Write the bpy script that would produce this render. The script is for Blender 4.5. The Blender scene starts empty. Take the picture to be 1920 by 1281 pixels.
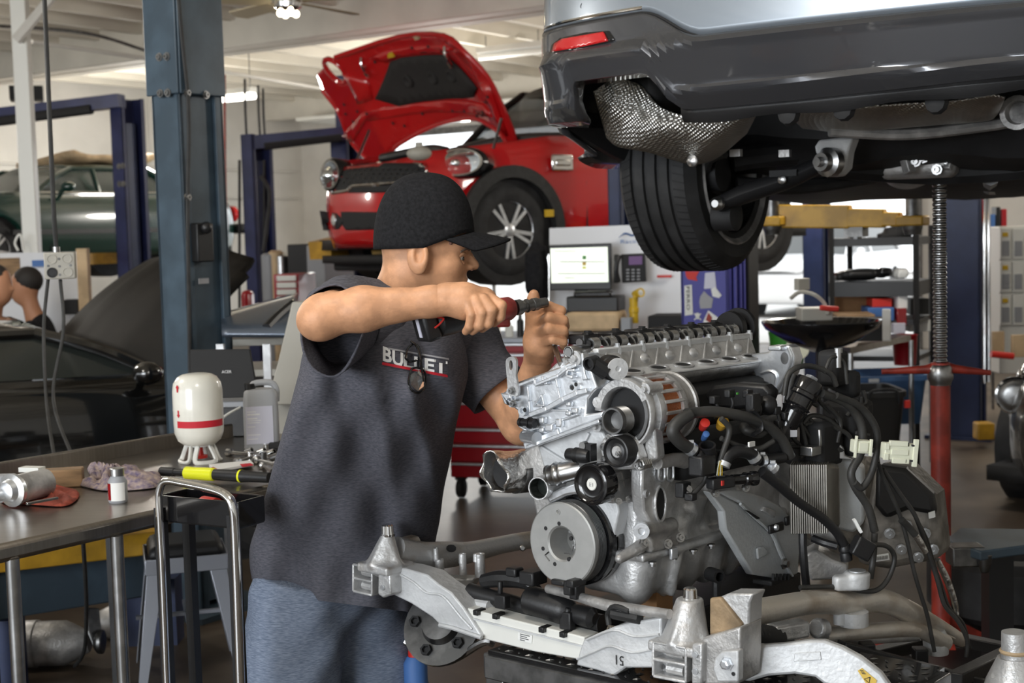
import bpy, bmesh, math, random
import numpy as np
from mathutils import Vector, Matrix
from mathutils.bvhtree import BVHTree
random.seed(7); rng = np.random.RandomState(7)
SC = bpy.context.scene
COL = SC.collection
# ------------------------------------------------------------------ camera, world, lights, exposure
FPX, CAMH = 2667.0, 1.55
_p, _r = math.radians(4.35), math.radians(1.6)
F_ = np.array([0, math.cos(_p), -math.sin(_p)])
_R0 = np.array([1.0, 0, 0]); _U0 = np.cross(_R0, F_)
R_ = _R0*math.cos(_r)-_U0*math.sin(_r); U_ = np.cross(R_, F_)
C_ = np.array([0, 0, CAMH])
cam = bpy.data.cameras.new('camera'); cam_o = bpy.data.objects.new('camera', cam); COL.objects.link(cam_o)
cam.sensor_width = 36.0; cam.lens = FPX/1920*36.0; cam.clip_end = 200
m3 = Matrix(((R_[0], U_[0], -F_[0]), (R_[1], U_[1], -F_[1]), (R_[2], U_[2], -F_[2])))
cam_o.matrix_world = Matrix.Translation(C_) @ m3.to_4x4()
cam.dof.use_dof = True; cam.dof.focus_distance = 2.98; cam.dof.aperture_fstop = 6.3
SC.camera = cam_o
vs = SC.view_settings
vs.view_transform = 'Standard'; vs.look = 'None'; vs.gamma = 1.0; vs.use_curve_mapping = False; vs.exposure = 0.22
W = bpy.data.worlds.new('world'); SC.world = W; W.use_nodes = True
wn = W.node_tree.nodes; wn.clear()
bg = wn.new('ShaderNodeBackground'); wo = wn.new('ShaderNodeOutputWorld')
bg.inputs[0].default_value = (0.93, 0.97, 1.0, 1); bg.inputs[1].default_value = 2.2
W.node_tree.links.new(bg.outputs[0], wo.inputs[0])

def area_light(name, loc, target, sx, sy, power, col=(1, 1, 1)):
    l = bpy.data.lights.new(name, 'AREA'); l.shape = 'RECTANGLE'; l.size = sx; l.size_y = sy
    l.energy = power; l.color = col
    o = bpy.data.objects.new(name, l); COL.objects.link(o); o.location = loc
    o.rotation_euler = (Vector(target)-Vector(loc)).to_track_quat('-Z', 'Y').to_euler()
    return o
# daylight through the bay door behind left; added lights brighten the rest
area_light('daylight_panel', (-4.6, -3.2, 2.3), (0.2, 3.2, 1.2), 4.2, 2.8, 340, (0.90, 0.95, 1.0))
area_light('daylight_panel', (4.6, -2.6, 2.0), (0.4, 3.2, 1.0), 3.6, 2.6, 380, (0.90, 0.95, 1.0))  # added to brighten the engine's right-facing sides
def fill_ball(loc, power, col=(1, .95, .87), r=.22):
    l = bpy.data.lights.new('room_fill', 'POINT'); l.energy = power; l.color = col; l.shadow_soft_size = r
    o = bpy.data.objects.new('room_fill', l); COL.objects.link(o); o.location = loc
for x, y, p_ in ((-5.6, 11.5, 70), (-4.2, 17.0, 150), (-.6, 16, 130), (2.5, 12.5, 110), (-3.6, 7.6, 60), (2.0, 7.4, 60), (5.5, 11, 100), (-2.6, 4.4, 38), (1.0, 4.2, 34), (-.5, 2.3, 40)): fill_ball((x, y, 2.55), p_)  # unseen point lights added to lift the room and top highlights

# ------------------------------------------------------------------ helpers
def V3(*a): return np.array(a, float)
def nrm(v): v = np.asarray(v, float); return v/np.linalg.norm(v)
def ray(x, y): return F_+R_*(x-960)/FPX-U_*(y-640.5)/FPX
def at(x, y, Y):
    "point of the place seen at (x, y) of the photograph, Y metres deep"
    d = ray(x, y); return C_+d*(Y/d[1])
def hit(x, y, P, n):
    "point where the line of sight through (x, y) meets a plane of the place"
    d = ray(x, y); return C_+d*(float((np.asarray(P)-C_)@n)/float(d@n))

MATS = {}
def mat(name, col, rough=.5, metal=0.0, var=0.0, vs_=8.0, bump=0.0, bs=60.0, coat=0.0, trans=0.0, emit=0.0,
        col2=None, stretch=None, thr=(.42, .62), spec=.5, alpha=1.0):
    m = bpy.data.materials.new(name); m.use_nodes = True
    nt = m.node_tree; N = nt.nodes; L = nt.links
    b = N['Principled BSDF']
    c4 = (*col, 1)
    b.inputs['Base Color'].default_value = c4
    b.inputs['Roughness'].default_value = rough; b.inputs['Metallic'].default_value = metal
    b.inputs['Coat Weight'].default_value = coat; b.inputs['Coat Roughness'].default_value = .04
    b.inputs['Transmission Weight'].default_value = trans
    b.inputs['Specular IOR Level'].default_value = spec
    b.inputs['Alpha'].default_value = alpha
    if emit > 0:
        b.inputs['Emission Color'].default_value = c4; b.inputs['Emission Strength'].default_value = emit
    if var > 0 or col2 or bump > 0:
        tc = N.new('ShaderNodeTexCoord'); mp = N.new('ShaderNodeMapping')
        L.new(tc.outputs['Object'], mp.inputs[0])
        if stretch: mp.inputs['Scale'].default_value = stretch
    if var > 0 or col2:
        nz = N.new('ShaderNodeTexNoise'); nz.inputs['Scale'].default_value = vs_; nz.inputs['Detail'].default_value = 5
        L.new(mp.outputs[0], nz.inputs[0])
        cr = N.new('ShaderNodeValToRGB')
        cr.color_ramp.elements[0].position = thr[0]; cr.color_ramp.elements[1].position = thr[1]
        if col2: a_, b_ = col, col2
        else:
            a_ = tuple(max(0, c*(1-var)) for c in col); b_ = tuple(min(1, c*(1+var)) for c in col)
        cr.color_ramp.elements[0].color = (*a_, 1); cr.color_ramp.elements[1].color = (*b_, 1)
        L.new(nz.outputs[0], cr.inputs[0]); L.new(cr.outputs[0], b.inputs['Base Color'])
    if bump > 0:
        nb = N.new('ShaderNodeTexNoise'); nb.inputs['Scale'].default_value = bs; nb.inputs['Detail'].default_value = 3
        L.new(mp.outputs[0], nb.inputs[0])
        bn = N.new('ShaderNodeBump'); bn.inputs['Strength'].default_value = bump; bn.inputs['Distance'].default_value = .01
        L.new(nb.outputs[0], bn.inputs['Height']); L.new(bn.outputs[0], b.inputs['Normal'])
    MATS[name] = m; return m

class MB:
    "collects shapes; build() links them as one mesh object"
    def __init__(s): s.v = []; s.f = []; s.n = 0
    def add(s, V, Fs):
        V = np.asarray(V, float).reshape(-1, 3)
        s.v.append(V); s.f += [tuple(i+s.n for i in f) for f in Fs]; s.n += len(V); return s
    def box(s, c, size, ax=None, taper=1.0):
        ax = np.eye(3) if ax is None else np.asarray(ax)
        h = np.asarray(size, float)/2; V = []
        for z in (-1, 1):
            t = taper if z > 0 else 1.0
            for x, y in ((-1, -1), (1, -1), (1, 1), (-1, 1)):
                V.append(np.asarray(c)+ax[0]*x*h[0]*t+ax[1]*y*h[1]*t+ax[2]*z*h[2])
        return s.add(V, [(3, 2, 1, 0), (4, 5, 6, 7), (0, 1, 5, 4), (1, 2, 6, 5), (2, 3, 7, 6), (3, 0, 4, 7)])
    def seg(s, p, q, w, h, up=(0, 0, 1)):
        "square bar from p to q"
        p = np.asarray(p, float); q = np.asarray(q, float); d = q-p; L_ = np.linalg.norm(d); d = d/L_
        x = np.cross(up, d)
        if np.linalg.norm(x) < 1e-4: x = np.cross((0, 1, 0), d)
        x = nrm(x); y = np.cross(d, x)
        return s.box((p+q)/2, (w, h, L_), (x, y, d))
    def prism(s, pts, vec):
        P = [np.asarray(p, float) for p in pts]; n = len(P); vec = np.asarray(vec, float)
        nn = sum((np.cross(P[i]-P[0], P[(i+1) % n]-P[0]) for i in range(n)), np.zeros(3))
        if nn@vec > 0: P = P[::-1]
        V = P+[p+vec for p in P]
        Fs = [tuple(range(n)), tuple(range(2*n-1, n-1, -1))]+[(i, n+i, n+(i+1) % n, (i+1) % n) for i in range(n)]
        Fs = [f if k < 2 else f[::-1] for k, f in enumerate(Fs)]
        return s.add(V, [f[::-1] for f in Fs] if False else Fs)
    def grid(s, G, closed_u=False, closed_v=False, cap=False):
        "G[i][j] points"
        G = np.asarray(G, float); nu, nv = G.shape[:2]; Fs = []
        for i in range(nu if closed_u else nu-1):
            for j in range(nv if closed_v else nv-1):
                a, b_ = i, (i+1) % nu; c, d = j, (j+1) % nv
                Fs.append((a*nv+c, b_*nv+c, b_*nv+d, a*nv+d))
        if cap: Fs += [tuple(range(nv)), tuple((nu-1)*nv+j for j in range(nv-1, -1, -1))]
        return s.add(G.reshape(-1, 3), Fs)
    def tube(s, pts, r, n=10, cap=True, smooth=0, flat=1.0):
        P = np.array([np.asarray(p, float) for p in pts])
        rr = np.full(len(P), r, float) if np.isscalar(r) else np.asarray(r, float)
        if smooth: P, rr = spline(P, rr, smooth)
        n_ = len(P); T = np.gradient(P, axis=0); T /= np.linalg.norm(T, axis=1)[:, None]+1e-12
        up = np.array([0, 0, 1.0])
        if abs(T[0]@up) > .9: up = np.array([0, 1.0, 0])
        x = nrm(np.cross(up, T[0])); G = []
        for i in range(n_):
            x = x-T[i]*(x@T[i]); x = nrm(x); y = np.cross(T[i], x)
            G.append([P[i]+rr[i]*(x*math.cos(t)+y*math.sin(t)*flat) for t in np.linspace(0, 2*math.pi, n, endpoint=False)])
        return s.grid(G, closed_v=True, cap=cap)
    def lathe(s, o, ax, prof, n=28, cap=True):
        "prof: (height along ax, radius)"
        ax = nrm(ax); x = np.cross(ax, (0, 0, 1))
        if np.linalg.norm(x) < 1e-3: x = np.array([1.0, 0, 0])
        x = nrm(x); y = np.cross(ax, x)
        G = [[np.asarray(o)+ax*h+r*(x*math.cos(t)+y*math.sin(t)) for t in np.linspace(0, 2*math.pi, n, endpoint=False)] for h, r in prof]
        return s.grid(G, closed_v=True, cap=cap)
    def cyl(s, p, q, r, n=16, r2=None):
        d = np.asarray(q, float)-np.asarray(p, float)
        return s.lathe(p, d, [(0, r), (np.linalg.norm(d), r if r2 is None else r2)], n)
    def ball(s, c, r, n=12, ax=None):
        r = np.full(3, r) if np.isscalar(r) else np.asarray(r, float); ax = np.eye(3) if ax is None else np.asarray(ax)
        G = []
        for i in range(n+1):
            ph = math.pi*i/n; G.append([np.asarray(c)+ax[0]*r[0]*math.sin(ph)*math.cos(t)+ax[1]*r[1]*math.sin(ph)*math.sin(t)+ax[2]*r[2]*math.cos(ph)
                                       for t in np.linspace(0, 2*math.pi, 2*n, endpoint=False)])
        return s.grid(G, closed_v=True)
    def bolt(s, c, ax, r, h):
        ax = nrm(ax); return s.lathe(c, ax, [(-h*.2, r*1.5), (h*.25, r*1.5), (h*.25, r), (h, r*.95), (h, r*.4), (h*.6, r*.4)], 8)
    def build(s, name, m, parent=None, smooth=35, bevel=0.0, solid=0.0, sub=0, fix=True):
        me = bpy.data.meshes.new(name)
        V = np.concatenate(s.v) if s.v else np.zeros((0, 3))
        me.from_pydata(V.tolist(), [], s.f); me.validate(clean_customdata=False)
        if fix:
            bm = bmesh.new(); bm.from_mesh(me)
            if fix == 'weld': bmesh.ops.remove_doubles(bm, verts=bm.verts, dist=1e-5)
            bmesh.ops.recalc_face_normals(bm, faces=bm.faces); bm.to_mesh(me); bm.free()
        return link(name, me, m, parent, smooth, bevel, solid, sub)

def link(name, me, m, parent=None, smooth=35, bevel=0.0, solid=0.0, sub=0):
    if m is not None: me.materials.append(MATS[m] if isinstance(m, str) else m)
    if smooth:
        me.shade_smooth()
        if smooth < 180: me.set_sharp_from_angle(angle=math.radians(smooth))
    o = bpy.data.objects.new(name, me); COL.objects.link(o)
    if solid:
        md = o.modifiers.new('solid', 'SOLIDIFY'); md.thickness = solid; md.offset = 0
    if bevel:
        md = o.modifiers.new('bevel', 'BEVEL'); md.width = bevel; md.segments = 2; md.limit_method = 'ANGLE'; md.angle_limit = math.radians(40)
        md.harden_normals = False
    if sub:
        md = o.modifiers.new('sub', 'SUBSURF'); md.levels = sub; md.render_levels = sub
    adopt(o, parent); return o
def adopt(o, parent):
    if parent is not None:
        o.parent = parent
        if parent.type == 'EMPTY':
            q = parent
            o.matrix_parent_inverse = q.matrix_basis.inverted()
def thing(name, label, cat, loc=(0, 0, 0), group=None):
    o = bpy.data.objects.new(name, None); COL.objects.link(o); o.location = loc
    o.empty_display_size = .1; return tag(o, label, cat, group)
def tag(o, label, cat, group=None):
    o['label'] = label; o['category'] = cat
    if group: o['group'] = group
    return o
def struct(o): o['kind'] = 'structure'; return o
def stuff(o): o['kind'] = 'stuff'; return o
def dup(root, off, label=None):
    def cp(o, par):
        c = o.copy(); COL.objects.link(c)
        if par is not None: c.parent = par
        for ch in o.children: cp(ch, c)
        return c
    kids = list(root.children)
    r = root.copy(); COL.objects.link(r); r.location = Vector(root.location)+Vector(off)
    for ch in kids: cp(ch, r)
    if label: r['label'] = label
    return r

def spline(P, rr, k):
    P = np.asarray(P, float); n = len(P); out = []; ro = []
    Q = np.vstack([2*P[0]-P[1], P, 2*P[-1]-P[-2]]); rq = np.concatenate([[rr[0]], rr, [rr[-1]]])
    for i in range(n-1):
        for t in np.linspace(0, 1, k, endpoint=False):
            a, b_, c, d = Q[i:i+4]
            out.append(.5*((2*b_)+(-a+c)*t+(2*a-5*b_+4*c-d)*t*t+(-a+3*b_-3*c+d)*t**3))
            ro.append(rq[i+1]*(1-t)+rq[i+2]*t)
    out.append(P[-1]); ro.append(rr[-1]); return np.array(out), np.array(ro)

def text_pts(body, o, x, y, h, thick=.0008, name='lettering', m='ink_black', parent=None, width=None, conform=None, bold=0.0):
    "lettering at origin o, running along x with height h along y"
    cu = bpy.data.curves.new('t', 'FONT'); cu.body = body; cu.size = 1.0; cu.resolution_u = 2; cu.offset = bold
    to = bpy.data.objects.new('t', cu); COL.objects.link(to)
    dg = bpy.context.evaluated_depsgraph_get(); me = bpy.data.meshes.new_from_object(to.evaluated_get(dg))
    bpy.data.objects.remove(to); bpy.data.curves.remove(cu)
    P = np.array([v.co[:] for v in me.vertices])
    P[:, 0] -= P[:, 0].min(); P[:, 1] -= P[:, 1].min()
    sy = h/max(P[:, 1].max(), 1e-6); sx = sy if width is None else width/P[:, 0].max()
    x = nrm(x); y = nrm(y); n = np.cross(x, y)
    Q = np.asarray(o)+P[:, :1]*sx*x+P[:, 1:2]*sy*y+n*thick
    if conform is not None: Q = conform(Q)
    for v, q in zip(me.vertices, Q): v.co = q
    return link(name, me, m, parent, smooth=0)

# ---- signed distance modelling for cast, soft and grown shapes
def nets(fn, lo, hi, h):
    lo = np.asarray(lo, float); hi = np.asarray(hi, float)
    n = np.ceil((hi-lo)/h).astype(int)+1
    ax = [(lo[i]+h*np.arange(n[i])).astype(np.float32) for i in range(3)]
    X, Y, Z = np.meshgrid(*ax, indexing='ij')
    v = fn((X, Y, Z)).astype(np.float32); s = v < 0
    c8 = [(a, b_, c) for a in (0, 1) for b_ in (0, 1) for c in (0, 1)]
    nx, ny, nz = v.shape
    cnt = sum(s[a:nx-1+a, b_:ny-1+b_, c:nz-1+c].astype(np.int8) for a, b_, c in c8)
    I, J, K = np.nonzero((cnt > 0) & (cnt < 8))
    cv = np.array([v[I+a, J+b_, K+c] for a, b_, c in c8]); off = np.array(c8, float)
    acc = np.zeros((len(I), 3)); num = np.zeros(len(I))
    for i in range(8):
        for j in range(i+1, 8):
            if abs(off[i]-off[j]).sum() != 1: continue
            cr = (cv[i] < 0) != (cv[j] < 0)
            t = np.where(cr, cv[i]/np.where(cr, cv[i]-cv[j], 1), 0)
            acc += np.where(cr[:, None], off[i]+(off[j]-off[i])*t[:, None], 0); num += cr
    P = lo+h*(np.stack([I, J, K], 1)+acc/num[:, None])
    idm = np.full((nx-1, ny-1, nz-1), -1, np.int64); idm[I, J, K] = np.arange(len(I))
    Fs = []
    for axis in range(3):
        sl0 = [slice(1, -1)]*3; sl1 = [slice(1, -1)]*3
        sl0[axis] = slice(0, -1); sl1[axis] = slice(1, None)
        a = s[tuple(sl0)]; b_ = s[tuple(sl1)]
        q = np.nonzero(a != b_); base = [q[0]+1, q[1]+1, q[2]+1]; base[axis] = q[axis]
        u, w = [(1, 2), (2, 0), (0, 1)][axis]
        def cell(du, dw):
            d = [base[0].copy(), base[1].copy(), base[2].copy()]; d[u] -= du; d[w] -= dw; return idm[d[0], d[1], d[2]]
        quad = np.stack([cell(1, 1), cell(0, 1), cell(0, 0), cell(1, 0)], 1)
        fl = ~a[q]; quad[fl] = quad[fl][:, ::-1]; Fs.append(quad)
    Fq = np.concatenate(Fs); Fq = Fq[(Fq >= 0).all(1)]
    return P, Fq
def sdf_obj(name, fn, lo, hi, h, m, parent=None, relax=0, smooth=180, warp=None):
    P, Fq = nets(fn, lo, hi, h)
    if relax:
        E = np.concatenate([Fq[:, [0, 1]], Fq[:, [1, 2]], Fq[:, [2, 3]], Fq[:, [3, 0]]])
        for _ in range(relax):
            acc = np.zeros_like(P); c = np.zeros(len(P))
            np.add.at(acc, E[:, 0], P[E[:, 1]]); np.add.at(acc, E[:, 1], P[E[:, 0]]); np.add.at(c, E[:, 0], 1); np.add.at(c, E[:, 1], 1)
            P = P*.5+.5*acc/np.maximum(c, 1)[:, None]
    if warp is not None: P = warp(P)
    me = bpy.data.meshes.new(name)
    me.vertices.add(len(P)); me.vertices.foreach_set('co', P.astype(np.float32).ravel())
    me.loops.add(len(Fq)*4); me.loops.foreach_set('vertex_index', Fq.astype(np.int32).ravel())
    me.polygons.add(len(Fq)); me.polygons.foreach_set('loop_start', np.arange(0, len(Fq)*4, 4, dtype=np.int32))
    me.polygons.foreach_set('loop_total', np.full(len(Fq), 4, np.int32)); me.update(); me.validate()
    return link(name, me, m, parent, smooth=smooth)
def s_cone(p, a, b, r1, r2):
    a = np.asarray(a, float); b = np.asarray(b, float); d = b-a; L2 = float(d@d)+1e-12
    q = [p[i]-np.float32(a[i]) for i in range(3)]
    t = np.clip((q[0]*d[0]+q[1]*d[1]+q[2]*d[2])/L2, 0, 1)
    return np.sqrt(sum((q[i]-t*np.float32(d[i]))**2 for i in range(3)))-(r1+(r2-r1)*t)
def s_local(p, c, ax):
    q = [p[i]-np.float32(c[i]) for i in range(3)]
    if ax is None: return q
    return [sum(q[i]*np.float32(ax[k][i]) for i in range(3)) for k in range(3)]
def s_ell(p, c, r, ax=None):
    q = s_local(p, c, ax); k0 = np.sqrt(sum((q[i]/r[i])**2 for i in range(3))); return (k0-1)*min(r)*.6+(k0-1)*(sum(r)/3)*.4
def s_box(p, c, half, ax=None, r=.01):
    q = s_local(p, c, ax); d = [np.abs(q[i])-(half[i]-r) for i in range(3)]
    return np.sqrt(sum(np.maximum(e, 0)**2 for e in d))+np.minimum(np.maximum(np.maximum(d[0], d[1]), d[2]), 0)-r
def s_cyl(p, a, b, r, e=.004):
    a = np.asarray(a, float); d = np.asarray(b, float)-a; L_ = np.linalg.norm(d); d = d/L_
    q = [p[i]-np.float32(a[i]) for i in range(3)]; t = sum(q[i]*np.float32(d[i]) for i in range(3))
    rad = np.sqrt(np.maximum(sum(q[i]**2 for i in range(3))-t*t, 0))
    dx = rad-(r-e); dy = np.abs(t-L_/2)-(L_/2-e)
    return np.sqrt(np.maximum(dx, 0)**2+np.maximum(dy, 0)**2)+np.minimum(np.maximum(dx, dy), 0)-e
def su(a, b, k=.02):
    h = np.clip(.5+.5*(b-a)/k, 0, 1); return b*(1-h)+a*h-k*h*(1-h)
def sdiff(a, b, k=.005): return -su(-a, b, k)
def chain(p, pts, rr, k=.01):
    d = None
    for i in range(len(pts)-1):
        e = s_cone(p, pts[i], pts[i+1], rr[i], rr[i+1]); d = e if d is None else su(d, e, k)
    return d
# ------------------------------------------------------------------ materials
mat('wall_paint', (.62, .60, .56), .7, var=.04, vs_=2)
mat('ceiling_paint', (.70, .66, .58), .75, var=.05, vs_=1.5)
mat('beam_paint', (.70, .67, .60), .7, var=.06, vs_=2)
mat('concrete', (.065, .048, .034), .42, vs_=1.6, bump=.05, bs=30, col2=(.12, .095, .07), spec=.22)
mat('pavement', (.55, .54, .52), .9)
mat('post_slate', (.055, .085, .115), .42, var=.18, vs_=6)
mat('post_blue', (.028, .034, .10), .4, var=.15, vs_=5)
mat('post_violet', (.075, .075, .32), .4)
mat('post_navy', (.022, .035, .095), .42, var=.1)
mat('black_plastic', (.012, .012, .013), .42, bump=.05, bs=150)
mat('black_gloss', (.008, .008, .009), .12, coat=.5)
mat('black_matt', (.014, .014, .015), .75)
mat('black_rubber', (.022, .022, .022), .62, var=.25, vs_=20, bump=.06, bs=90)
mat('hose_rubber', (.035, .034, .032), .5, var=.3, vs_=15)
mat('tyre_rubber', (.021, .021, .022), .7, var=.3, vs_=12, bump=.05, bs=120)
mat('chrome', (.85, .85, .85), .08, 1.0)
mat('steel', (.42, .42, .42), .3, 1.0, var=.15, vs_=20)
mat('steel_dark', (.2, .2, .2), .4, 1.0, var=.25, vs_=20)
mat('stainless', (.33, .30, .265), .30, 1.0, var=.06, vs_=5, stretch=(1, 30, 1), bump=.02, bs=80)
mat('alu_bright', (.80, .83, .87), .32, .85, var=.08, vs_=25, bump=.045, bs=110)
mat('alu_cast', (.58, .58, .58), .40, .55, var=.2, vs_=18, bump=.16, bs=140)
mat('alu_dull', (.44, .43, .42), .44, .5, var=.28, vs_=14, bump=.18, bs=120)
mat('alu_dirty', (.56, .56, .56), .48, .6, col2=(.36, .27, .18), vs_=9, thr=(.50, .72), bump=.18, bs=110)
mat('alu_rail', (.66, .62, .56), .40, .55, col2=(.34, .25, .16), vs_=7, thr=(.50, .75), bump=.15, bs=90)
mat('alu_painted', (.62, .63, .64), .5, .3, var=.1, vs_=12, bump=.15, bs=90)
mat('damper_face', (.42, .42, .41), .5, .7, var=.04, vs_=30)
mat('foil', (.75, .74, .72), .28, 1.0, bump=.6, bs=45, var=.15, vs_=12)
mat('copper', (.55, .19, .07), .4, .8, bump=.6, bs=220)
mat('trans_case', (.23, .215, .195), .5, .35, var=.35, vs_=14, bump=.2, bs=80)
mat('bracket_grey', (.54, .56, .57), .5, .25, col2=(.30, .24, .18), vs_=6, thr=(.55, .75), bump=.14, bs=120)
mat('fin_steel', (.30, .285, .26), .4, .8, var=.2, vs_=10)
mat('red_paint', (.56, .010, .012), .22, coat=1.0)
mat('red_dark', (.26, .008, .012), .18, coat=1.0)
mat('red_chest', (.36, .008, .016), .28, coat=.4)
mat('red_worn', (.30, .035, .022), .42, var=.25, vs_=18)
mat('red_plastic', (.60, .03, .02), .4)
mat('red_rag', (.30, .055, .03), .9, var=.3, vs_=20, bump=.3, bs=60)
mat('car_grey', (.085, .088, .098), .26, .55, coat=1.0)
mat('car_grey_skylit', (.30, .34, .39), .3, .55, coat=1.0)  # same paint as car_grey, bright sky reflection put into the colour
mat('car_green', (.003, .034, .026), .22, coat=1.0)
mat('car_black', (.004, .004, .004), .12, coat=1.0)
mat('car_white', (.85, .85, .86), .3, coat=.6)
mat('hood_under', (.009, .0075, .006), .62, var=.25, vs_=4, spec=.12)
mat('car_taupe', (.075, .068, .06), .25, .5, coat=1.0)
mat('car_silver', (.13, .16, .21), .35, .6, coat=.8)
mat('underbody', (.012, .012, .013), .65, var=.4, vs_=10)
mat('glass_dark', (.02, .024, .022), .06, spec=.8)
mat('glass_tint', (.05, .07, .065), .05, alpha=.55)
mat('glass_clear', (.9, .95, .95), .03, trans=.95)
mat('lamp_lens', (.85, .85, .80), .08, trans=.35)
mat('reflector_red', (.55, .012, .015), .15, coat=1.0, emit=.05)
mat('insulation', (.022, .02, .019), .8, bump=.3, bs=40)
mat('yellow_arm', (.52, .29, .025), .45, var=.2, vs_=7)
mat('yellow_bright', (.80, .82, .02), .35)
mat('yellow_paint', (.62, .40, .02), .4)
mat('white_plastic', (.74, .74, .70), .35)
mat('white_tank', (.80, .78, .70), .25, coat=.4, var=.04, vs_=10)
mat('white_board', (.74, .75, .78), .4)
mat('cream_plastic', (.76, .77, .62), .45)
mat('grey_plastic', (.30, .31, .33), .45)
mat('jug_grey', (.40, .41, .43), .45)
mat('grey_stool', (.36, .38, .43), .35, .4)
mat('dirt_brown', (.27, .19, .11), .6, .2, var=.35, vs_=14, bump=.2, bs=90)
mat('driver_red', (.30, .035, .03), .45, var=.3, vs_=30)
mat('grey_box', (.42, .40, .35), .5)
mat('paper', (.80, .80, .78), .8)
mat('label_lilac', (.62, .62, .72), .5)
mat('cardboard', (.30, .16, .07), .8, var=.12)
mat('wood', (.26, .16, .08), .7, var=.25, vs_=6, stretch=(1, 8, 8))
mat('wood_pale', (.55, .40, .24), .7, var=.15)
mat('tote_blue', (.06, .14, .30), .4)
mat('tote_black', (.018, .017, .016), .45)
mat('green_tub', (.05, .28, .03), .45)
mat('ink_black', (.015, .015, .018), .6)
mat('ink_white', (.82, .82, .82), .7)
mat('ink_red', (.55, .015, .03), .7)
mat('ink_blue', (.06, .16, .42), .6)
mat('ink_grey', (.36, .36, .38), .7)
mat('screen_glow', (.80, .86, .74), .4, emit=.75)
mat('screen_dim', (.12, .07, .16), .3, emit=.3)
mat('led_green', (.1, .9, .25), .4, emit=1.2)
mat('lamp_tube', (1.0, .96, .86), .5, emit=7.0)
mat('lamp_warm', (1.0, .86, .58), .5, emit=9.0)
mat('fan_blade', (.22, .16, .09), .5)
mat('fan_blade_lit', (.60, .52, .36), .4)  # lit copy of fan_blade, light painted into the colour
mat('skin', (.60, .31, .17), .5, var=.10, vs_=35, bump=.08, bs=220, spec=.4)
mat('skin_far', (.42, .20, .11), .55)
mat('hair_dark', (.015, .012, .010), .7, bump=.4, bs=80)
mat('eye_white', (.62, .57, .53), .25)
mat('iris', (.05, .045, .04), .1)
mat('brow', (.16, .11, .08), .8)
mat('stubble', (.38, .28, .24), .8)
mat('mole', (.22, .11, .08), .7)
def cloth(name, c1, c2, sc, st, rough=.95):
    m = mat(name, c1, rough, col2=c2, vs_=sc, stretch=st, thr=(.35, .68), bump=.12, bs=350, spec=.15); return m
cloth('tshirt_grey', (.068, .069, .083), (.124, .123, .145), 90, (1, 1, 6))
cloth('shorts_blue', (.12, .15, .215), (.25, .295, .38), 70, (1, 1, 9))
cloth('cap_black', (.010, .010, .011), (.018, .018, .02), 150, (1, 1, 1))
cloth('cloth_dark', (.012, .012, .014), (.02, .02, .022), 40, (1, 1, 1))
cloth('rag_pattern', (.48, .38, .32), (.16, .13, .22), 60, (1, 1, 1))
mat('seat_black', (.012, .012, .013), .5)
# ------------------------------------------------------------------ the setting
TH = math.radians(34)
bA = V3(math.sin(TH), math.cos(TH), 0); bB = V3(math.cos(TH), -math.sin(TH), 0); ZZ = V3(0, 0, 1)
AXB = np.array([bA, bB, ZZ])
corner = at(570, 400, 23.0); corner[2] = 0
def WB(t, z=0, s=0): return corner+bB*t+ZZ*z+bA*s      # along the far wall
m = MB(); m.box((0, 10, -.05), (70, 70, .1)); struct(m.build('floor', 'concrete'))
m = MB(); q = corner+bA*12+bB*8; m.box(q+ZZ*.006, (23.6, 40, .012), AXB); struct(m.build('pavement', 'pavement'))
m = MB()
for t0, t1, z0, z1 in ((-.2, 1.2, 0, 4), (1.2, 6.6, 3.1, 4), (6.6, 7.65, 0, 4), (7.65, 10.0, 3.1, 4), (10.0, 18, 0, 4)):
    m.box(WB((t0+t1)/2, (z0+z1)/2, .1), (.2, t1-t0, z1-z0), AXB)
struct(m.build('wall_back', 'wall_paint'))
m = MB(); m.box(corner-bA*14-bB*.1+ZZ*2, (28, .2, 4), AXB); struct(m.build('wall_left', 'wall_paint'))
m = MB(); m.box(WB(18, 2, -14), (28, .2, 4), AXB); struct(m.build('wall_right', 'wall_paint'))
for k, (t0, t1) in enumerate(((1.2, 6.6), (7.65, 10.0))):
    m = MB()
    for t in (t0, t1): m.box(WB(t, 1.55, -.03), (.1, .09, 3.1), AXB)
    m.box(WB((t0+t1)/2, 3.1, -.03), (.1, t1-t0+.1, .1), AXB)
    d = struct(m.build('door_%d' % (k+1), 'steel_dark'))
    for j in range(3):
        mm = MB(); mm.box(WB((t0+t1)/2, 3.3+.0*j, -.25-.5*j), (.46, t1-t0-.1, .05), AXB); mm.build('panel', 'white_plastic', d)
ZB = 3.40
ce = MB(); q = corner-bA*13+bB*8; ce.box(q+ZZ*4.0, (28, 22, .1), AXB); ceil_o = struct(ce.build('ceiling', 'ceiling_paint'))
jm = None
for k in range(33):
    q = corner-bA*13+bB*(-2.6+k*.64)+ZZ*3.80
    if jm is None:
        m = MB(); m.box(q, (28, .07, .30), AXB); jo = m.build('joist', 'ceiling_paint', ceil_o); jm = jo.data; q0 = q
    else:
        o = bpy.data.objects.new('joist', jm); COL.objects.link(o); o.parent = ceil_o; o.location = q-q0
nA = bA
for k, (x, y) in enumerate(((413, 92), (130, 138), (397, 236), (640, 196))):
    if k == 3: continue
    P = hit(x, y, (0, 0, ZB), ZZ); s = float((P-corner)@bA)
    m = MB(); m.box(corner+bA*(s+.1)+bB*8+ZZ*(ZB+.29), (.2, 22, .58), AXB)
    struct(m.build('trim_%d' % (k+1), 'beam_paint', bevel=.01))
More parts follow.
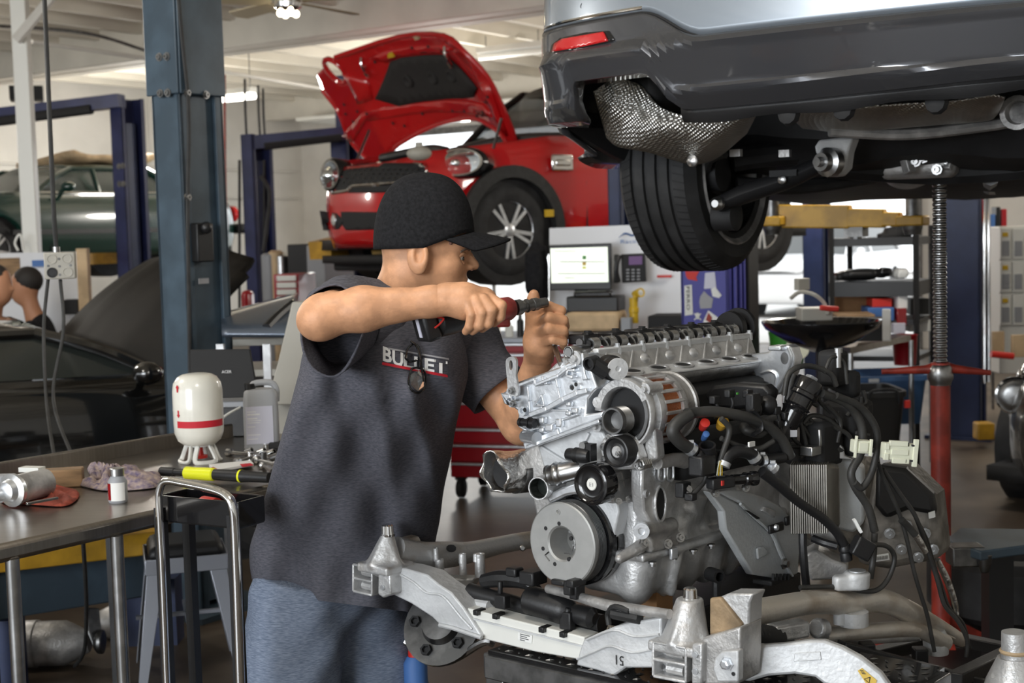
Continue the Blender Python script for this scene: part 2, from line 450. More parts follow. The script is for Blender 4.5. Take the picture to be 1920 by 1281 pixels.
m = MB(); P = hit(413, 92, (0, 0, ZB), ZZ); s = float((P-corner)@bA)-5.4
m.box(corner+bA*s+bB*8+ZZ*(ZB+.29), (.2, 22, .58), AXB); struct(m.build('trim_4', 'beam_paint'))
m = MB()
for dz, q in ((0, ((300, 1.2), (385, 1.2))),):
    m.tube([corner-bA*11-bB*-.06+ZZ*2.62, corner-bA*.2+bB*.06+ZZ*2.62], .02, 8)
    m.tube([corner-bA*11+bB*.06+ZZ*2.2, corner-bA*.2+bB*.06+ZZ*2.2], .018, 8)
    m.tube([corner-bA*3.2+bB*.06+ZZ*2.2, corner-bA*3.2+bB*.06+ZZ*3.9], .016, 8)
    m.tube([corner-bA*2.1+bB*.06+ZZ*1.9, corner-bA*2.1+bB*.06+ZZ*2.62], .016, 8)
struct(m.build('trim_5', 'wall_paint'))

# conduits, cords and lamps overhead
def cable(name, pts, r, m_, label, cat, n=8, sm=6, group=None):
    mm = MB(); mm.tube(pts, r, n, smooth=sm); return tag(mm.build(name, m_), label, cat, group)
cable('conduit', [at(-40, 46, 12.6), at(160, 62, 13.6), at(290, 100, 14.2), at(420, 135, 15.2)], .016, 'steel_dark', 'dark rusty conduit running just above the grey one under the ceiling', 'conduit')
cable('conduit', [at(60, 78, 12.8), at(285, 112, 14.0), at(640, 172, 17.5)], .02, 'wall_paint', 'pale grey conduit running down along the ceiling towards the red car', 'conduit')
for x, y0, y1, Y, lab in ((421, 140, 462, 13.2, 'thin brown drop cord hanging right beside the near slate post'), (459, 148, 268, 14, 'second drop cord from the near slate post, ending at a blue lift post'),
                          (484, 160, 262, 14.5, 'third thin drop cord hanging from the ceiling conduit'), (493, 166, 262, 14.6, 'fourth thin drop cord, the one closest to the red car hood')):
    cable('drop_cord', [at(x, y0, Y), at(x+1, (y0+y1)/2, Y), at(x+4, y1, Y)], .012, 'red_worn' if x == 421 else 'black_matt', lab, 'cord', sm=2, group='drop cords under the conduit')
def bright_tube(x, y, Y, L_, label, d=bB, m_='lamp_tube', r=.035):
    P = at(x, y, Y); t = thing('bright_tube', label, 'lamp', P)
    m = MB(); m.box(P+ZZ*.07, (L_, .14, .06), (d, np.cross(ZZ, d), ZZ)); m.build('housing', 'white_plastic', t)
    m = MB(); m.cyl(P-d*L_/2, P+d*L_/2, r, 10); m.build('tube', m_, t)
    m = MB()
    for k in (-.4, .4): m.cyl(P+d*L_*k+ZZ*.1, P+d*L_*k+ZZ*(3.7-P[2]), .006, 6)
    m.build('hanger', 'steel_dark', t)
bright_tube(440, 184, 16.5, .62, 'lit fluorescent tube seen just right of the slate post')
bright_tube(960, 101, 15.5, .85, 'white tube standing in for a reflection under the dark beam right of the red hood', m_='white_plastic')  # white reflection on a black cylinder, built as a hanging tube
# ceiling fan with four warm lamps
P = at(540, 14, 10.6); fan = thing('ceiling_fan', 'brown ceiling fan with lit warm bulbs above the red car', 'fan', P)
m = MB(); m.lathe(P, ZZ, [(-.03, .06), (.0, .1), (.08, .11), (.12, .06)], 20); m.build('motor', 'chrome', fan)
m = MB(); m.cyl(P+ZZ*.12, P+ZZ*(3.7-P[2]), .015, 8); m.build('rod', 'steel_dark', fan)
for k in range(5):
    a = math.radians(-14+72*k); d = V3(math.cos(a), math.sin(a), 0); e = V3(-math.sin(a), math.cos(a), 0)
    m = MB(); m.prism([P+d*.12-e*.03+ZZ*.03, P+d*.2-e*.075+ZZ*.02, P+d*.74-e*.085+ZZ*.02, P+d*.76+ZZ*.03, P+d*.74+e*.075+ZZ*.055, P+d*.2+e*.06+ZZ*.05, P+d*.12+e*.03+ZZ*.03], ZZ*.012)
    m.build('blade', 'fan_blade_lit' if k in (2, 3) else 'fan_blade', fan)
for k in range(4):
    a = k*math.pi/2+.5; q = P+V3(math.cos(a)*.06, math.sin(a)*.06, -.045)
    m = MB(); m.ball(q, .026, 8); m.build('bulb', 'lamp_warm', fan)
# white wooden post with a lamp cord, and the hanging socket box
P = at(52, 300, 10.72); t = thing('white_post', 'white painted wooden post with chipped paint left of the slate lift post', 'post', (P[0], P[1], 0))
m = MB(); m.box((P[0], P[1], 1.9), (.115, .10, 3.8)); m.build('shaft', 'white_plastic', t, bevel=.008)
m = MB(); m.tube([at(30, 75, 10.6), at(60, 40, 10.6), at(100, -10, 10.6)], .04, 8, smooth=5); m.build('brace_pipe', 'wall_paint', t)
m = MB(); m.tube([at(34, 470, 10.5), at(28, 455, 10.5), at(38, 440, 10.5), at(44, 470, 10.5)], .009, 6, smooth=5); m.build('wire_loop', 'white_plastic', t)
P = at(113, 498, 4.7); t = thing('hanging_socket_box', 'cream metal socket box hanging on a black cable above the bench', 'socket box', P)
ax = np.array([nrm(V3(.97, .22, 0)), nrm(V3(-.22, .97, 0)), ZZ])
m = MB(); m.box(P, (.098, .06, .088), ax); m.build('box', 'grey_box', t, bevel=.004)
for i, (dx, dz) in enumerate(((-.024, .022), (.024, .022), (-.024, -.022), (.024, -.022))):
    m = MB(); q = P+ax[0]*dx+ax[2]*dz-ax[1]*.03; m.lathe(q, -ax[1], [(0, .017), (.003, .017), (.003, .013), (.001, .012)], 16)
    m.build('socket', 'black_plastic' if i == 2 else 'grey_box', t)
m = MB()
for dx, dz in ((0, .022), (0, -.002), (-.035, 0), (.035, 0), (0, -.03)): m.bolt(P+ax[0]*dx+ax[2]*dz-ax[1]*.03, -ax[1], .003, .003)
m.build('screw', 'steel_dark', t)
m = MB(); m.cyl(P+ZZ*.044-ax[0]*.01, P+ZZ*.062-ax[0]*.01, .013, 12); m.build('cable_gland', 'steel', t)
m = MB(); m.tube([P+ZZ*.05-ax[0]*.01, at(100, 380, 4.7), at(90, 150, 4.75), at(82, -30, 4.8)], .008, 8, smooth=6); m.build('supply_cable', 'black_rubber', t)
cable('power_cord', [at(90, 524, 4.7), at(82, 620, 4.68), at(88, 760, 4.6), at(105, 878, 4.4)], .006, 'hose_rubber', 'left grey cord dropping from the socket box to the bench', 'cord')
cable('power_cord', [at(113, 524, 4.7), at(119, 620, 4.68), at(100, 750, 4.62), at(145, 880, 4.45)], .006, 'hose_rubber', 'right cord from the socket box, bowing out to the bench', 'cord')

# ------------------------------------------------------------------ lift posts
def column(root, P, da, db, z0, z1, m_, cm='post_navy', cw=.5, foot=True):
    "C-shaped steel column; P is its near corner on the floor"
    P = V3(P[0], P[1], 0); h = z1-z0; zc = (z0+z1)/2; w = .02
    m = MB()
    m.box(P-bB*(db/2)+bA*w/2+ZZ*zc, (w, db, h), AXB)                 # front face
    m.box(P-bB*(db/2)+bA*(da-w/2)+ZZ*zc, (w, db, h), AXB)            # rear face
    m.box(P-bB*(db-w/2)+bA*da/2+ZZ*zc, (da, w, h), AXB)              # back web
    for s in (.022, da-.022): m.box(P-bB*.01+bA*s+ZZ*zc, (.044, .02, h), AXB)   # lips
    c = m.build('column', m_, root, bevel=.004)
    m = MB(); m.box(P-bB*(db*(.76-cw*.5))+bA*da*(.5 if cw < .7 else .58)+ZZ*(zc-.1), (da*cw*.8, db*.45, h-.3), AXB); m.build('carriage', cm, root)
    if foot:
        m = MB(); m.box(P-bB*db/2+bA*da/2+ZZ*.012, (da+.2, db+.2, .024), AXB); m.build('base_plate', m_, root)
    return c
def bolts(root, pts, n, r=.012, m_='steel'):
    for p in pts:
        m = MB(); m.bolt(p, n, r, .012); m.build('bolt', m_, root)
# near slate post
P = at(347, 420, 5.8); t = thing('lift_post', 'tall slate blue lift post with bolts, right behind the white tank', 'lift post', (P[0], P[1], 0))
column(t, P, .24, .165, 0, 3.75, 'post_slate', 'post_slate', .80)
b0 = V3(P[0], P[1], 0)
m = MB(); m.box(b0+bA*-.008-bB*.083+ZZ*2.95, (.016, .185, 1.60), AXB); m.box(b0+bA*.12+bB*.008+ZZ*2.95, (.25, .016, 1.60), AXB); m.build('sleeve', 'post_slate', t, bevel=.004)
bolts(t, [hit(x, y, b0-bA*.018, bA) for x, y in ((299, 107), (313, 106), (301, 175), (315, 174))], -bA)
bolts(t, [hit(x, y, b0+bB*.018, bB) for x, y in ((351, 174), (386, 178), (352, 370))], bB)
m = MB(); m.tube([hit(x, y, b0+bB*.022, bB) for x, y in ((333, -20), (343, 90), (352, 180), (354, 260), (352, 400), (356, 700))], .008, 8, smooth=4); m.build('air_hose', 'black_rubber', t)
m = MB(); c = hit(378, 455, b0+bB*.012, bB); m.box(c, (.09, .05, .16), AXB); m.ball(c+ZZ*.06+bB*.03, .025, 8); m.build('latch', 'black_plastic', t, bevel=.006)
m = MB(); c = hit(382, 527, b0+bB*.012, bB); m.box(c, (.055, .004, .022), AXB); m.build('label_plate', 'ink_grey', t)
# far violet-blue lift with the green car
def post_lift(name, label, cols, zt, m_, beam, grp=None):
    P0 = at(cols[0][0], 450, cols[0][1]); t = thing(name, label, 'lift', (P0[0], P0[1], 0), grp)
    for x, Y, da, db in cols:
        P = at(x, 450, Y); column(t, P, da, db, 0, zt, m_)
    if beam:
        (x0, y0, Y0), (x1, y1, Y1) = beam
        m = MB(); m.seg(at(x0, y0, Y0), at(x1, y1, Y1), .16, .13); m.build('overhead_beam', m_, t)
    return t
t = post_lift('post_lift', 'dark blue lift post in front of the raised green car', [(239, 14.2, .30, .17)], 3.0, 'post_blue', ((-80, 225, 14.6), (228, 189, 14.2)))
m = MB(); m.tube([at(-60, 235, 14.5), at(172, 205, 14.2)], .05, 10); m.build('padded_bar', 'black_matt', t)
P = at(239, 450, 14.2); b0 = V3(P[0], P[1], 0)
bolts(t, [hit(x, y, b0-bA*.004, bA) for x, y in ((223, 312), (230, 311), (224, 345), (231, 345))], -bA, .02)
m = MB(); m.seg(at(155, 486, 14.0), at(212, 484, 14.4), .13, .11); m.build('yellow_arm', 'yellow_arm', t)
t = post_lift('post_lift', 'blue lift pair joined by an overhead beam left of the red car', [(480, 13.6, .28, .15), (655, 13.9, .24, .20)], 2.56, 'post_blue', ((470, 268, 13.7), (660, 250, 13.9)))
m = MB(); m.tube([at(496, 275, 13.5), at(640, 258, 13.7)], .035, 8); m.build('padded_bar', 'black_matt', t)
m = MB(); P = at(655, 200, 13.9); m.box(V3(P[0], P[1], 2.85)-bB*.10+bA*.12, (.22, .18, .55), AXB); m.build('column_top', 'post_blue', t)
m = MB()
for x in (449, 495): m.tube([at(x, 300, 12.6), at(x, 600, 12.6)], .012, 6)
m.build('lift_cable', 'black_matt', t)
m = MB(); m.tube([at(488, 330, 12.5), at(505, 360, 12.5), at(500, 430, 12.5), at(494, 470, 12.5)], .018, 8, smooth=5); m.build('air_hose', 'black_rubber', t)
# blue posts of the grey car's lift: stickers on the near one
P = at(1366, 560, 7.6); stick = thing('sticker_post', 'violet blue lift post covered with stickers below the hanging wheel', 'lift post', (P[0], P[1], 0))
column(stick, P, .22, .285, 0, 1.62, 'post_violet')
sb = V3(P[0], P[1], 0)
m = MB(); m.box(sb+bA*.33-bB*.1+ZZ*.8, (.14, .2, 1.6), AXB); m.build('power_unit', 'black_plastic', stick, bevel=.01)
m = MB()
for s in (.06, .12, .17): m.box(sb+bA*s+bB*.012+ZZ*.85, (.014, .014, 1.5), AXB)
m.build('guide_rail', 'post_violet', stick)
P = at(1838, 640, 10.0); t = thing('lift_post', 'dark navy lift post behind the red screw jack', 'lift post', (P[0], P[1], 0))
column(t, P, .16, .27, 0, 1.72, 'post_navy')
m = MB()
for s in (.0, .1): m.cyl(V3(P[0], P[1], .4)+bB*.03+bA*s, V3(P[0], P[1], 1.7)+bB*.03+bA*s, .014, 8)
m.build('guide_rod', 'chrome', t)
P = at(1545, 600, 13); t = thing('lift_post', 'slim navy lift post between the white car outside and the parts rack', 'lift post', (P[0], P[1], 0))
column(t, P, .2, .2, 0, 2.1, 'post_navy')
P = at(1164, 400, 9.7); t = thing('lift_post', 'blue lift post seen between the red car and the hanging tyre', 'lift post', (P[0], P[1], 0))
column(t, P, .16, .10, 0, 3.0, 'post_navy')
m = MB(); m.tube([at(1162, 420, 10.5), at(1164, 395, 10.5), at(1172, 390, 10.5), at(1174, 425, 10.5)], .012, 6, smooth=4); m.build('bent_pipe', 'chrome', t)
# stickers (flat print on the post)
def sticker(name, pts, m_, lift=.003, w=None):
    m = MB(); P_ = [hit(x, y, sb-bA*lift, bA) for x, y in pts]; m.prism(P_, bA*.0012); return m.build(name, m_, stick, smooth=0)
sticker('sticker', [(1283, 536), (1297, 534), (1299, 590), (1284, 592)], 'white_plastic')
o_ = hit(1286.5, 537.5, sb-bA*.0045, bA)
text_pts('FERRO', o_, -ZZ, nrm(bB), .021, .0008, 'lettering', 'ink_black', stick, width=.128)
sticker('sticker', [(1285, 509), (1311, 509), (1305, 520), (1308, 527), (1290, 524), (1286, 518)], 'red_plastic')
sticker('sticker', [(1322, 512), (1340, 510), (1343, 540), (1320, 542)], 'label_lilac')
sticker('sticker', [(1313, 556), (1320, 546), (1328, 554), (1337, 560), (1334, 578), (1313, 579), (1311, 566)], 'ink_grey')
sticker('sticker', [(1333, 542), (1341, 538), (1353, 554), (1348, 559), (1336, 556)], 'paper', .0042)
sticker('sticker', [(1318, 604), (1328, 582), (1347, 596), (1346, 619)], 'paper')
sticker('sticker', [(1323, 600), (1328, 586), (1335, 595), (1334, 608)], 'red_worn', .0042)
m = MB(); c = hit(1308, 594, sb-bA*.003, bA)
for a in (.7, -.7):
    d = nrm(bB*math.cos(a)+ZZ*math.sin(a)); m.seg(c-d*.027, c+d*.027, .006, .0015, bA)
m.lathe(c+ZZ*.008, -bA, [(0, .014), (.002, .014)], 14); m.lathe(c-ZZ*.006, -bA, [(0, .008), (.002, .008)], 10); m.build('sticker', 'white_plastic', stick)
c = hit(1302, 634, sb-bA*.003, bA)
m = MB(); m.lathe(c, -bA, [(0, .054), (.0015, .054), (.0015, .047), (0, .047)], 24); m.lathe(c, -bA, [(0, .036), (.0015, .036), (.0015, .031), (0, .031)], 24); m.build('sticker', 'ink_white', stick)
text_pts('COR', c-bB*.03-ZZ*.008-bA*.0022, bB, ZZ, .02, .0008, 'lettering', 'ink_white', stick, width=.06)
# ------------------------------------------------------------------ cars
def bvh_of(o):
    me = o.data
    return BVHTree.FromPolygons([tuple(v.co) for v in me.vertices], [tuple(p.vertices) for p in me.polygons])
def sight(bvh, x, y):
    d = Vector(ray(x, y)).normalized(); q = bvh.ray_cast(Vector(C_), d)
    return (np.array(q[0]), np.array(q[1])) if q[0] is not None else (None, None)
def decal(name, bvh, px, m_, parent, off=.017, thick=.006, cuts=3, guess=None, smooth=60):
    "a thin panel lying on a curved body: outline points are found on the body's own surface"
    bm = bmesh.new(); vs_l = [bm.verts.new((x, y, 0)) for x, y in px]
    f = bm.faces.new(vs_l)
    bmesh.ops.triangulate(bm, faces=[f])
    for _ in range(cuts): bmesh.ops.subdivide_edges(bm, edges=[e for e in bm.edges if e.calc_length() > 9], cuts=1); bmesh.ops.triangulate(bm, faces=bm.faces)
    miss = []; good = []
    for v in bm.verts:
        h, n = sight(bvh, v.co.x, v.co.y)
        if h is None: miss.append(v); continue
        d = nrm(ray(v.co.x, v.co.y)); good.append((np.array(v.co[:2]), np.linalg.norm(h-C_))); v.co = h-d*off
    for v in miss:
        c = np.array(v.co[:2]); w = sorted(good, key=lambda g: ((g[0]-c)**2).sum())[:3]
        dist = sum(g[1] for g in w)/len(w); v.co = C_+nrm(ray(*c))*(dist-off)
    bmesh.ops.recalc_face_normals(bm, faces=bm.faces)
    me = bpy.data.meshes.new(name); bm.to_mesh(me); bm.free()
    return link(name, me, m_, parent, smooth=smooth, solid=thick)
def frame3(O, fwd):
    f = nrm(V3(fwd[0], fwd[1], 0)); l = np.cross(ZZ, f); O = np.asarray(O, float)
    return lambda s, v, z: O+f*s+l*v+ZZ*z
def wheel(root, c, ax, R, wd, rim_m='alu_dull', spokes=5, name='wheel', detail=True):
    "tyre with tread grooves, rim and spokes; ax points to the outer face"
    ax = nrm(ax); o = np.asarray(c)-ax*wd/2
    pr = [(.012, R*.62), (.0, R*.72), (.0, R*.86), (wd*.10, R*.97)]
    n_g = 4 if detail else 0
    if n_g:
        for k in range(n_g):
            t = .26+.48*k/(n_g-1); pr += [(wd*(t-.03), R), (wd*(t-.022), R*.965), (wd*(t+.022), R*.965), (wd*(t+.03), R)]
    pr += [(wd*.9, R*.97), (wd, R*.86), (wd, R*.72), (wd-.012, R*.62)]
    m = MB(); m.lathe(o, ax, pr, 56 if detail else 28, cap=False); ty = m.build('tyre', 'tyre_rubber', root, smooth=30)
    m = MB(); m.lathe(o, ax, [(.012, R*.70), (.006, R*.69), (.02, R*.63), (.05, R*.60), (wd*.5, R*.56), (wd-.03, R*.60), (wd-.006, R*.69), (wd-.012, R*.70)], 40, cap=False)
    if spokes:
        x = nrm(np.cross(ax, ZZ)); y = np.cross(ax, x); fo = o+ax*(wd-.03)
        for k in range(spokes):
            for e in (-.17, .17):
                t = 2*math.pi*k/spokes+.3; d0 = x*math.cos(t+e*.9)+y*math.sin(t+e*.9); d1 = x*math.cos(t+e)+y*math.sin(t+e)
                m.seg(fo+d0*R*.12, fo+d1*R*.63, R*.075, .03, ax)
        m.lathe(fo, ax, [(-.02, R*.15), (.012, R*.15), (.02, R*.1), (.02, R*.02)], 18)
    rim = m.build('rim', rim_m, root)
    m = MB(); m.lathe(o+ax*wd*.55, ax, [(0, R*.5), (.02, R*.5), (.02, R*.1)], 30); m.build('brake_disc', 'steel_dark', root)
    return ty
def car(name, label, O, fwd, D, paint, wheels=(1, 1, 1, 1), bonnet=True, glass='glass_dark', group=None, rim='alu_dull', seams=(), handles=(), mirror=True, lamps=None, detail=False):
    P = frame3(O, fwd); t = thing(name, label, 'car', P(0, 0, 0), group)
    wb, fo, ro, w = D['wb']/2, D['fo'], D['ro'], D['w']/2
    Lf, Lr = wb+fo, wb+ro; R = D['R']; Ra = R*1.17
    zt = lambda s: np.interp(s, D['top'][0], D['top'][1])
    plan = []
    N = 96; ex = D.get('ex', 4.5)
    for k in range(N):
        a = 2*math.pi*(k+.5)/N; c, s_ = math.cos(a), math.sin(a)
        rr = (abs(c)**ex+abs(s_)**ex)**(-1/ex)
        plan.append(((Lf if c > 0 else Lr)*rr*c, w*rr*s_))
    # refine around the arches
    pl2 = []
    for i in range(N):
        p, q = plan[i], plan[(i+1) % N]; n = 4 if abs(p[1]) > .6*w else 1
        for j in range(n): pl2.append((p[0]+(q[0]-p[0])*j/n, p[1]+(q[1]-p[1])*j/n))
    G = []
    for s, v in pl2:
        zb = D['sill']
        if abs(v) > .55*w:
            for sa in (wb, -wb):
                if abs(s-sa) < Ra: zb = max(zb, R+math.sqrt(Ra*Ra-(s-sa)**2))
        else: zb = D['sill']+.02
        top = zt(s); row = []
        for k in range(9):
            u = k/8; z = zb+(top-zb)*u; uz = (z-D['sill'])/(top-D['sill'])
            ins = .05*max(0, (.35-uz)/.35)**2+.075*max(0, (uz-.55)/.45)**2
            fx = 1-ins/w; row.append(P(s-(ins if abs(s) > .9*Lr else 0)*(1 if s > 0 else -1), v*fx, z))
        G.append(row)
    m = MB(); m.grid(G, closed_u=True); body = m.build('body', paint, t, smooth=50, solid=.02)
    # bonnet / boot deck
    def deck(nm, s0, s1, paint_):
        Gd = []
        for s in np.linspace(s0, s1, 10):
            ww = None
            for (a, b_), (c, d) in zip(plan, plan[1:]+plan[:1]):
                if b_ > 0 and d > 0 and (a-s)*(c-s) <= 0 and a != c: ww = b_+(d-b_)*(s-a)/(c-a)
            ww = ((ww or w*.5)-.075)*.995
            Gd.append([P(s, v*ww, zt(s)+.03*(1-v*v)) for v in np.linspace(-1, 1, 9)])
        mm = MB(); mm.grid(Gd); return mm.build(nm, paint_, t, solid=.02)
    c0, c1, r0, r1, zr = D['gh']   # cowl base, rear base, roof front, roof rear, roof height
    if bonnet: deck('bonnet', c0-.02, Lf*.985, paint)
    if D.get('boot', True): deck('boot_lid', -Lr*.985, c1+.02, paint)
    wb_, wr_ = w-.09, (w-.09)*D.get('tum', .78)
    zc0, zc1 = zt(c0), zt(c1)
    m = MB(); Gd = []
    for u in np.linspace(0, 1, 8):
        s = r0+(r1-r0)*u; Gd.append([P(s, v*wr_, zr-.06*abs(v)**3-.035*(2*u-1)**2) for v in np.linspace(-1, 1, 9)])
    m.grid(Gd); m.build('roof', D.get('rp', paint), t, solid=.025)
    zr2 = zr-.075
    m = MB()
    for sg in (-1, 1):
        m.tube([P(c0, sg*wb_, zc0), P((c0+r0)/2, sg*(wb_+wr_)/2*1.01, (zc0+zr2)/2+.03), P(r0, sg*wr_, zr2)], .03, 8, smooth=4)
        m.tube([P(c1, sg*wb_, zc1), P((c1+r1)/2, sg*(wb_+wr_)/2*1.01, (zc1+zr2)/2+.02), P(r1, sg*wr_, zr2)], .045, 8, smooth=4)
        for bp in D.get('bp', (.0,)):
            m.tube([P(bp, sg*wb_, zt(bp)), P(bp-.05, sg*wr_, zr2)], .028, 8)
        m.tube([P(r0, sg*wr_, zr2), P(r1, sg*wr_, zr2)], .03, 8)
        m.tube([P(c0, sg*wb_, zc0), P(c1, sg*wb_, zc1)], .02, 8)
    m.build('pillar_frame', D.get('rp', paint), t)
    m = MB(); m.grid([[P(c0, v*wb_, zc0) for v in np.linspace(-1, 1, 5)], [P(r0, v*wr_, zr-.02-.06*abs(v)**3) for v in np.linspace(-1, 1, 5)]]); m.build('windscreen', glass, t)
    m = MB(); m.grid([[P(c1, v*wb_, zc1) for v in np.linspace(-1, 1, 5)], [P(r1, v*wr_, zr-.02-.06*abs(v)**3) for v in np.linspace(-1, 1, 5)]]); m.build('rear_window', glass, t)
    bps = list(D.get('bp', (0,)))
    for sg in (-1, 1):
        eb = [c0]+bps+[c1]; er = [r0]+[b_-.05 for b_ in bps]+[r1]
        for k in range(len(eb)-1):
            m = MB(); m.prism([P(eb[k], sg*(wb_-.01), zt(eb[k])), P(eb[k+1], sg*(wb_-.01), zt(eb[k+1])), P(er[k+1], sg*(wr_-.01), zr2), P(er[k], sg*(wr_-.01), zr2)], P(0, .005*sg, 0)-P(0, 0, 0))
            m.build('side_window', glass, t)
    m = MB(); m.grid([[P(s, v*(w-.12), D['sill']+.04) for v in (-1, 0, 1)] for s in (-Lr*.93, 0, Lf*.93)]); m.build('floor_pan', 'underbody', t, solid=.08)
    for i, (sa, sg) in enumerate(((wb, 1), (wb, -1), (-wb, 1), (-wb, -1))):
        if not wheels[i]: continue
        wheel(t, P(sa, sg*(w-.13), R), P(0, sg, 0)-P(0, 0, 0), R, .21, rim, detail=detail)
        m = MB(); m.lathe(P(sa, sg*(w-.32), R), P(0, sg, 0)-P(0, 0, 0), [(0, Ra*1.02), (.27, Ra*1.02)], 28); m.build('arch_liner', 'underbody', t)
    for s, sg in seams:
        m = MB(); zz = np.linspace(D['sill']+.04, zt(s)-.02, 8)
        m.tube([P(s, sg*(w*1.001-.075*max(0, ((z-D['sill'])/(zt(s)-D['sill'])-.55)/.45)**2), z) for z in zz], .006, 5); m.build('door_seam', 'black_matt', t)
    for s, sg, z in handles:
        m = MB(); m.box(P(s, sg*(w-.005), z), (.17, .03, .035), np.array([P(1, 0, 0)-P(0, 0, 0), P(0, 1, 0)-P(0, 0, 0), ZZ])); m.build('door_handle', 'chrome' if detail else paint, t, bevel=.01)
    if mirror:
        for sg in (1, -1):
            m = MB(); m.ball(P(c0-D.get('mo', .32), sg*(w+.05), zt(c0)+(.03 if 'mo' in D else .07)), (.075, .065, .055), 8); m.seg(P(c0-D.get('mo', .32), sg*(w-.1), zt(c0)+.01), P(c0-D.get('mo', .32), sg*w, zt(c0)+.05), .04, .03); m.build('mirror', paint if not detail else 'black_gloss', t)
    for s, v, z, r, m_ in (lamps or ()):
        d = 1 if s > 0 else -1
        m = MB(); m.lathe(P(s, v, z), P(d, 0, 0)-P(0, 0, 0), [(-.06, r), (0, r), (.03, r*.7), (.04, r*.1)], 18); m.build('head_lamp' if s > 0 else 'tail_lamp', m_, t)
    return t, body, P
SAL = dict(wb=2.57, fo=.75, ro=1.0, w=1.65, R=.30, sill=.20, top=([-2.3, -2.2, -1.4, 1.0, 1.9, 2.04], [.80, .86, .89, .88, .80, .70]), gh=(.72, -1.30, .12, -.92, 1.24), bp=(-.12,), ex=7)
# green saloon on the far lift
Lg = bB; fg = -bA
Og = at(455, 420, 17.4)+fg*2.28-Lg*.75; Og[2] = 1.22
tg, bg_, Pg = car('green_saloon', 'dark green saloon raised on the far left lift', Og, fg, SAL, 'car_green', seams=((.62, 1), (-.55, 1)), handles=((-.4, 1, .74),), glass='glass_tint', lamps=((-2.27, .6, .66, .10, 'reflector_red'),))
m = MB(); m.tube([Pg(.72, .74, .89), Pg(-1.3, .74, .90)], .018, 6); m.tube([Pg(.70, .735, .9), Pg(.13, .585, 1.17), Pg(-.9, .58, 1.17)], .016, 6); m.build('chrome_trim', 'chrome', tg)
m = MB(); m.box(Pg(-2.3, 0, .48), (.14, 1.6, .12), np.array([fg, Lg, ZZ])); m.build('rear_bumper', 'black_plastic', tg, bevel=.03)
m = MB(); m.box(Pg(-.4, .84, .48), (3.0, .02, .05), np.array([fg, Lg, ZZ])); m.build('side_moulding', 'black_plastic', tg)
m = MB(); G = [[Pg(s, v, 1.30+.05*math.sin(s*4+v*3)+.03*math.sin(s*9)) for v in np.linspace(-.5, .5, 6)] for s in np.linspace(.0, -1.2, 14)]
m.grid(G); tag(m.build('foam_mat', 'wood_pale', None, solid=.05), 'lumpy golden brown mat lying on the green saloon roof', 'mat')
# black coupe with its hood up
fk = nrm(V3(.88, .47, 0)); Lk = np.cross(ZZ, fk)
CPE = dict(wb=2.6, fo=.85, ro=.95, w=1.82, R=.33, sill=.17, top=([-2.25, -2.1, -1.2, .9, 1.9, 2.15], [.80, .92, .95, .92, .78, .66]), gh=(.80, -1.35, .26, -.95, 1.22), bp=(-.45,), ex=5, mo=.10)
Ok = at(300, 728, 6.75)-fk*.80+Lk*.78; Ok[2] = 0
tk, bk, Pk = car('black_coupe', 'glossy black coupe with its hood up behind the steel bench', Ok, fk, CPE, 'car_black', bonnet=False, handles=((-.25, -1, .80),), seams=((.7, -1), (-.55, -1)), detail=False)
A_, B_, Cc, D_ = at(100, 640, 8.5), at(318, 468, 8.7), at(494, 492, 7.5), at(322, 722, 7.1)
nh = nrm(np.cross(B_-A_, D_-A_)); nh = nh if nh[1] < 0 else -nh
G = []
for i, u in enumerate(np.linspace(0, 1, 15)):
    row = []
    for v in np.linspace(0, 1, 15):
        p = (A_*(1-u)+B_*u)*(1-v)+(D_*(1-u)+Cc*u)*v
        bul = .10*math.sin(math.pi*v)*(1-.4*u)+.05*math.sin(math.pi*u)
        rib = .02*(math.exp(-((v-.3)/.04)**2)+math.exp(-((v-.68)/.04)**2))
        corner_cut = (B_+ (A_-B_)*.5 + (Cc-B_)*.5 - p)*(.10 if (u > .9 and (v < .1 or v > .95)) else 0)
        row.append(p+nh*(bul+rib)+corner_cut)
    G.append(row)
m = MB(); m.grid(G); m.build('hood', 'hood_under', tk, solid=.02, smooth=60)
m = MB(); m.box(Pk(1.45, 0, .62), (1.1, 1.3, .35), np.array([fk, Lk, ZZ])); m.ball(Pk(1.3, -.2, .8), (.3, .25, .12), 8); m.build('engine_bay', 'black_matt', tk, bevel=.03)
# taupe car nose at the right edge
ft = nrm(V3(-.72, -.70, 0))
TAU = dict(wb=2.3, fo=.70, ro=.6, w=1.62, R=.29, sill=.16, top=([-1.7, -1.0, .9, 1.5, 1.87], [.8, .86, .84, .74, .60]), gh=(.62, -1.3, .1, -1.0, 1.32), bp=(-.3,), ex=3.4)
Lt = np.cross(ZZ, ft)
Ot = at(1876, 720, 7.6)-ft*1.62+Lt*.66; Ot[2] = 0
tt, bt, Pt = car('taupe_hatchback', 'taupe small car with round headlamp cut off at the right edge', Ot, ft, TAU, 'car_taupe', seams=(), glass='glass_dark')
b_t = bvh_of(bt)
def lens(root, bvh, x, y, r, m1, m2, name='head_lamp', tilt=None):
    h, n = sight(bvh, x, y)
    if h is None: return
    if n@ray(x, y) > 0: n = -n
    h = h-nrm(h-C_)*.022
    m = MB(); m.lathe(h, n, [(-.01, r*1.12), (.012, r*1.12), (.016, r), (.0, r*.95)], 26, cap=False); o = m.build(name, m1, root)
    m = MB(); m.lathe(h, n, [(0, r*.97), (.012, r*.85), (.02, r*.5), (.023, r*.02)], 24); m.build('lamp_lens', m2, o)
lens(tt, b_t, 1903, 742, .092, 'chrome', 'steel')
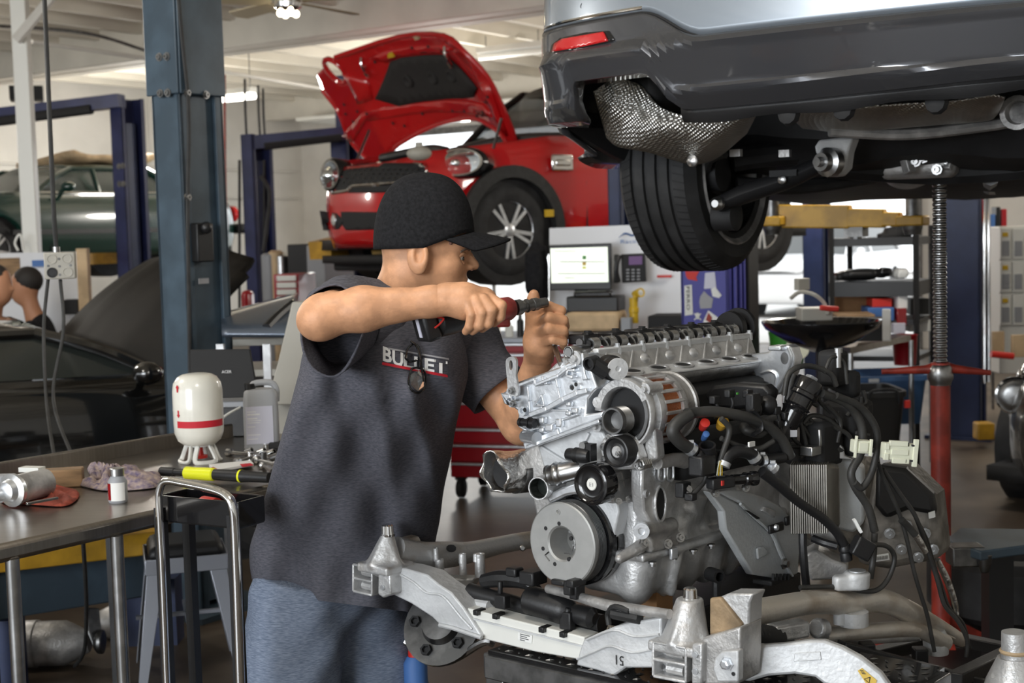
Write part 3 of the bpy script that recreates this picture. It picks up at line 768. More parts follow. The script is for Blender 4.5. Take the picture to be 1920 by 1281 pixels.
# white car outside in the yard
fw = nrm(V3(-.55, -.83, 0)); Lw = np.cross(ZZ, fw)
Ow = at(1468, 555, 24.5)-fw*1.30-(-Lw)*(-.8)*-1; Ow[2] = .02
SUV = dict(wb=2.7, fo=.85, ro=.95, w=1.85, R=.35, sill=.24, top=([-2.3, -1.6, .9, 1.9, 2.2], [1.0, 1.05, 1.02, .92, .75]), gh=(.95, -1.9, .1, -1.5, 1.65), bp=(-.3,), ex=5)
car('white_car', 'white car parked outside in the glare beyond the open bay door', at(1490, 560, 24.5)*V3(1, 1, 0)-fw*1.2, fw, SUV, 'car_white')

# ------------------------------------------------------------------ red hatchback on a lift, hood up
rF = nrm(V3(-.8, -.6, 0)); rL = np.cross(ZZ, rF)
MIN = dict(wb=2.62, fo=.80, ro=.78, w=1.80, R=.335, sill=.22, top=([-2.1, -1.6, .9, 1.2, 1.9, 2.11], [1.0, 1.03, 1.02, .98, .90, .84]), gh=(.55, -1.85, .02, -1.6, 1.56), bp=(-.55,), ex=3.6, rp='black_gloss')
Pw = at(957, 432, 10.3); Or = Pw-rF*1.31-rL*.86; zoff = Pw[2]-.335; Or[2] = zoff
tr, br, Pr = car('red_hatchback', 'glossy red hatchback on a lift with its hood wide open', Or, rF, MIN, 'red_paint', wheels=(1, 1, 1, 1), bonnet=False, glass='glass_tint', seams=((.62, 1), (-.5, 1)), handles=((-.35, 1, .86),), rim='alu_bright', detail=True)
b_r = bvh_of(br)
AXR = np.array([rF, rL, ZZ])
# hood: clamshell seen from below
Hc = Pr(.62, 0, 1.06); hd = nrm(rF*math.cos(math.radians(62))+ZZ*math.sin(math.radians(62))); hn = np.cross(rL, hd)
hn = hn if hn[1] < 0 else -hn
def HP(x, y, d=0.0): return hit(x, y, Hc+hn*d, hn)
out_px = [(715, 303), (688, 288), (660, 255), (640, 205), (612, 165), (606, 132), (645, 98), (740, 74), (835, 65), (880, 90), (920, 140), (950, 200), (972, 258), (970, 287), (945, 252), (905, 238), (865, 233), (800, 246), (745, 272)]
P2 = [HP(*q) for q in out_px]; c_ = HP(790, 170)
def crown(p):
    v = float((p-c_)@rL)/.75; u = float((p-c_)@hd)/.55
    return p-hn*(.14-.12*min(1.4, v*v)-.10*max(0, u)**2)
bm = bmesh.new(); vv = [bm.verts.new(p) for p in P2]; f0 = bm.faces.new(vv); bmesh.ops.triangulate(bm, faces=[f0])
for _ in range(5): bmesh.ops.subdivide_edges(bm, edges=[e for e in bm.edges if e.calc_length() > .06], cuts=1); bmesh.ops.triangulate(bm, faces=bm.faces)
# headlamp hole
hole = HP(640, 127)
kill = [f for f in bm.faces if np.linalg.norm((np.array(f.calc_center_median())-hole)*V3(1, 1, .85)) < .118]
bmesh.ops.delete(bm, geom=kill, context='FACES')
for v in bm.verts: v.co = crown(np.array(v.co))
me = bpy.data.meshes.new('hood'); bm.to_mesh(me); bm.free(); hood = link('hood', me, 'red_paint', tr, smooth=60, solid=.03)
m = MB(); pts = [crown(hole+.125*(rL*math.cos(a)+hd*math.sin(a)*1.0)) for a in np.linspace(0, 2*math.pi, 26)]; m.tube(pts, .026, 8); m.build('lamp_ring', 'red_paint', hood)
m = MB(); n_ = len(P2); m.tube([crown(P2[k % n_])+hn*.01 for k in range(-13, 5)], .022, 8, smooth=3); m.build('hood_flange', 'red_paint', hood)
def hood_patch(nm, px, d, m_, th=.02):
    bm = bmesh.new(); vv = [bm.verts.new(HP(*q)) for q in px]; f = bm.faces.new(vv); bmesh.ops.triangulate(bm, faces=[f])
    for _ in range(3): bmesh.ops.subdivide_edges(bm, edges=[e for e in bm.edges if e.calc_length() > .12], cuts=1); bmesh.ops.triangulate(bm, faces=bm.faces)
    for v in bm.verts: v.co = crown(np.array(v.co))+hn*d
    me = bpy.data.meshes.new(nm); bm.to_mesh(me); bm.free(); return link(nm, me, m_, hood, smooth=60, solid=th)
ins = hood_patch('insulation_mat', [(704, 185), (722, 122), (738, 116), (826, 108), (862, 135), (896, 163), (882, 185), (855, 192), (740, 204)], .03, 'insulation')
for x, y in ((752, 160), (796, 155), (836, 148)): MB().lathe(crown(HP(x, y))+hn*.04, hn, [(0, .06), (.012, .06), (.02, .045), (.005, .02)], 14).build('insulation_boss', 'insulation', hood)
for nm, px in (('inner_rib', [(650, 250), (690, 205), (700, 210), (668, 262)]), ('inner_rib', [(690, 205), (905, 196), (930, 215), (905, 220), (700, 222)]), ('inner_rib', [(690, 110), (715, 100), (830, 88), (845, 95), (826, 103), (735, 112), (716, 122)]), ('inner_rib', [(905, 150), (925, 150), (960, 250), (945, 235)]), ('inner_rib', [(655, 130), (690, 150), (700, 185), (680, 190)])):
    hood_patch(nm, px, .022, 'red_paint', .025)
m = MB()
for x, y in ((680, 203), (735, 232), (778, 222), (833, 218), (858, 216), (887, 222), (905, 210), (752, 240), (697, 208), (672, 222), (920, 186), (655, 190), (658, 208), (902, 218), (925, 175), (762, 96), (795, 92), (700, 118)):
    m.lathe(crown(HP(x, y))+hn*.035, hn, [(0, .014), (.006, .014), (.006, .004)], 8)
stuff(m.build('hood_plugs', 'black_matt', hood))
for x, y in ((688, 122), (842, 104)):
    p = crown(HP(x, y))+hn*.05; m = MB(); m.tube([p+hd*.08, p+hd*.02+hn*.03, p-hd*.06+hn*.02, p-hd*.10-rL*.03, p-hd*.06-rL*.05, p-hd*.0], .012, 6, smooth=3); m.build('hood_latch', 'chrome', hood)
m = MB(); p = crown(HP(724, 108))+hn*.035; m.box(p, (.09, .012, .045), (rL, hn, hd)); m.build('emission_label', 'yellow_paint', hood)
p = crown(HP(774, 74))+hn*.02; m = MB(); m.box(p, (.06, .03, .04), (rL, hn, hd)); m.build('latch_plate', 'wood_pale', hood)
m = MB(); m.tube([at(667, 306, 11.6), at(692, 245, 11.9)], .012, 6); m.build('gas_strut', 'steel', tr)
m = MB(); m.tube([at(925, 278, 9.95), at(940, 222, 9.85)], .011, 6); m.build('gas_strut', 'steel', tr)
# engine bay
m = MB(); m.box(Pr(1.25, 0, .70), (1.0, 1.35, .30), AXR); m.build('engine_bay', 'black_matt', tr, bevel=.05)
m = MB()
m.box(Pr(1.3, .15, .88), (.5, .5, .12), AXR); m.box(Pr(1.0, -.4, .92), (.3, .35, .14), AXR); m.tube([Pr(1.6, .5, .92), Pr(1.5, .1, .96), Pr(1.6, -.4, .92)], .04, 8, smooth=4); m.tube([Pr(.62, -.75, 1.02), Pr(.60, 0, 1.06), Pr(.62, .75, 1.02)], .045, 8, smooth=4)
m.build('engine_cover', 'black_plastic', tr, bevel=.02)
m = MB(); p = at(786, 288, 9.6); m.ball(p, (.085, .07, .05), 8); m.cyl(p+ZZ*.03, p+ZZ*.075, .025, 10); m.build('fluid_tank', 'grey_box', tr)
def ring(nm, px, r, m_, parent, bvh, off=.012, closed=True):
    pts = []
    for x, y in px+(px[:1] if closed else []):
        h, n = sight(bvh, x, y); pts.append(h if h is not None else (pts[-1] if pts else at(x, y, 9.6)))
    pts = [p-nrm(p-C_)*(off+.012) for p in pts]
    m = MB(); m.tube(pts, r, 8, smooth=3); return m.build(nm, m_, parent)
# grille, lamps and bumper details lie on the nose
fr_pts = [(622, 362), (628, 330), (640, 312), (700, 306), (780, 306), (800, 318), (812, 348), (800, 358), (700, 362)]
gr = decal('grille', b_r, fr_pts, 'black_matt', tr, .018, .008)
ring('grille_surround', [(624, 362), (630, 332), (645, 313), (700, 307), (778, 307), (798, 320), (810, 348), (775, 356), (752, 345), (740, 344), (700, 347), (662, 350), (652, 358)], .016, 'chrome', gr, b_r)
m = MB()
for j in range(4):
    for i in range(15):
        x = 640+i*11+(j % 2)*5; y = 318+j*8
        if x > 796 or (x < 648 and j < 1): continue
        h, n = sight(b_r, x, y)
        if h is not None: h = h-nrm(h-C_)*.028; m.ball(h, (.012, .012, .007), 4)
stuff(m.build('grille_mesh', 'steel_dark', gr))
decal('lower_grille', b_r, [(640, 397), (735, 398), (735, 430), (650, 432), (640, 420)], 'black_matt', tr, .018, .008)
decal('fog_lamp_recess', b_r, [(599, 395), (632, 400), (646, 415), (636, 430), (606, 432)], 'black_matt', tr, .018, .008)
lens(tr, b_r, 628, 413, .042, 'chrome', 'lamp_lens', 'fog_lamp')
m = MB(); G = [[Pr(1.9+.2*math.cos(a*.9)-.05, .8*math.sin(a), .18-.06*k) for k in (0, 1)] for a in np.linspace(-1.45, 1.45, 16)]; m.grid(G); m.build('chin_spoiler', 'black_matt', tr, solid=.03)
m = MB(); m.box(Pr(1.5, 0, .12), (.9, 1.2, .12), AXR); m.build('undertray', 'black_matt', tr, bevel=.02)
# head lamps: big ovals on the open front corners
def head_lamp(c, n, rx, ry):
    n = nrm(n); x = nrm(np.cross(ZZ, n)); y = np.cross(n, x)
    def ov(k, h): return [c+n*h+x*rx*k*math.cos(a)+y*ry*k*math.sin(a) for a in np.linspace(0, 2*math.pi, 28, endpoint=False)]
    m = MB(); m.grid([ov(1.18, -.12), ov(1.18, 0), ov(1.06, .02), ov(.97, .012)], closed_v=True); o = m.build('head_lamp', 'black_gloss', tr)
    m = MB(); m.grid([ov(.99, .0), ov(.99, .024), ov(.9, .024), ov(.88, .0)], closed_v=True); m.build('chrome_ring', 'chrome', o)
    m = MB(); m.grid([ov(.97, -.05), ov(.6, -.06), ov(.02, -.06)], closed_v=True); m.build('reflector', 'alu_bright', o)
    m = MB(); m.lathe(c-x*rx*.35+n*-.05, n, [(0, ry*.55), (.05, ry*.52), (.06, ry*.4), (.075, ry*.2), (.078, .002)], 18); m.build('projector', 'chrome', o)
    m = MB(); m.grid([ov(.96, .012), ov(.7, .035), ov(.35, .05), ov(.02, .055)], closed_v=True); m.build('lamp_glass', 'glass_clear', o)
hn_ = nrm(V3(-.35, -.93, .12))
def lamp_at(x, y, yb, n, rx, ry, d=.03):
    h, q = sight(b_r, x+(4 if x < 700 else 0), yb); Y = h[1] if h is not None else 10.4; head_lamp(at(x, y, Y-d), n, rx, ry)
lamp_at(862, 305, 345, hn_, .185, .098, .0)
lamp_at(622, 328, 372, nrm(V3(-.62, -.75, .1)), .10, .11, -.02)
# black arch trim, mirror, sill
m = MB(); pts = [Pr(1.31+.44*math.cos(a), .905, .335+.44*math.sin(a)) for a in np.linspace(-.25, math.pi+.15, 26)]
G = [[p+(Pr(1.31, .905, .335)-p)*k+rL*o for k, o in ((-.06, -.03), (-.06, .015), (.14, .02), (.14, -.04))] for p in pts]
m.grid(G, closed_v=True, cap=True); m.build('arch_trim', 'grey_plastic' if False else 'black_rubber', tr)
m = MB(); m.box(Pr(0, .88, .24), (1.9, .06, .12), AXR); m.build('sill_trim', 'black_plastic', tr, bevel=.02)
m = MB(); m.box(Pr(.86, .915, .82), (.20, .03, .12), AXR); m.box(Pr(.86, .925, .82), (.14, .03, .05), AXR); m.build('side_vent', 'chrome', tr, bevel=.012)
m = MB(); m.box(at(1030, 408, 10.0)+ZZ*.03, (.07, .02, .05), AXR); m.build('reflector', 'yellow_paint', tr)
t = thing('arm_lift', 'yellow lift arm holding the red hatchback under its sill', 'lift arm', at(1000, 455, 10.4))
m = MB(); m.seg(at(985, 470, 10.6), at(1150, 445, 10.6), .12, .1); m.build('arm', 'yellow_arm', t)
MB().seg(at(600, 470, 11.2), at(640, 460, 11.5), .2, .14).build('arm', 'yellow_arm', t); MB().seg(at(700, 478, 11), at(728, 470, 11), .12, .1).build('arm', 'yellow_arm', t)
# ------------------------------------------------------------------ grey car overhead: tail, heat shields, wheel, suspension
gP_in = at(1339, 318, 4.8)
gO = gP_in+bB*.675
ZS = lambda z: 1.55+(z-1.55)*.846
YS = .857
def gy(x, y, Y): return at(x, y, Y*YS)
def GP(s, v, z): return V3(gO[0], gO[1], 0)+bA*s+bB*v+ZZ*ZS(z)
gc = thing('grey_car', 'grey car raised overhead, seen from below its rear bumper', 'car', GP(0, 0, 1.42))
pv = [-.93, -.935, -.925, -.90, -.84, -.74, -.6, -.4, -.15, .15, .4, .6, .78, .9, .95]
ps = [-.15, -.40, -.56, -.68, -.765, -.825, -.87, -.905, -.925, -.925, -.91, -.885, -.84, -.76, -.6]
pl, _ = spline(np.stack([pv, ps, np.zeros(15)], 1), np.zeros(15), 9)
def sm(x, a, b):
    t = min(1, max(0, (x-a)/(b-a))); return t*t*(3-2*t)
def zt_g(v, s):
    return 2.142+.10*(1-sm(v, -.45, -.25))+.03*sm(s, -.8, -.3)
def zb_g(v, s):
    base = 1.925+.03*sm(v, -.2, .9)
    if s > -.60: base = 1.90-.10*sm(s, -.62, -.25)
    cut = sm(v, -.745, -.685)*(1-sm(v, -.44, -.34)) if s < -.55 else 0
    return base+.125*cut
zk = [1.60, 1.915, 1.935, 1.985, 2.0, 2.11, 2.125, 2.16, 2.30]
ok_ = [.07, .065, .045, -.004, .004, -.03, -.038, -.012, -.0]
G = []; pln = []
for i in range(len(pl)):
    v, s = pl[i][:2]; tg_ = pl[min(i+1, len(pl)-1)]-pl[max(i-1, 0)]; nn = nrm(V3(-tg_[1], tg_[0], 0))  # inward
    if nn[1] < 0: nn = -nn
    a, b_ = zt_g(v, s), zb_g(v, s); row = []
    for k in range(25):
        z = a+(b_-a)*k/24; o = np.interp(z, zk, ok_)*(1-.8*sm(abs(v), .78, .9))
        if k == 24: o += .03
        row.append(GP(s+nn[1]*o, v+nn[0]*o, z))
    G.append(row)
m = MB(); m.grid(G); bump_o = m.build('rear_bumper', 'car_grey', gc, smooth=28, solid=.012)
# upper body above the bumper
G = []
for i in range(len(pl)):
    v, s = pl[i][:2]; tg_ = pl[min(i+1, len(pl)-1)]-pl[max(i-1, 0)]; nn = nrm(V3(-tg_[1], tg_[0], 0))
    if nn[1] < 0: nn = -nn
    a = zt_g(v, s)+.006; row = []
    for k in range(16):
        z = a+(3.0-a)*(k/15)**1.3; h = z-2.165; o = .006+.10*max(0, h)**1.3*.6+.10*max(0, h-.2)
        row.append(GP(s+nn[1]*o, v+nn[0]*o*.6, z))
    G.append(row)
m = MB(); m.grid(G); up_o = m.build('tailgate', 'car_grey_skylit', gc, smooth=50, solid=.015)
m = MB(); m.tube([GP(pl[i][1]-.002, pl[i][0], zt_g(pl[i][0], pl[i][1])+.003) for i in range(len(pl))], .005, 6); m.build('panel_gap', 'black_matt', gc)
m = MB(); m.tube([np.array(G[i][0])+ZZ*.012-bA*.004 for i in range(18, 62)], .006, 6); m.build('bright_edge', 'chrome', gc)
b_g = bvh_of(bump_o); b_u = bvh_of(up_o)
lamp = decal('reflector_housing', b_g, [(1031, 102), (1036, 84), (1052, 71), (1100, 61), (1142, 58), (1154, 76), (1141, 80), (1090, 91)], 'black_gloss', gc, .009, .006)
rf = decal('red_reflector', b_g, [(1036, 97), (1041, 82), (1056, 73), (1132, 60), (1140, 77), (1096, 87), (1062, 93)], 'reflector_red', lamp, .016, .008)
h, n = sight(b_u, 1095, 12)
if h is not None:
    m = MB(); m.lathe(h, -nrm(ray(1095, 12)), [(0, .011), (.003, .011), (.003, .009), (0, .008)], 14); m.build('plug_cap', 'car_grey', gc)
m = MB(); m.box(GP(.9, 0, 2.52), (2.9, 1.72, .66), AXB); m.build('body_shell', 'underbody', gc, bevel=.1)
# black lower valance below the painted skin
G = []
for v in np.linspace(-.36, .93, 30):
    s = np.interp(v, pv[4:], ps[4:]); zz = 1.93+.03*sm(v, -.2, .9)
    dep = .035+.006*math.sin(v*19)
    G.append([GP(s+.06, v, zz+.01), GP(s+.062, v, zz-.012), GP(s+.075, v, zz-dep), GP(s+.12, v, zz-dep+.01), GP(s+.16, v, zz+.04)])
m = MB(); m.grid(G); val = m.build('valance', 'black_plastic', gc, solid=.01)
for x, y in ((1466, 196), (1570, 186), (1745, 172)):
    h, n = sight(b_g, x, y-8)
    if h is not None:
        m = MB(); m.lathe(h+bA*.05-ZZ*.035, -bA, [(0, .03), (.02, .025), (.025, .01)], 10); m.build('clip', 'black_matt', gc)
# silver dimpled heat shields
def shield(name, top, bot, Yt, Yb, bul, m_='heat_foil'):
    n = 34; T, _ = spline(np.array([[x, y, Y] for (x, y), Y in zip(top, Yt)]), np.zeros(len(top)), 12)
    B, _ = spline(np.array([[x, y, Y] for (x, y), Y in zip(bot, Yb)]), np.zeros(len(bot)), 12)
    T = T[np.linspace(0, len(T)-1, n).astype(int)]; B = B[np.linspace(0, len(B)-1, n).astype(int)]
    G = []
    for i in range(n):
        row = []
        for k in np.linspace(0, 1, 16):
            q = T[i]*(1-k)+B[i]*k; u = i/(n-1)
            Y = q[2]-bul*math.sin(math.pi*k)*math.sin(math.pi*min(1, max(0, u)))+.012*math.sin(u*17+k*5)
            row.append(at(q[0], q[1], Y*YS))
        G.append(row)
    m = MB(); m.grid(G); return m.build(name, m_, gc, smooth=60, solid=.004)
hf = mat('heat_foil', (.62, .61, .58), .34, 1.0, var=.1, vs_=10)
nt = hf.node_tree; tc = nt.nodes.new('ShaderNodeTexCoord'); vo = nt.nodes.new('ShaderNodeTexVoronoi'); vo.inputs['Randomness'].default_value = 0.0; vo.inputs['Scale'].default_value = 125
rt = nt.nodes.new('ShaderNodeMapping'); rt.inputs['Rotation'].default_value = (.3, .4, .78)
bp_ = nt.nodes.new('ShaderNodeBump'); bp_.inputs['Strength'].default_value = .9; bp_.inputs['Distance'].default_value = .006
nt.links.new(tc.outputs['Object'], rt.inputs[0]); nt.links.new(rt.outputs[0], vo.inputs['Vector']); nt.links.new(vo.outputs['Distance'], bp_.inputs['Height']); nt.links.new(bp_.outputs[0], nt.nodes['Principled BSDF'].inputs['Normal'])
shield('heat_shield', [(1113, 172), (1150, 150), (1200, 160), (1245, 205), (1330, 222), (1418, 215)], [(1138, 258), (1160, 275), (1215, 285), (1290, 306), (1340, 298), (1400, 250)], [4.98, 5.0, 5.0, 4.95, 4.9, 4.9], [5.15, 5.1, 5.08, 5.1, 5.1, 5.05], .07)
shield('heat_shield', [(1470, 208), (1560, 205), (1680, 195), (1790, 188), (1860, 178), (1885, 182)], [(1505, 240), (1580, 247), (1680, 240), (1780, 232), (1850, 226), (1870, 215)], [4.75, 4.75, 4.7, 4.7, 4.65, 4.65], [5.0, 5.0, 4.95, 4.95, 4.9, 4.85], .05)
m = MB(); m.lathe(gy(1300, 302, 5.05), -bA, [(0, .018), (.01, .018), (.016, .008)], 12); m.build('shield_rivet', 'steel', gc)
m = MB(); m.tube([gy(1555, 246, 4.98), gy(1700, 252, 5.0), gy(1850, 236, 4.95), gy(1905, 226, 4.9)], .017, 8, smooth=5); m.build('exhaust_hanger', 'alu_dull', gc)
m = MB(); m.lathe(gy(1912, 212, 4.85), -bA, [(0, .05), (.03, .05), (.03, .035), (.0, .03)], 18); m.build('pipe_collar', 'alu_dull', gc)
# inner wheel-arch wall and side skirt at the left corner
m = MB(); G = [[GP(s, -.90+.02*k, z) for k in (0, 1)] for s, z in ((-.55, 1.92), (-.35, 1.78), (-.2, 1.70))]
m.prism([GP(-.62, -.90, 1.93), GP(-.34, -.88, 1.83), GP(-.12, -.86, 1.77), GP(-.2, -.84, 1.84), GP(-.45, -.86, 1.93)], bB*.02); m.build('side_skirt', 'red_worn' if False else 'black_plastic', gc)
m = MB(); m.box(GP(-.45, -.72, 2.10), (.25, .3, .2), AXB); m.build('arch_wall', 'underbody', gc, bevel=.04)
# wheel
wc = at(1379, 318, 4.8)-bB*.14
wheel(gc, wc, -bB, .34, .28, 'steel_dark', 0)
m = MB(); e1_ = nrm(np.cross(bB, ZZ))
for k in range(84):
    a = 2*math.pi*k/84; u_ = e1_*math.cos(a)+ZZ*math.sin(a); v_ = e1_*math.cos(a+.03)+ZZ*math.sin(a+.03)
    m.seg(wc-bB*.112+u_*.3305, wc-bB*.078+v_*.3402, .004, .002, u_); m.seg(wc+bB*.112+u_*.3305, wc+bB*.078+v_*.3402, .004, .002, u_)
stuff(m.build('tread_sipes', 'black_matt', gc))
m = MB(); m.lathe(wc+bB*.14, bB, [(-.02, .240), (.004, .252), (.008, .246), (-.01, .225), (-.09, .22)], 48, cap=False); m.build('rim_lip', 'alu_dull', gc)
m = MB(); m.lathe(wc+bB*.02, bB, [(0, .21), (.012, .21), (.012, .1), (.05, .08), (.05, .03)], 36); m.build('brake_shield', 'underbody', gc)
# links, hub carrier, differential, undertray
m = MB(); m.tube([gy(1345, 384, 5.35), gy(1400, 362, 5.32), gy(1480, 335, 5.25), gy(1560, 298, 5.15)], [.035, .046, .044, .034], 12, smooth=4, flat=.7); arm = m.build('control_arm', 'black_plastic', gc)
m = MB()
m.lathe(gy(1348, 382, 5.31), -bA, [(0, .022), (.02, .022), (.03, .012)], 12); m.build('bolt', 'steel', arm)
m = MB(); m.lathe(gy(1468, 337, 5.2), -bA, [(0, .014), (.01, .014), (.014, .006)], 10); m.build('bolt', 'steel', arm)
m = MB(); m.lathe(gy(1550, 304, 5.08), nrm(-bA-bB*.3), [(-.03, .045), (.0, .045), (.006, .03), (.03, .028), (.03, .016), (.05, .014)], 16); m.build('bush', 'steel', arm)
m = MB(); m.box(gy(1470, 325, 5.21), (.02, .09, .02), AXB); m.build('slot', 'black_matt', arm)
m = MB(); m.prism([gy(1527, 275, 5.1), gy(1535, 262, 5.1), gy(1575, 258, 5.1), gy(1600, 258, 5.1), gy(1590, 285, 5.1), (gy(1586, 315, 5.1)), gy(1572, 330, 5.1), gy(1552, 332, 5.1), gy(1572, 310, 5.1), gy(1566, 288, 5.1), gy(1530, 290, 5.1)], bA*.06); m.build('arm_bracket', 'alu_painted', gc, bevel=.006)
m = MB(); m.tube([gy(1375, 300, 5.5), gy(1450, 290, 5.5), gy(1600, 280, 5.6)], .04, 10, smooth=4); m.tube([gy(1380, 345, 5.55), gy(1500, 350, 5.6), gy(1640, 330, 5.7)], .025, 8, smooth=4); m.build('toe_link', 'underbody', gc)
m = MB(); m.lathe(gy(1370, 405, 5.4), bB, [(-.05, .05), (.02, .05), (.03, .02)], 14); m.lathe(gy(1345, 325, 5.45), bB, [(-.05, .06), (.02, .06)], 14); m.build('hub_carrier', 'underbody', gc)
m = MB(); m.tube([gy(1325, 325, 5.42), gy(1333, 300, 5.3), gy(1360, 290, 5.2)], .012, 6, smooth=4); m.build('brake_hose', 'black_rubber', gc)
fnd = lambda p: su(su(s_box(p, gy(1735, 285, 5.55), (.12, .13, .09), AXB, .03), s_ell(p, gy(1700, 300, 5.7), (.1, .12, .1)), .04), s_box(p, gy(1765, 262, 5.45), (.05, .17, .02), AXB, .01), .02)
c = gy(1735, 285, 5.55); sdf_obj('differential', fnd, c-.33, c+.33, .012, 'alu_dull', gc)
m = MB(); m.prism([gy(1725, 256, 5.3), gy(1785, 252, 5.3), gy(1772, 268, 5.3), gy(1762, 278, 5.3), gy(1746, 278, 5.3), gy(1738, 268, 5.3)], bA*.03); m.build('diff_bracket', 'alu_painted', gc, bevel=.005)
m = MB(); m.lathe(gy(1753, 266, 5.3), -bA, [(0, .012), (.004, .012)], 12); m.build('bracket_hole', 'black_matt', gc)
m = MB()
for k in range(5): m.seg(gy(1742+k*12, 280, 5.38), gy(1740+k*12, 300, 5.4), .012, .03)
m.seg(gy(1700, 262, 5.4), gy(1738, 300, 5.36), .02, .02); m.seg(gy(1792, 256, 5.4), gy(1776, 318, 5.36), .025, .02); m.seg(gy(1690, 268, 5.4), gy(1706, 325, 5.36), .03, .03)
stuff(m.build('cooling_ribs', 'alu_dull', gc, bevel=.003))
for x, y in ((1731, 296), (1717, 303), (1778, 299), (1686, 260), (1806, 253), (1757, 318)):
    m = MB(); m.bolt(gy(x, y, 5.36), -bA, .012, .015); m.build('bolt', 'steel', gc)
m = MB(); m.prism([gy(1690, 318, 5.45), gy(1720, 312, 5.45), gy(1800, 312, 5.45), gy(1785, 322, 5.45), gy(1764, 325, 5.45), gy(1740, 322, 5.45)], bA*.05); m.build('diff_mount', 'alu_dull', gc, bevel=.005)
m = MB(); G = []
for s, z0, z1 in ((.0, 2.3, 2.1), (.02, 1.90, 2.1), (.1, 1.80, 2.1), (.4, 1.74, 2.1), (.9, 1.70, 2.1), (1.6, 1.69, 2.1), (2.4, 1.70, 2.1), (2.7, 1.8, 2.1)):
    w0 = .62 if s < .45 else .82
    G.append([GP(s, -w0*.2+v*w0*.98, z0+.03*v*v*0+.02*math.sin(6*v+s*3)) for v in np.linspace(-1, 1.3, 14)])
m.grid(G); m.build('undertray', 'underbody', gc, solid=.03)
m = MB(); m.tube([GP(.2, -.35, 1.80), GP(.35, 0, 1.76), GP(.3, .5, 1.78)], .06, 10, smooth=4); m.tube([GP(.15, .35, 1.78), GP(.8, .4, 1.74), GP(2., .35, 1.74)], .05, 10, smooth=4); m.build('rear_axle_carrier', 'underbody', gc)
m = MB()
for x, y in ((1472, 288), (1380, 287)): m.box(gy(x, y, 5.2), (.02, .035, .022), AXB)
m.build('bracket_tab', 'alu_dull', gc)
m = MB(); m.tube([GP(.5, .1, 1.72), GP(1.2, -.1, 1.70), GP(2.2, -.2, 1.70)], .03, 8); m.build('exhaust_pipe', 'steel_dark', gc)
# lift arm below the car
t = thing('arm_lift', 'mustard yellow telescopic lift arm under the grey car', 'lift arm', at(1580, 408, 7.2))
def AY(x): return 7.5-(x-1445)/270*.3
m = MB()
for x0, x1, ya, yb in ((1440, 1595, 384, 427), (1590, 1660, 391, 426), (1655, 1690, 397, 424), (1685, 1720, 408, 422)):
    Y = AY(x0); a_ = at(x0, (ya+yb)/2, Y); b_ = at(x1, (ya+yb)/2+1, AY(x1)); hh = (yb-ya)/2667*Y
    m.seg(a_, b_, .10, hh)
m.build('arm', 'yellow_arm', t, bevel=.008)
for x, y in ((1448, 415), (1711, 414)):
    P = at(x, y, AY(x)-.05); m = MB(); m.lathe(P, ZZ, [(-.07, .04), (-.05, .045), (-.04, .05), (.03, .05), (.03, .035), (.12, .035), (.12, .05), (.14, .05)], 14); m.build('pad_screw', 'steel_dark', t)
    m = MB(); m.box(P, (.12, .14, .05), AXB); m.build('arm_end', 'yellow_arm', t, bevel=.008)
m = MB(); m.box(at(1605, 435, AY(1605)), (.09, .1, .05), AXB); m.cyl(at(1605, 440, AY(1605)), at(1605, 448, AY(1605)), .03, 10); m.build('arm_lock', 'steel_dark', t)
# screw jack stand
jb = at(1763, 690, 4.95); jb0 = V3(jb[0], jb[1], 0); jt = at(1757, 322, 4.95)[2]
sj = thing('screw_jack_stand', 'red stand with a long threaded screw propping the grey car', 'jack stand', jb0)
r = .0245; pr = []; z = 0; zc = jb[2]
while zc+z < jt-.03: pr += [(z, r*.86), (z+.0065, r), (z+.0085, r), (z+.015, r*.86)]; z += .017
m = MB(); m.lathe(jb0+ZZ*zc, ZZ, pr, 18); m.build('threaded_rod', 'steel', sj, smooth=20)
m = MB(); m.lathe(jb0+ZZ*(jt-.04), ZZ, [(0, .03), (.02, .05), (.035, .05)], 16); m.build('saddle', 'steel_dark', sj)
m = MB(); m.lathe(jb0+ZZ*zc, ZZ, [(-.06, .036), (-.05, .038), (-.035, .045), (.0, .042), (.012, .034)], 18); m.build('collar', 'steel', sj)
m = MB(); e = nrm(V3(.99, -.12, 0)); m.tube([jb0+ZZ*(zc-.01)-e*.20, jb0+ZZ*(zc-.005)-e*.05, jb0+ZZ*(zc-.0)], [.009, .016, .03], 10); m.tube([jb0+ZZ*(zc-.0), jb0+ZZ*(zc-.005)+e*.05, jb0+ZZ*(zc-.02)+e*.17], [.03, .016, .009], 10); m.lathe(jb0+ZZ*(zc-.022), ZZ, [(0, .036), (.04, .034)], 16); m.build('tee_handle', 'red_worn', sj)
m = MB(); m.lathe(jb0+ZZ*.05, ZZ, [(0, .034), (zc-.1, .034)], 20); m.build('tube_post', 'red_worn', sj)
m = MB()
for k in range(3):
    a = k*2.094+.4; m.seg(jb0+ZZ*.15, jb0+V3(math.cos(a), math.sin(a), 0)*.24+ZZ*.02, .04, .03)
m.build('tripod_foot', 'red_worn', sj)
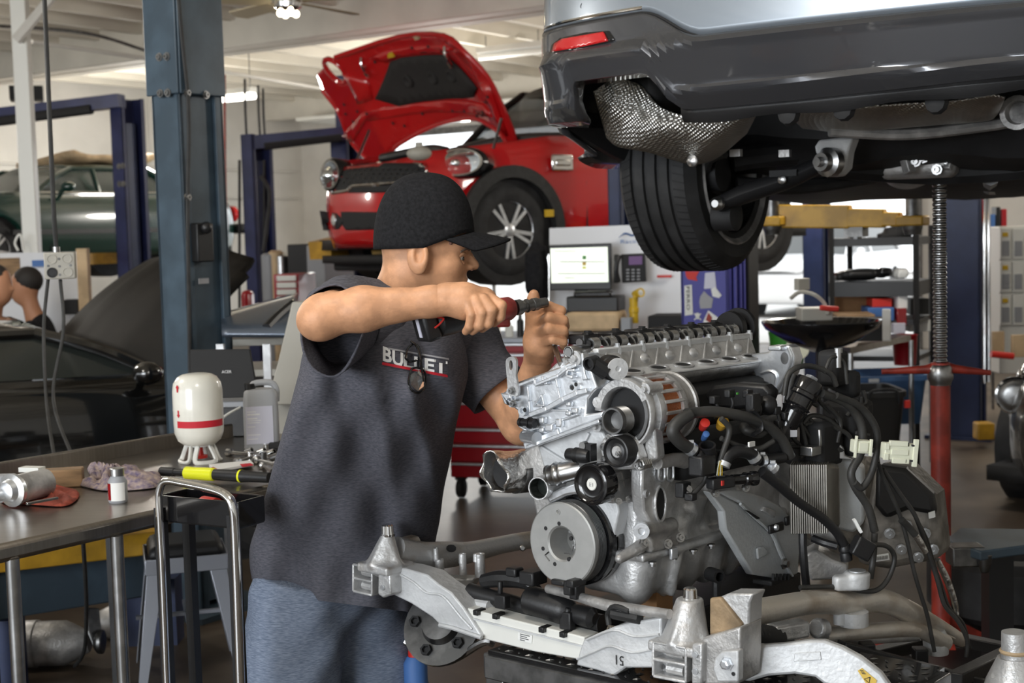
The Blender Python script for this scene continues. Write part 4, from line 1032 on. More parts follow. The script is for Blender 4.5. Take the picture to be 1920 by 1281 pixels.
# ------------------------------------------------------------------ engine on its front subframe
eO = at(1053, 1020, 2.9); eA = nrm(V3(.655, .755, -.018)); eB = nrm(np.cross(eA, ZZ)); eW = np.cross(eB, eA); AXE = np.array([eA, eB, eW])
def EL(u, v, w): return eO+eA*u+eB*v+eW*w
def E(x, y, u): return hit(x, y, eO+eA*u, eA)
def EV(x, y, v): return hit(x, y, eO+eB*v, eB)
eng = thing('engine', 'bare straight-six car engine with timing cover, pulleys and hoses, resting on a subframe', 'engine', EL(.35, 0, -.12))
def plate(name, px, u, th, m_, parent=eng, bevel=.004, front=True):
    m = MB(); m.prism([E(x, y, u) for x, y in px], eA*th); return m.build(name, m_, parent, bevel=bevel)
def sideplate(name, px, v, th, m_, parent=eng, bevel=.004):
    m = MB(); m.prism([EV(x, y, v) for x, y in px], -eB*th); return m.build(name, m_, parent, bevel=bevel)
def ebolt(x, y, u, r=.006, parent=eng, ax=None, m_='steel', v=None):
    m = MB(); p = E(x, y, u) if v is None else EV(x, y, v); m.bolt(p, -eA if ax is None else ax, r, r*1.3); return m.build('bolt', m_, parent)
# crank damper pulley
m = MB(); m.lathe(eO, eA, [(.066, .001), (.066, .022), (.055, .029), (.012, .0315), (.003, .034), (0, .038), (0, .0835), (.002, .0865), (.012, .087)], 64, cap=False); dp = m.build('damper_pulley', 'damper_face', eng, smooth=22)
pr = [(.012, .087)]
for k in range(6): pr += [(.0135+k*.0042, .0885), (.0155+k*.0042, .0845), (.0165+k*.0042, .0885)]
m = MB(); m.lathe(eO, eA, pr+[(.041, .084), (.041, .05)], 64, cap=False); m.build('pulley_groove', 'steel_dark', dp, smooth=25)
m = MB(); m.lathe(eO, eA, [(.040, .07), (.043, .092), (.048, .0955), (.062, .0965), (.066, .093), (.068, .088), (.072, .0955), (.088, .0955), (.092, .08), (.092, .03)], 64, cap=False); m.build('outer_ring', 'black_gloss', dp, smooth=30)
for cx, cy in ((1048, 982), (1023, 991), (1018, 1029), (1040, 1058), (1066, 1049), (1070, 1010)):
    m = MB(); m.lathe(E(cx, cy, -.0006), eA, [(0, .0045), (.004, .0045)], 10); m.build('hole', 'black_matt', dp)
m = MB(); m.lathe(E(1046, 960, -.0005), -eA, [(0, .006), (.0012, .006), (.0012, .004), (0, .003)], 14); m.build('dimple', 'damper_face', dp)
for k in range(5):
    a = k*1.257+.4; m = MB(); m.bolt(eO+eA*.062+(eB*math.cos(a)+eW*math.sin(a))*.013, -eA, .004, .008); m.build('bolt', 'steel', dp)
m = MB(); m.tube([E(x, y, -.0008) for x, y in ((1029, 1035), (1022, 1041), (1030, 1052))], .0016, 5); m.tube([E(x, y, -.0008) for x, y in ((1058, 1038), (1070, 1040), (1076, 1024))], .0014, 5); m.build('notch_mark', 'steel_dark', dp)
m = MB(); m.box(E(1056, 1090, .01), (.04, .035, .012), AXE); m.box(E(1082, 1100, .02), (.03, .02, .05), AXE); m.build('crank_sensor', 'black_plastic', eng, bevel=.003)
# block and lower front cover
C2 = lambda *pts: [EL(0, v, w) for v, w in pts]
m = MB(); m.prism([EL(.09, v, w) for v, w in ((-.13, -.02), (-.16, .08), (-.18, .17), (-.02, .26), (.07, .20), (.105, .10), (.115, -.02))], eA*.62); m.build('engine_block', 'alu_dull', eng, bevel=.008)
lc = plate('lower_cover', [(1008, 836), (1060, 812), (1122, 796), (1145, 840), (1150, 900), (1160, 960), (1150, 1010), (1060, 1000), (1035, 930), (1020, 880)], .055, .05, 'alu_painted')
for a_, b_ in (((1016, 838), (1075, 875)), ((1075, 875), (1105, 812)), ((1075, 875), (1035, 900)), ((1040, 868), (1068, 880))):
    m = MB(); m.seg(E(*a_, .052), E(*b_, .052), .006, .008, eA); m.build('rib', 'alu_painted', lc, bevel=.001)
m = MB(); m.seg(E(990, 836, .04), E(1056, 808, .04), .016, .03, eA); m.build('gasket_flange', 'alu_bright', lc, bevel=.003)
# upper timing cover: bright cast head end
tcp = [(939, 739), (944, 757), (962, 764), (972, 772), (970, 792), (984, 812), (980, 828), (988, 838), (1004, 832), (1060, 811), (1128, 784), (1131, 772), (1098, 778), (1102, 748), (1112, 735), (1120, 728), (1108, 690), (1092, 662), (1087, 663), (1090, 676), (1078, 684), (1068, 678), (1050, 688), (1000, 706), (972, 716), (966, 726), (952, 731)]
tcv = plate('timing_cover', tcp, .030, .055, 'alu_bright', bevel=.004)
def on(x, y, d=0.0): return E(x, y, .030-d)
def rib(pts, w=.005, h=.012, m_='alu_bright'):
    m = MB()
    for a_, b_ in zip(pts, pts[1:]): m.seg(on(*a_, h/2-.001), on(*b_, h/2-.001), w, h, eA)
    m.build('rib', m_, tcv, bevel=.0015)
rib([(976, 722), (1005, 711), (1006, 722), (1050, 704), (1066, 690), (1084, 684)], .007, .014)
rib([(996, 778), (1028, 766), (1060, 748), (1086, 736), (1104, 732)], .011, .016)
rib([(991, 724), (994, 752), (996, 776)], .004, .01); rib([(1043, 704), (1048, 728), (1053, 752)], .004, .01)
rib([(1003, 762), (1018, 740), (1023, 760), (1003, 762)], .004, .012)
rib([(1003, 752), (1022, 768), (1068, 770)], .0045, .01); rib([(975, 798), (990, 808), (1030, 798), (1085, 776)], .005, .01)
rib([(1019, 706), (1023, 720), (1029, 718)], .005, .012); rib([(1078, 708), (1066, 704), (1068, 694), (1082, 694)], .006, .018)
rib([(992, 838), (1128, 789)], .008, .018)
for x, y, w_, h_ in ((1018, 788, .011, .014), (1018, 806, .011, .012), (1032, 802, .016, .016), (1050, 793, .012, .018), (1068, 775, .012, .01), (1068, 758, .010, .01), (990, 812, .02, .012), (1080, 770, .014, .012)):
    m = MB(); m.box(on(x, y, .006), (.014, w_*1.3, h_), AXE); m.build('pad', 'alu_bright', tcv, bevel=.003)
for x, y, r in ((1078, 726, .013), (984, 770, .011), (960, 733, .007), (963, 757, .007), (1074, 700, .009), (968, 745, .008)):
    m = MB(); m.lathe(on(x, y, 0), -eA, [(-.004, r*1.15), (.010, r), (.010, r*.5), (.002, r*.45)], 16); m.build('bolt_boss', 'alu_bright', tcv)
for x, y, r in ((1073, 727, .005), (1080, 721, .0045), (984, 769, .005)):
    m = MB(); m.lathe(on(x, y, .0105), -eA, [(0, r), (.001, r*.9)], 10); m.build('bolt_hole', 'black_matt', tcv)
# silver end pipe boss lower left, black plug, lifting eye
m = MB(); m.cyl(E(984, 818, .03), E(984, 818, .03)+nrm(-eA*.3+eB*.9)*.05, .014, 16); m.build('cast_boss', 'alu_bright', tcv)
m = MB(); p = E(1003, 794, .012); d = nrm(-eB); m.lathe(p, d, [(0, .010), (.012, .010), (.012, .0125), (.016, .0125), (.016, .008), (.035, .0075), (.035, .0095), (.042, .0095)], 14); m.build('black_plug', 'black_plastic', tcv)
le = [(952, 735), (957, 742), (970, 742), (972, 728), (967, 705), (968, 680), (965, 671), (959, 669), (951, 672), (948, 681), (950, 705)]
c = E(958, 685, .012); O_, _ = spline(np.array([E(x, y, .012) for x, y in le+le[:1]]), np.zeros(len(le)+1), 4); G = []
for q in O_[:-1]:
    t = math.atan2(float((q-c)@eW), float((q-c)@eB)); i = c+eB*.0050*math.cos(t)+eW*.0105*math.sin(t); G.append([q, i, i+eA*.006, q+eA*.006])
lift_eye = MB().grid(G, closed_u=True, closed_v=True).build('lifting_eye', 'alu_cast', eng, smooth=30)
ebolt(960, 733, .010, .006, lift_eye); ebolt(963, 757, .010, .006, lift_eye)
m = MB(); m.prism([E(x, y, .02) for x, y in ((938, 737), (956, 740), (958, 748), (950, 749), (952, 757), (962, 759), (962, 764), (946, 758))], eA*.01); m.build('hook_bracket', 'alu_bright', eng, bevel=.002)
# cylinder head with sloped intake side, ports and rear end plate
ax_a = E(1106, 655, .08); sh = eA*.60
hs = [(1064, 660), (1100, 656), (1118, 662), (1130, 700), (1160, 712), (1158, 724), (1130, 745), (1010, 770), (1000, 720)]
m = MB(); m.prism([E(x, y, .075) for x, y in hs], eA*.61); head = m.build('cylinder_head', 'alu_cast', eng, bevel=.005)
m = MB(); m.seg(E(1116, 660, .08), E(1116, 660, .08)+eA*.60, .014, .016, eB); m.build('top_flange', 'alu_painted', head, bevel=.003)
fO = E(1130, 702, .08); gO_ = E(1160, 714, .08); fn = nrm(np.cross(eA, gO_-fO)); fn = fn if fn[2] > 0 else -fn; fb = nrm(gO_-fO)
m = MB(); m.prism([fO-fb*.01+eA*.0, gO_+fb*.006+eA*.0, gO_+fb*.006+eA*.6, fO-fb*.01+eA*.6], fn*.006); m.build('intake_flange', 'alu_painted', head, bevel=.003)
for k in range(6):
    c = (fO+gO_)/2+eA*(.075+k*.094)+fn*.0065
    m = MB()
    for ko, (rad, h) in enumerate(((.030, .0),)):
        m.grid([[c+eA*.034*q*math.cos(a)+fb*.017*q*math.sin(a)+fn*hh for a in np.linspace(0, 2*math.pi, 24, endpoint=False)] for q, hh in ((1.0, 0), (1, .004), (.78, .004), (.74, -.001))], closed_v=True)
    po = m.build('intake_port', 'alu_cast', head)
    m = MB(); m.prism([c+eA*.026*math.cos(a)+fb*.0125*math.sin(a)+fn*.0 for a in np.linspace(0, 2*math.pi, 22, endpoint=False)], fn*.0015); m.build('port_opening', 'black_matt', po)
for k in range(7):
    p0 = E(1118, 664, .08)+eA*(.03+k*.094); p1 = E(1131, 701, .08)+eA*(-.005+k*.094)
    m = MB(); m.seg(p0, p1, .008, .012, eB); m.build('web', 'alu_cast', head, bevel=.002)
    m = MB(); m.lathe(E(1117, 658, .08)+eA*(.075+k*.088), eW, [(-.012, .009), (.006, .008), (.006, .005), (.012, .005)], 10); m.build('bolt', 'alu_bright', head)
    if k < 6:
        c = (p0+p1)/2+eA*.05; m = MB(); m.ball(c, (.018, .012, .012), 8, AXE); m.build('port_bump', 'alu_cast', head)
rp = [(1408, 664), (1440, 660), (1447, 654), (1476, 646), (1484, 652), (1490, 672), (1484, 700), (1464, 738), (1450, 742), (1440, 720), (1418, 712), (1410, 690)]
m = MB(); m.prism([E(x, y, .63) for x, y in rp], eA*.04); rpl = m.build('rear_plate', 'alu_bright', head, bevel=.004)
m = MB(); c = E(1471, 672, .6292); m.prism([c+eB*.010*math.cos(a)+eW*.014*math.sin(a) for a in np.linspace(0, 6.28, 16, endpoint=False)], -eA*.0008); m.build('plate_hole', 'steel_dark', rpl)
m = MB(); m.tube([E(x, y, .628) for x, y in ((1478, 652), (1484, 672), (1476, 698), (1458, 730))], .004, 6, smooth=4); m.tube([E(x, y, .628) for x, y in ((1426, 700), (1444, 696), (1456, 705), (1452, 728))], .004, 6, smooth=4); m.build('plate_rib', 'alu_bright', rpl)
m = MB(); m.box(E(1462, 652, .63), (.05, .035, .012), AXE); m.build('cast_lug', 'alu_bright', rpl, bevel=.003)
# valve gear along the top
cO = E(1086, 643, .09)
m = MB(); m.cyl(cO+eA*.0, cO+eA*.58, .009, 12); m.build('camshaft', 'steel_dark', head)
for k in range(6):
    c = cO+eA*(.03+k*.098)
    m = MB(); m.box(c-eB*.012+eW*.006, (.05, .045, .022), AXE); m.box(c-eB*.0+eW*.016, (.024, .02, .008), AXE); b0_ = m.build('rocker_cap', 'black_plastic', head, bevel=.004)
    m = MB(); m.lathe(c+eW*.018, eW, [(0, .008), (.006, .008), (.006, .004), (.004, .003)], 8); m.build('cap_bolt', 'black_matt', b0_)
    for s in (.0, .058):
        q = c+eB*.014+eA*(s-.012)-eW*.003; pr = []
        for j in range(5): pr += [(j*.0048, .0125), (j*.0048+.0024, .0138), (j*.0048+.0046, .0125)]
        m = MB(); m.lathe(q, eA, pr, 16); m.build('rocker_roller', 'steel', head, smooth=25)
        m = MB(); m.lathe(q-eA*.004, -eA, [(0, .008), (.003, .008)], 10); m.build('roller_bore', 'black_matt', head)
    m = MB(); q = c+eB*.02+eA*.02
    m.tube([q+eW*.012, q+eA*.012-eW*.002+eB*.006, q+eA*.022-eW*.016+eB*.004], .0022, 5, smooth=3); m.tube([q+eA*.035+eW*.012, q+eA*.047-eW*.002+eB*.006, q+eA*.057-eW*.016+eB*.004], .0022, 5, smooth=3); m.build('spring_clip', 'steel', head)
m = MB(); m.lathe(cO+eA*.60-eB*.01, eA, [(0, .04), (.012, .042), (.02, .04), (.03, .03)], 26); m.lathe(cO+eA*.64-eB*.01, eA, [(0, .048), (.012, .048)], 26); m.build('vacuum_pump', 'black_plastic', head)
m = MB(); p = E(1072, 660, .03); m.lathe(p, nrm(eA), [(-.012, .012), (.05, .012)], 14, cap=False); m.lathe(p-eA*.0, eA, [(-.012, .0085), (.0, .0085)], 12); m.build('tube_stub', 'steel', head, solid=.002)
m = MB(); m.lathe(E(1082, 672, .03), -eA, [(0, .016), (.008, .016), (.008, .008), (.014, .007)], 16); m.build('cam_sensor', 'alu_cast', head)
m = MB(); m.prism([E(x, y, .02) for x, y in ((1088, 662), (1093, 662), (1097, 700), (1101, 712), (1092, 714))], eA*.02); m.build('cover_edge', 'alu_bright', head, bevel=.002)
# solenoid actuator with silver end
p = at(1158, 692, 2.845); d = nrm(eB*.86-eA*.5)
m = MB(); m.lathe(p, -d, [(0, .0225), (.022, .0235), (.024, .026), (.05, .026), (.055, .022), (.07, .020)], 28); so = m.build('solenoid', 'black_plastic', eng)
m = MB(); m.lathe(p, d, [(0, .0225), (.003, .0222), (.003, .006), (.001, .004)], 28); m.build('end_disc', 'alu_painted', so)
m = MB(); q = at(1106, 682, 2.84); m.lathe(q, nrm(-eA-eW*.1), [(-.02, .014), (.006, .014), (.006, .010), (-.004, .0095)], 18); m.tube([q+eA*.01, q+eA*.03+eB*.02-eW*.02], .017, 10); m.build('connector', 'black_plastic', so)
# alternator
aC = E(1168, 776, .035)
m = MB(); m.grid([[aC+eA*h+(eB*math.cos(a)+eW*math.sin(a))*r for a in np.linspace(-2.2, 3.1, 44)] for h, r in ((.03, .070), (.004, .071), (0, .069), (0, .056), (.006, .053), (.03, .053))]); alt = m.build('alternator_guard', 'alu_cast', eng, solid=.003)
m = MB(); m.grid([[aC+eA*(h-.002)+(eB*math.cos(a)+eW*math.sin(a))*r for a in np.linspace(-.9, .5, 14)] for h, r in ((.0, .066), (-.002, .064), (-.002, .057), (.0, .055))]); m.build('guard_slot', 'steel_dark', alt)
pc = E(1148, 790, -.004)
pr = [(.02, .001), (.02, .018), (.003, .021), (0, .023), (0, .0265), (.004, .0275)]
for k in range(6): pr += [(.010+k*.0045, .0275), (.012+k*.0045, .0245), (.0145+k*.0045, .0275)]
m = MB(); m.lathe(pc, eA, pr+[(.042, .026), (.05, .012)], 36); m.build('alternator_pulley', 'steel_dark', alt, smooth=25)
ab = aC+eA*.03
MB().lathe(aC+eA*.026, eA, [(0, .054), (.003, .054)], 36).build('guard_recess', 'black_matt', alt)
m = MB(); m.lathe(ab, eA, [(.0, .055), (.0, .074), (.012, .076), (.022, .073), (.024, .06)], 40); m.build('front_housing', 'alu_cast', alt)
m = MB(); m.lathe(ab, eA, [(.02, .066), (.09, .066)], 36); m.build('copper_winding', 'copper', alt)
m = MB(); m.lathe(ab, eA, [(.080, .06), (.082, .073), (.094, .075), (.096, .071), (.125, .071), (.127, .075), (.137, .074), (.16, .056), (.162, .02)], 40); m.build('rear_housing', 'alu_dull', alt)
for k in range(20):
    a = k*2*math.pi/20; r = eB*math.cos(a)+eW*math.sin(a); m = MB(); m.seg(ab+eA*.016+r*.0725, ab+eA*.088+r*.0715, .007, .006, r); m.build('cage_bar', 'alu_cast', alt, bevel=.001)
for x, y in ((1212, 730), (1195, 862), (1122, 755), (1120, 800)):
    m = MB(); p = E(x, y, .045); m.lathe(p, -eA, [(-.04, .013), (.004, .012), (.004, .006), (.012, .0055)], 14); m.build('mount_lug', 'alu_cast', alt)
m = MB(); m.prism([E(x, y, .05) for x, y in ((1188, 725), (1205, 716), (1222, 722), (1222, 745), (1232, 860), (1216, 870), (1190, 870), (1205, 850), (1214, 800), (1210, 750))], eA*.03); m.build('alternator_bracket', 'alu_cast', alt, bevel=.004)
# idlers and tensioner
def pulley(x, y, u, R, face, body, cap_r, cap_m, th=.03, name='idler_pulley'):
    c = E(x, y, u); m = MB(); m.lathe(c, eA, [(.004, cap_r), (.006, R*.55), (.003, R*.8), (-.001, R*.88), (0, R*.97), (.003, R), (th, R), (th, R*.5)], 40); o = m.build(name, body, eng, smooth=35)
    m = MB(); m.lathe(c, eA, [(.003, .0005), (.0025, cap_r*.9), (.004, cap_r), (.008, cap_r)], 24); m.build('pulley_cap', cap_m, o); return o, c
p1, c1 = pulley(1107, 909, -.035, .0425, None, 'black_gloss', .0125, 'white_plastic', .036)
text_pts('E1', c1-eA*-.002-eB*.004-eW*.004-eA*.0, nrm(eB), eW, .008, .0006, 'lettering', 'ink_grey', p1)
p2, c2 = pulley(1154, 848, -.01, .0315, None, 'black_plastic', .012, 'alu_cast', .034, 'tensioner_pulley')
ebolt(1158, 851, -.012, .004, p2)
m = MB(); m.prism([E(x, y, .02) for x, y in ((1122, 836), (1130, 822), (1142, 818), (1150, 800), (1160, 812), (1190, 830), (1200, 860), (1185, 880), (1150, 882), (1130, 866))], eA*.03); m.build('tensioner_arm', 'alu_cast', eng, bevel=.005)
for x, y in ((1133, 838), (1142, 822), (1134, 862), (1197, 873)): ebolt(x, y, .018, .006)
m = MB(); pr = []; p = E(1200, 872, .01)
m.tube([p+eA*t*.0009+(eB*math.cos(t*.9)+eW*math.sin(t*.9))*.010 for t in range(30)], .0025, 5); m.build('tensioner_spring', 'steel', eng)
# water pump area, stub pipes
m = MB(); c = E(1010, 916, -.02); ax = nrm(eA*.95-eB*.15)
m.lathe(c, ax, [(.03, .001), (.03, .0205), (-.002, .0215), (-.002, .0238), (.002, .0245), (.07, .0245)], 32); m.build('outlet_pipe', 'alu_cast', eng)
m = MB(); m.lathe(c, ax, [(.0, .0200), (.029, .0200)], 28, cap=False); m.lathe(c+ax*.0285, ax, [(0, .0198), (.001, .001)], 24); m.build('pipe_bore', 'glass_dark', eng)
m = MB(); a0, a1 = E(1028, 893, .0), E(1095, 878, .02); d = nrm(a1-a0); L0 = np.linalg.norm(a1-a0)
m.lathe(a0, d, [(0, .0225), (.004, .0235), (.006, .021), (.012, .0215), (.020, .025), (.023, .0225), (.030, .0215), (.034, .0235), (.038, .021), (L0, .021)], 28); m.build('silver_pipe', 'chrome' if False else 'steel', eng)
m = MB(); m.prism([E(x, y, .0) for x, y in ((1022, 930), (1052, 914), (1085, 905), (1088, 925), (1060, 930), (1030, 945))], eA*.03); m.build('pipe_bracket', 'alu_bright', eng, bevel=.005)
m = MB(); m.lathe(E(1065, 852, -.01), eB, [(0, .0125), (.004, .0135), (.018, .0135), (.02, .016), (.024, .013), (.026, .016), (.030, .013), (.032, .016), (.045, .015), (.055, .012)], 20); m.box(E(1106, 848, .0), (.02, .02, .035), AXE); m.build('oil_sensor', 'black_plastic', eng)
m = MB(); m.lathe(E(1098, 835, .0), -eA, [(0, .009), (.012, .008), (.012, .004)], 12); m.build('sensor_bolt', 'steel', eng)
# exhaust heat-shielded pipe at the far left side
m = MB(); p0, p1_ = at(925, 887, 3.05), at(1020, 878, 3.15); d = nrm(p1_-p0); xx = nrm(np.cross(d, ZZ)); yy = np.cross(d, xx); G = []
for i, h in enumerate(np.linspace(0, .14, 16)):
    G.append([p0+d*(h+.012*math.sin(a*1)+(.006*math.sin(a*5+2) if i == 0 else 0))+(xx*math.cos(a)*.9+yy*math.sin(a)*1.0)*(.044+.0025*math.sin(a*3+h*60)+.0022*math.sin(a*7+h*35)) for a in np.linspace(0, 2*math.pi, 40, endpoint=False)])
m.grid(G, closed_v=True); ex_ = m.build('exhaust_shield', 'foil', eng, solid=.003)
m = MB(); m.lathe(p0+d*.03, d, [(0, .036), (.002, .001)], 24); m.build('shield_bore', 'black_matt', ex_)
m = MB(); G = [[p0+d*(.06+.055*k)+(xx*math.cos(a)*.9+yy*math.sin(a))*(.049) for k in (0, .5, 1)] for a in np.linspace(-.2, 3.6, 22)]; m.grid(G); m.build('shield_band', 'steel_dark', ex_, solid=.002)
# block side details
def eb(u, v, w, su_, sv, sw, name, m_='alu_cast', par=eng, bev=.004):
    m = MB(); m.box(EL(u, v, w), (su_, sv, sw), AXE); return m.build(name, m_, par, bevel=bev)
sd = sideplate('pump_cover', [(1150, 888), (1180, 874), (1196, 882), (1204, 930), (1195, 942), (1150, 945), (1146, 915)], .11, .05, 'alu_cast')
for x, y in ((1186, 884), (1187, 921), (1178, 936), (1196, 896), (1160, 940)): ebolt(x, y, 0, .005, sd, ax=nrm(eB-eA), v=.113)
for a_, b_ in (((1156, 890), (1164, 920)), ((1166, 886), (1172, 912)), ((1156, 905), (1180, 898))):
    m = MB(); m.seg(EV(*a_, .111), EV(*b_, .111), .004, .004, eB); m.build('rib', 'alu_cast', sd)
m = MB(); m.lathe(EV(1198, 897, .075), nrm(eB-eA), [(-.02, .013), (.008, .013), (.008, .006), (.001, .005)], 16); m.build('bolt_boss', 'alu_bright', eng)
# bracket with an oval window
bo = sideplate('accessory_bracket', [(1205, 880), (1222, 872), (1260, 868), (1262, 902), (1252, 918), (1250, 970), (1240, 982), (1222, 986), (1208, 960), (1204, 915)], .172, .03, 'alu_cast', bevel=.005)
m = MB(); c = EV(1238, 945, .174); m.prism([c+eA*.017*math.cos(a)+eW*.034*math.sin(a) for a in np.linspace(0, 6.2832, 20, endpoint=False)], -eB*.002); m.build('window', 'black_matt', bo)
m = MB(); m.tube([c+eA*.019*math.cos(a)+eW*.036*math.sin(a) for a in np.linspace(0, 6.2832, 24)], .0035, 6); m.build('window_rim', 'alu_cast', bo)
for x, w_ in ((1240, .012), (1256, .012)):
    m = MB(); m.tube([EV(x-5, 874, .177), EV(x-5, 896, .177), EV(x+1, 902, .177), EV(x+6, 896, .177), EV(x+6, 874, .177)], .003, 6, smooth=4); m.build('fork_loop', 'alu_bright', bo)
m = MB(); m.lathe(EV(1213, 926, .175), eB, [(-.01, .009), (.003, .009), (.003, .006), (-.002, .005)], 14); m.build('bolt_boss', 'alu_cast', bo)
m = MB(); a0, a1 = EV(1200, 858, .17), EV(1285, 865, .17); m.tube([EV(1232, 868, .185), EV(1262, 862, .185), EV(1284, 864, .185)], [.014, .014, .017], 12); m.build('crossover_pipe', 'alu_dull', eng)
# lower bracket with bright round boss
ob = thing  # (alias kept out of the scene)
fn_ = lambda p: su(su(su(s_cyl(p, EV(1203, 994, .165), EV(1262, 984, .165), .016), s_cone(p, EV(1162, 1048, .14), EV(1200, 1025, .15), .010, .014), .015), s_box(p, EV(1235, 1012, .15), (.05, .018, .018), AXE, .006), .012), s_cone(p, EV(1250, 1000, .15), EV(1275, 1015, .14), .016, .012), .012)
c = EV(1220, 1010, .15); lb = sdf_obj('tensioner_bracket', fn_, c-.14, c+.14, .0035, 'alu_dull', eng)
m = MB(); m.lathe(EV(1203, 994, .168), nrm(-eA*.75+eB*.5), [(-.004, .0165), (.014, .0165), (.014, .0075), (.006, .007)], 20); m.build('bright_boss', 'alu_bright', lb)
for x, y in ((1208, 1018), (1275, 1008), (1252, 1020)):
    m = MB(); m.bolt(EV(x, y, .172), nrm(eB-eA*.5+eW*.2), .007, .009); m.build('bolt', 'steel', lb)
m = MB(); m.tube([EV(1185, 975, .10), EV(1180, 990, .10), EV(1186, 1008, .10), EV(1200, 1015, .10)], .006, 8, smooth=4); m.build('sensor_lead', 'black_rubber', eng)
# block side casting: sdf with bosses and webs
def fblk(p):
    d = s_box(p, EL(.40, .085, .06), (.31, .045, .085), AXE, .012)
    for u, w, r in ((.14, .05, .026), (.20, .11, .03), (.27, .02, .03), (.36, .1, .028), (.30, .06, .024), (.45, .05, .03)): d = su(d, s_cyl(p, EL(u, .06, w), EL(u, .142, w-.01), r), .02)
    d = su(d, s_cone(p, EL(.24, .135, .10), EL(.33, .135, .0), .008, .008), .012); d = su(d, s_cone(p, EL(.26, .135, .02), EL(.4, .135, .11), .008, .008), .012); d = su(d, s_box(p, EL(.4, .13, -.016), (.31, .018, .010), AXE, .004), .008)
    d = su(d, s_box(p, EL(.4, .12, .125), (.30, .02, .012), AXE, .004), .01)
    return d
c0_, c1_ = EL(.05, -.05, -.1), EL(.75, .2, .2); lo = np.minimum.reduce([EL(u, v, w) for u in (.05, .75) for v in (.0, .18) for w in (-.06, .18)]); hi = np.maximum.reduce([EL(u, v, w) for u in (.05, .75) for v in (.0, .18) for w in (-.06, .18)])
sdf_obj('block_side', fblk, lo, hi, .0065, 'alu_cast', eng)
# oil pan with bulging ribs
def fpan(p):
    d = s_box(p, EL(.33, .045, -.07), (.24, .085, .05), AXE, .03)
    for u in (.13, .21, .295, .385, .47): d = su(d, s_cone(p, EL(u, .118, -.035), EL(u, .095, -.112), .035, .028), .022)
    d = su(d, s_box(p, EL(.33, .06, -.022), (.27, .105, .009), AXE, .003), .01)
    d = su(d, s_cone(p, EL(.20, .15, -.045), EL(.20, .135, -.12), .010, .010), .014)
    return d
lo = np.minimum.reduce([EL(u, v, w) for u in (.05, .64) for v in (-.08, .2) for w in (-.16, .0)]); hi = np.maximum.reduce([EL(u, v, w) for u in (.05, .64) for v in (-.08, .2) for w in (-.16, .0)])
pan = sdf_obj('oil_pan', fpan, lo, hi, .006, 'alu_cast', eng)
for u in (.10, .18, .25, .32, .40, .47, .55):
    m = MB(); m.bolt(EL(u, .158, -.036), -eW, .006, .008); m.build('bolt', 'steel', pan)
m = MB(); m.box(EV(1263, 1038, .172), (.022, .008, .024), AXE); m.build('tag_bracket', 'alu_bright', pan, bevel=.002)
m = MB(); c = EV(1343, 1080, .20); m.lathe(c, nrm(eB-eA*.4), [(-.025, .015), (.012, .015), (.012, .010), (-.01, .010)], 16); m.tube([c-eW*.012, c-eW*.05], .009, 8); m.build('level_sensor', 'black_plastic', pan)
# engine mount arm
mo = thing  # noqa
fr = [(1330, 922), (1352, 928), (1385, 945), (1410, 968), (1445, 1000), (1462, 1040), (1487, 1081), (1450, 1084), (1412, 1078), (1392, 1045), (1376, 1018), (1362, 995), (1358, 960)]
m = MB(); m.prism([EV(x, y, .215) for x, y in fr], -eB*.02); arm = m.build('mount_arm', 'bracket_grey', eng, bevel=.004)
sdp = [(1340, 922), (1375, 918), (1420, 930), (1450, 945), (1470, 965), (1490, 990), (1492, 1020), (1488, 1075), (1478, 1080), (1462, 1040), (1445, 1000), (1410, 968), (1385, 945)]
m = MB(); m.prism([EV(x, y, .212) for x, y in sdp], eB*.012); m.build('mount_flange', 'bracket_grey', arm, bevel=.004)
m = MB(); m.tube([EV(x, y, .226) for x, y in ((1388, 945), (1412, 968), (1446, 1000), (1463, 1040), (1486, 1080))], .0035, 6, smooth=3); m.build('mount_ridge', 'bracket_grey', arm)
m = MB(); m.prism([EV(x, y, .222) for x, y in ((1420, 1028), (1432, 1024), (1440, 1032), (1438, 1042), (1422, 1050))], -eB*.006); m.build('mount_pad', 'bracket_grey', arm, bevel=.003)
m = MB(); m.prism([EV(x, y, .232) for x, y in ((1430, 958), (1436, 950), (1457, 960), (1454, 972))], -eB*.012); m.build('mount_lug', 'alu_cast', arm, bevel=.003)
m = MB(); m.prism([EV(x, y, .232) for x, y in ((1396, 956), (1404, 958), (1426, 972), (1420, 974))], -eB*.002); m.build('mount_slot', 'black_matt', arm)
m = MB(); m.box(EV(1455, 990, .236), (.06, .008, .02), AXE); m.box(EV(1483, 975, .236), (.05, .008, .02), AXE); m.build('mount_clip', 'black_plastic', arm, bevel=.003)
m = MB(); m.lathe(EV(1454, 989, .240), eB, [(0, .007), (.006, .006), (.008, .002)], 12); m.build('rivet', 'alu_bright', arm)
m = MB(); m.lathe(EV(1469, 1057, .232), eB, [(0, .013), (.004, .013), (.004, .008), (.012, .008)], 6); m.build('mount_bolt', 'steel', arm)
m = MB(); m.box(EV(1450, 1085, .2), (.10, .05, .012), AXE); m.build('mount_foot', 'black_rubber', arm, bevel=.003)
for k in range(5):
    m = MB(); m.box(EV(1450+k*7, 1082, .228), (.004, .006, .014), AXE); m.build('foot_rib', 'black_rubber', arm)
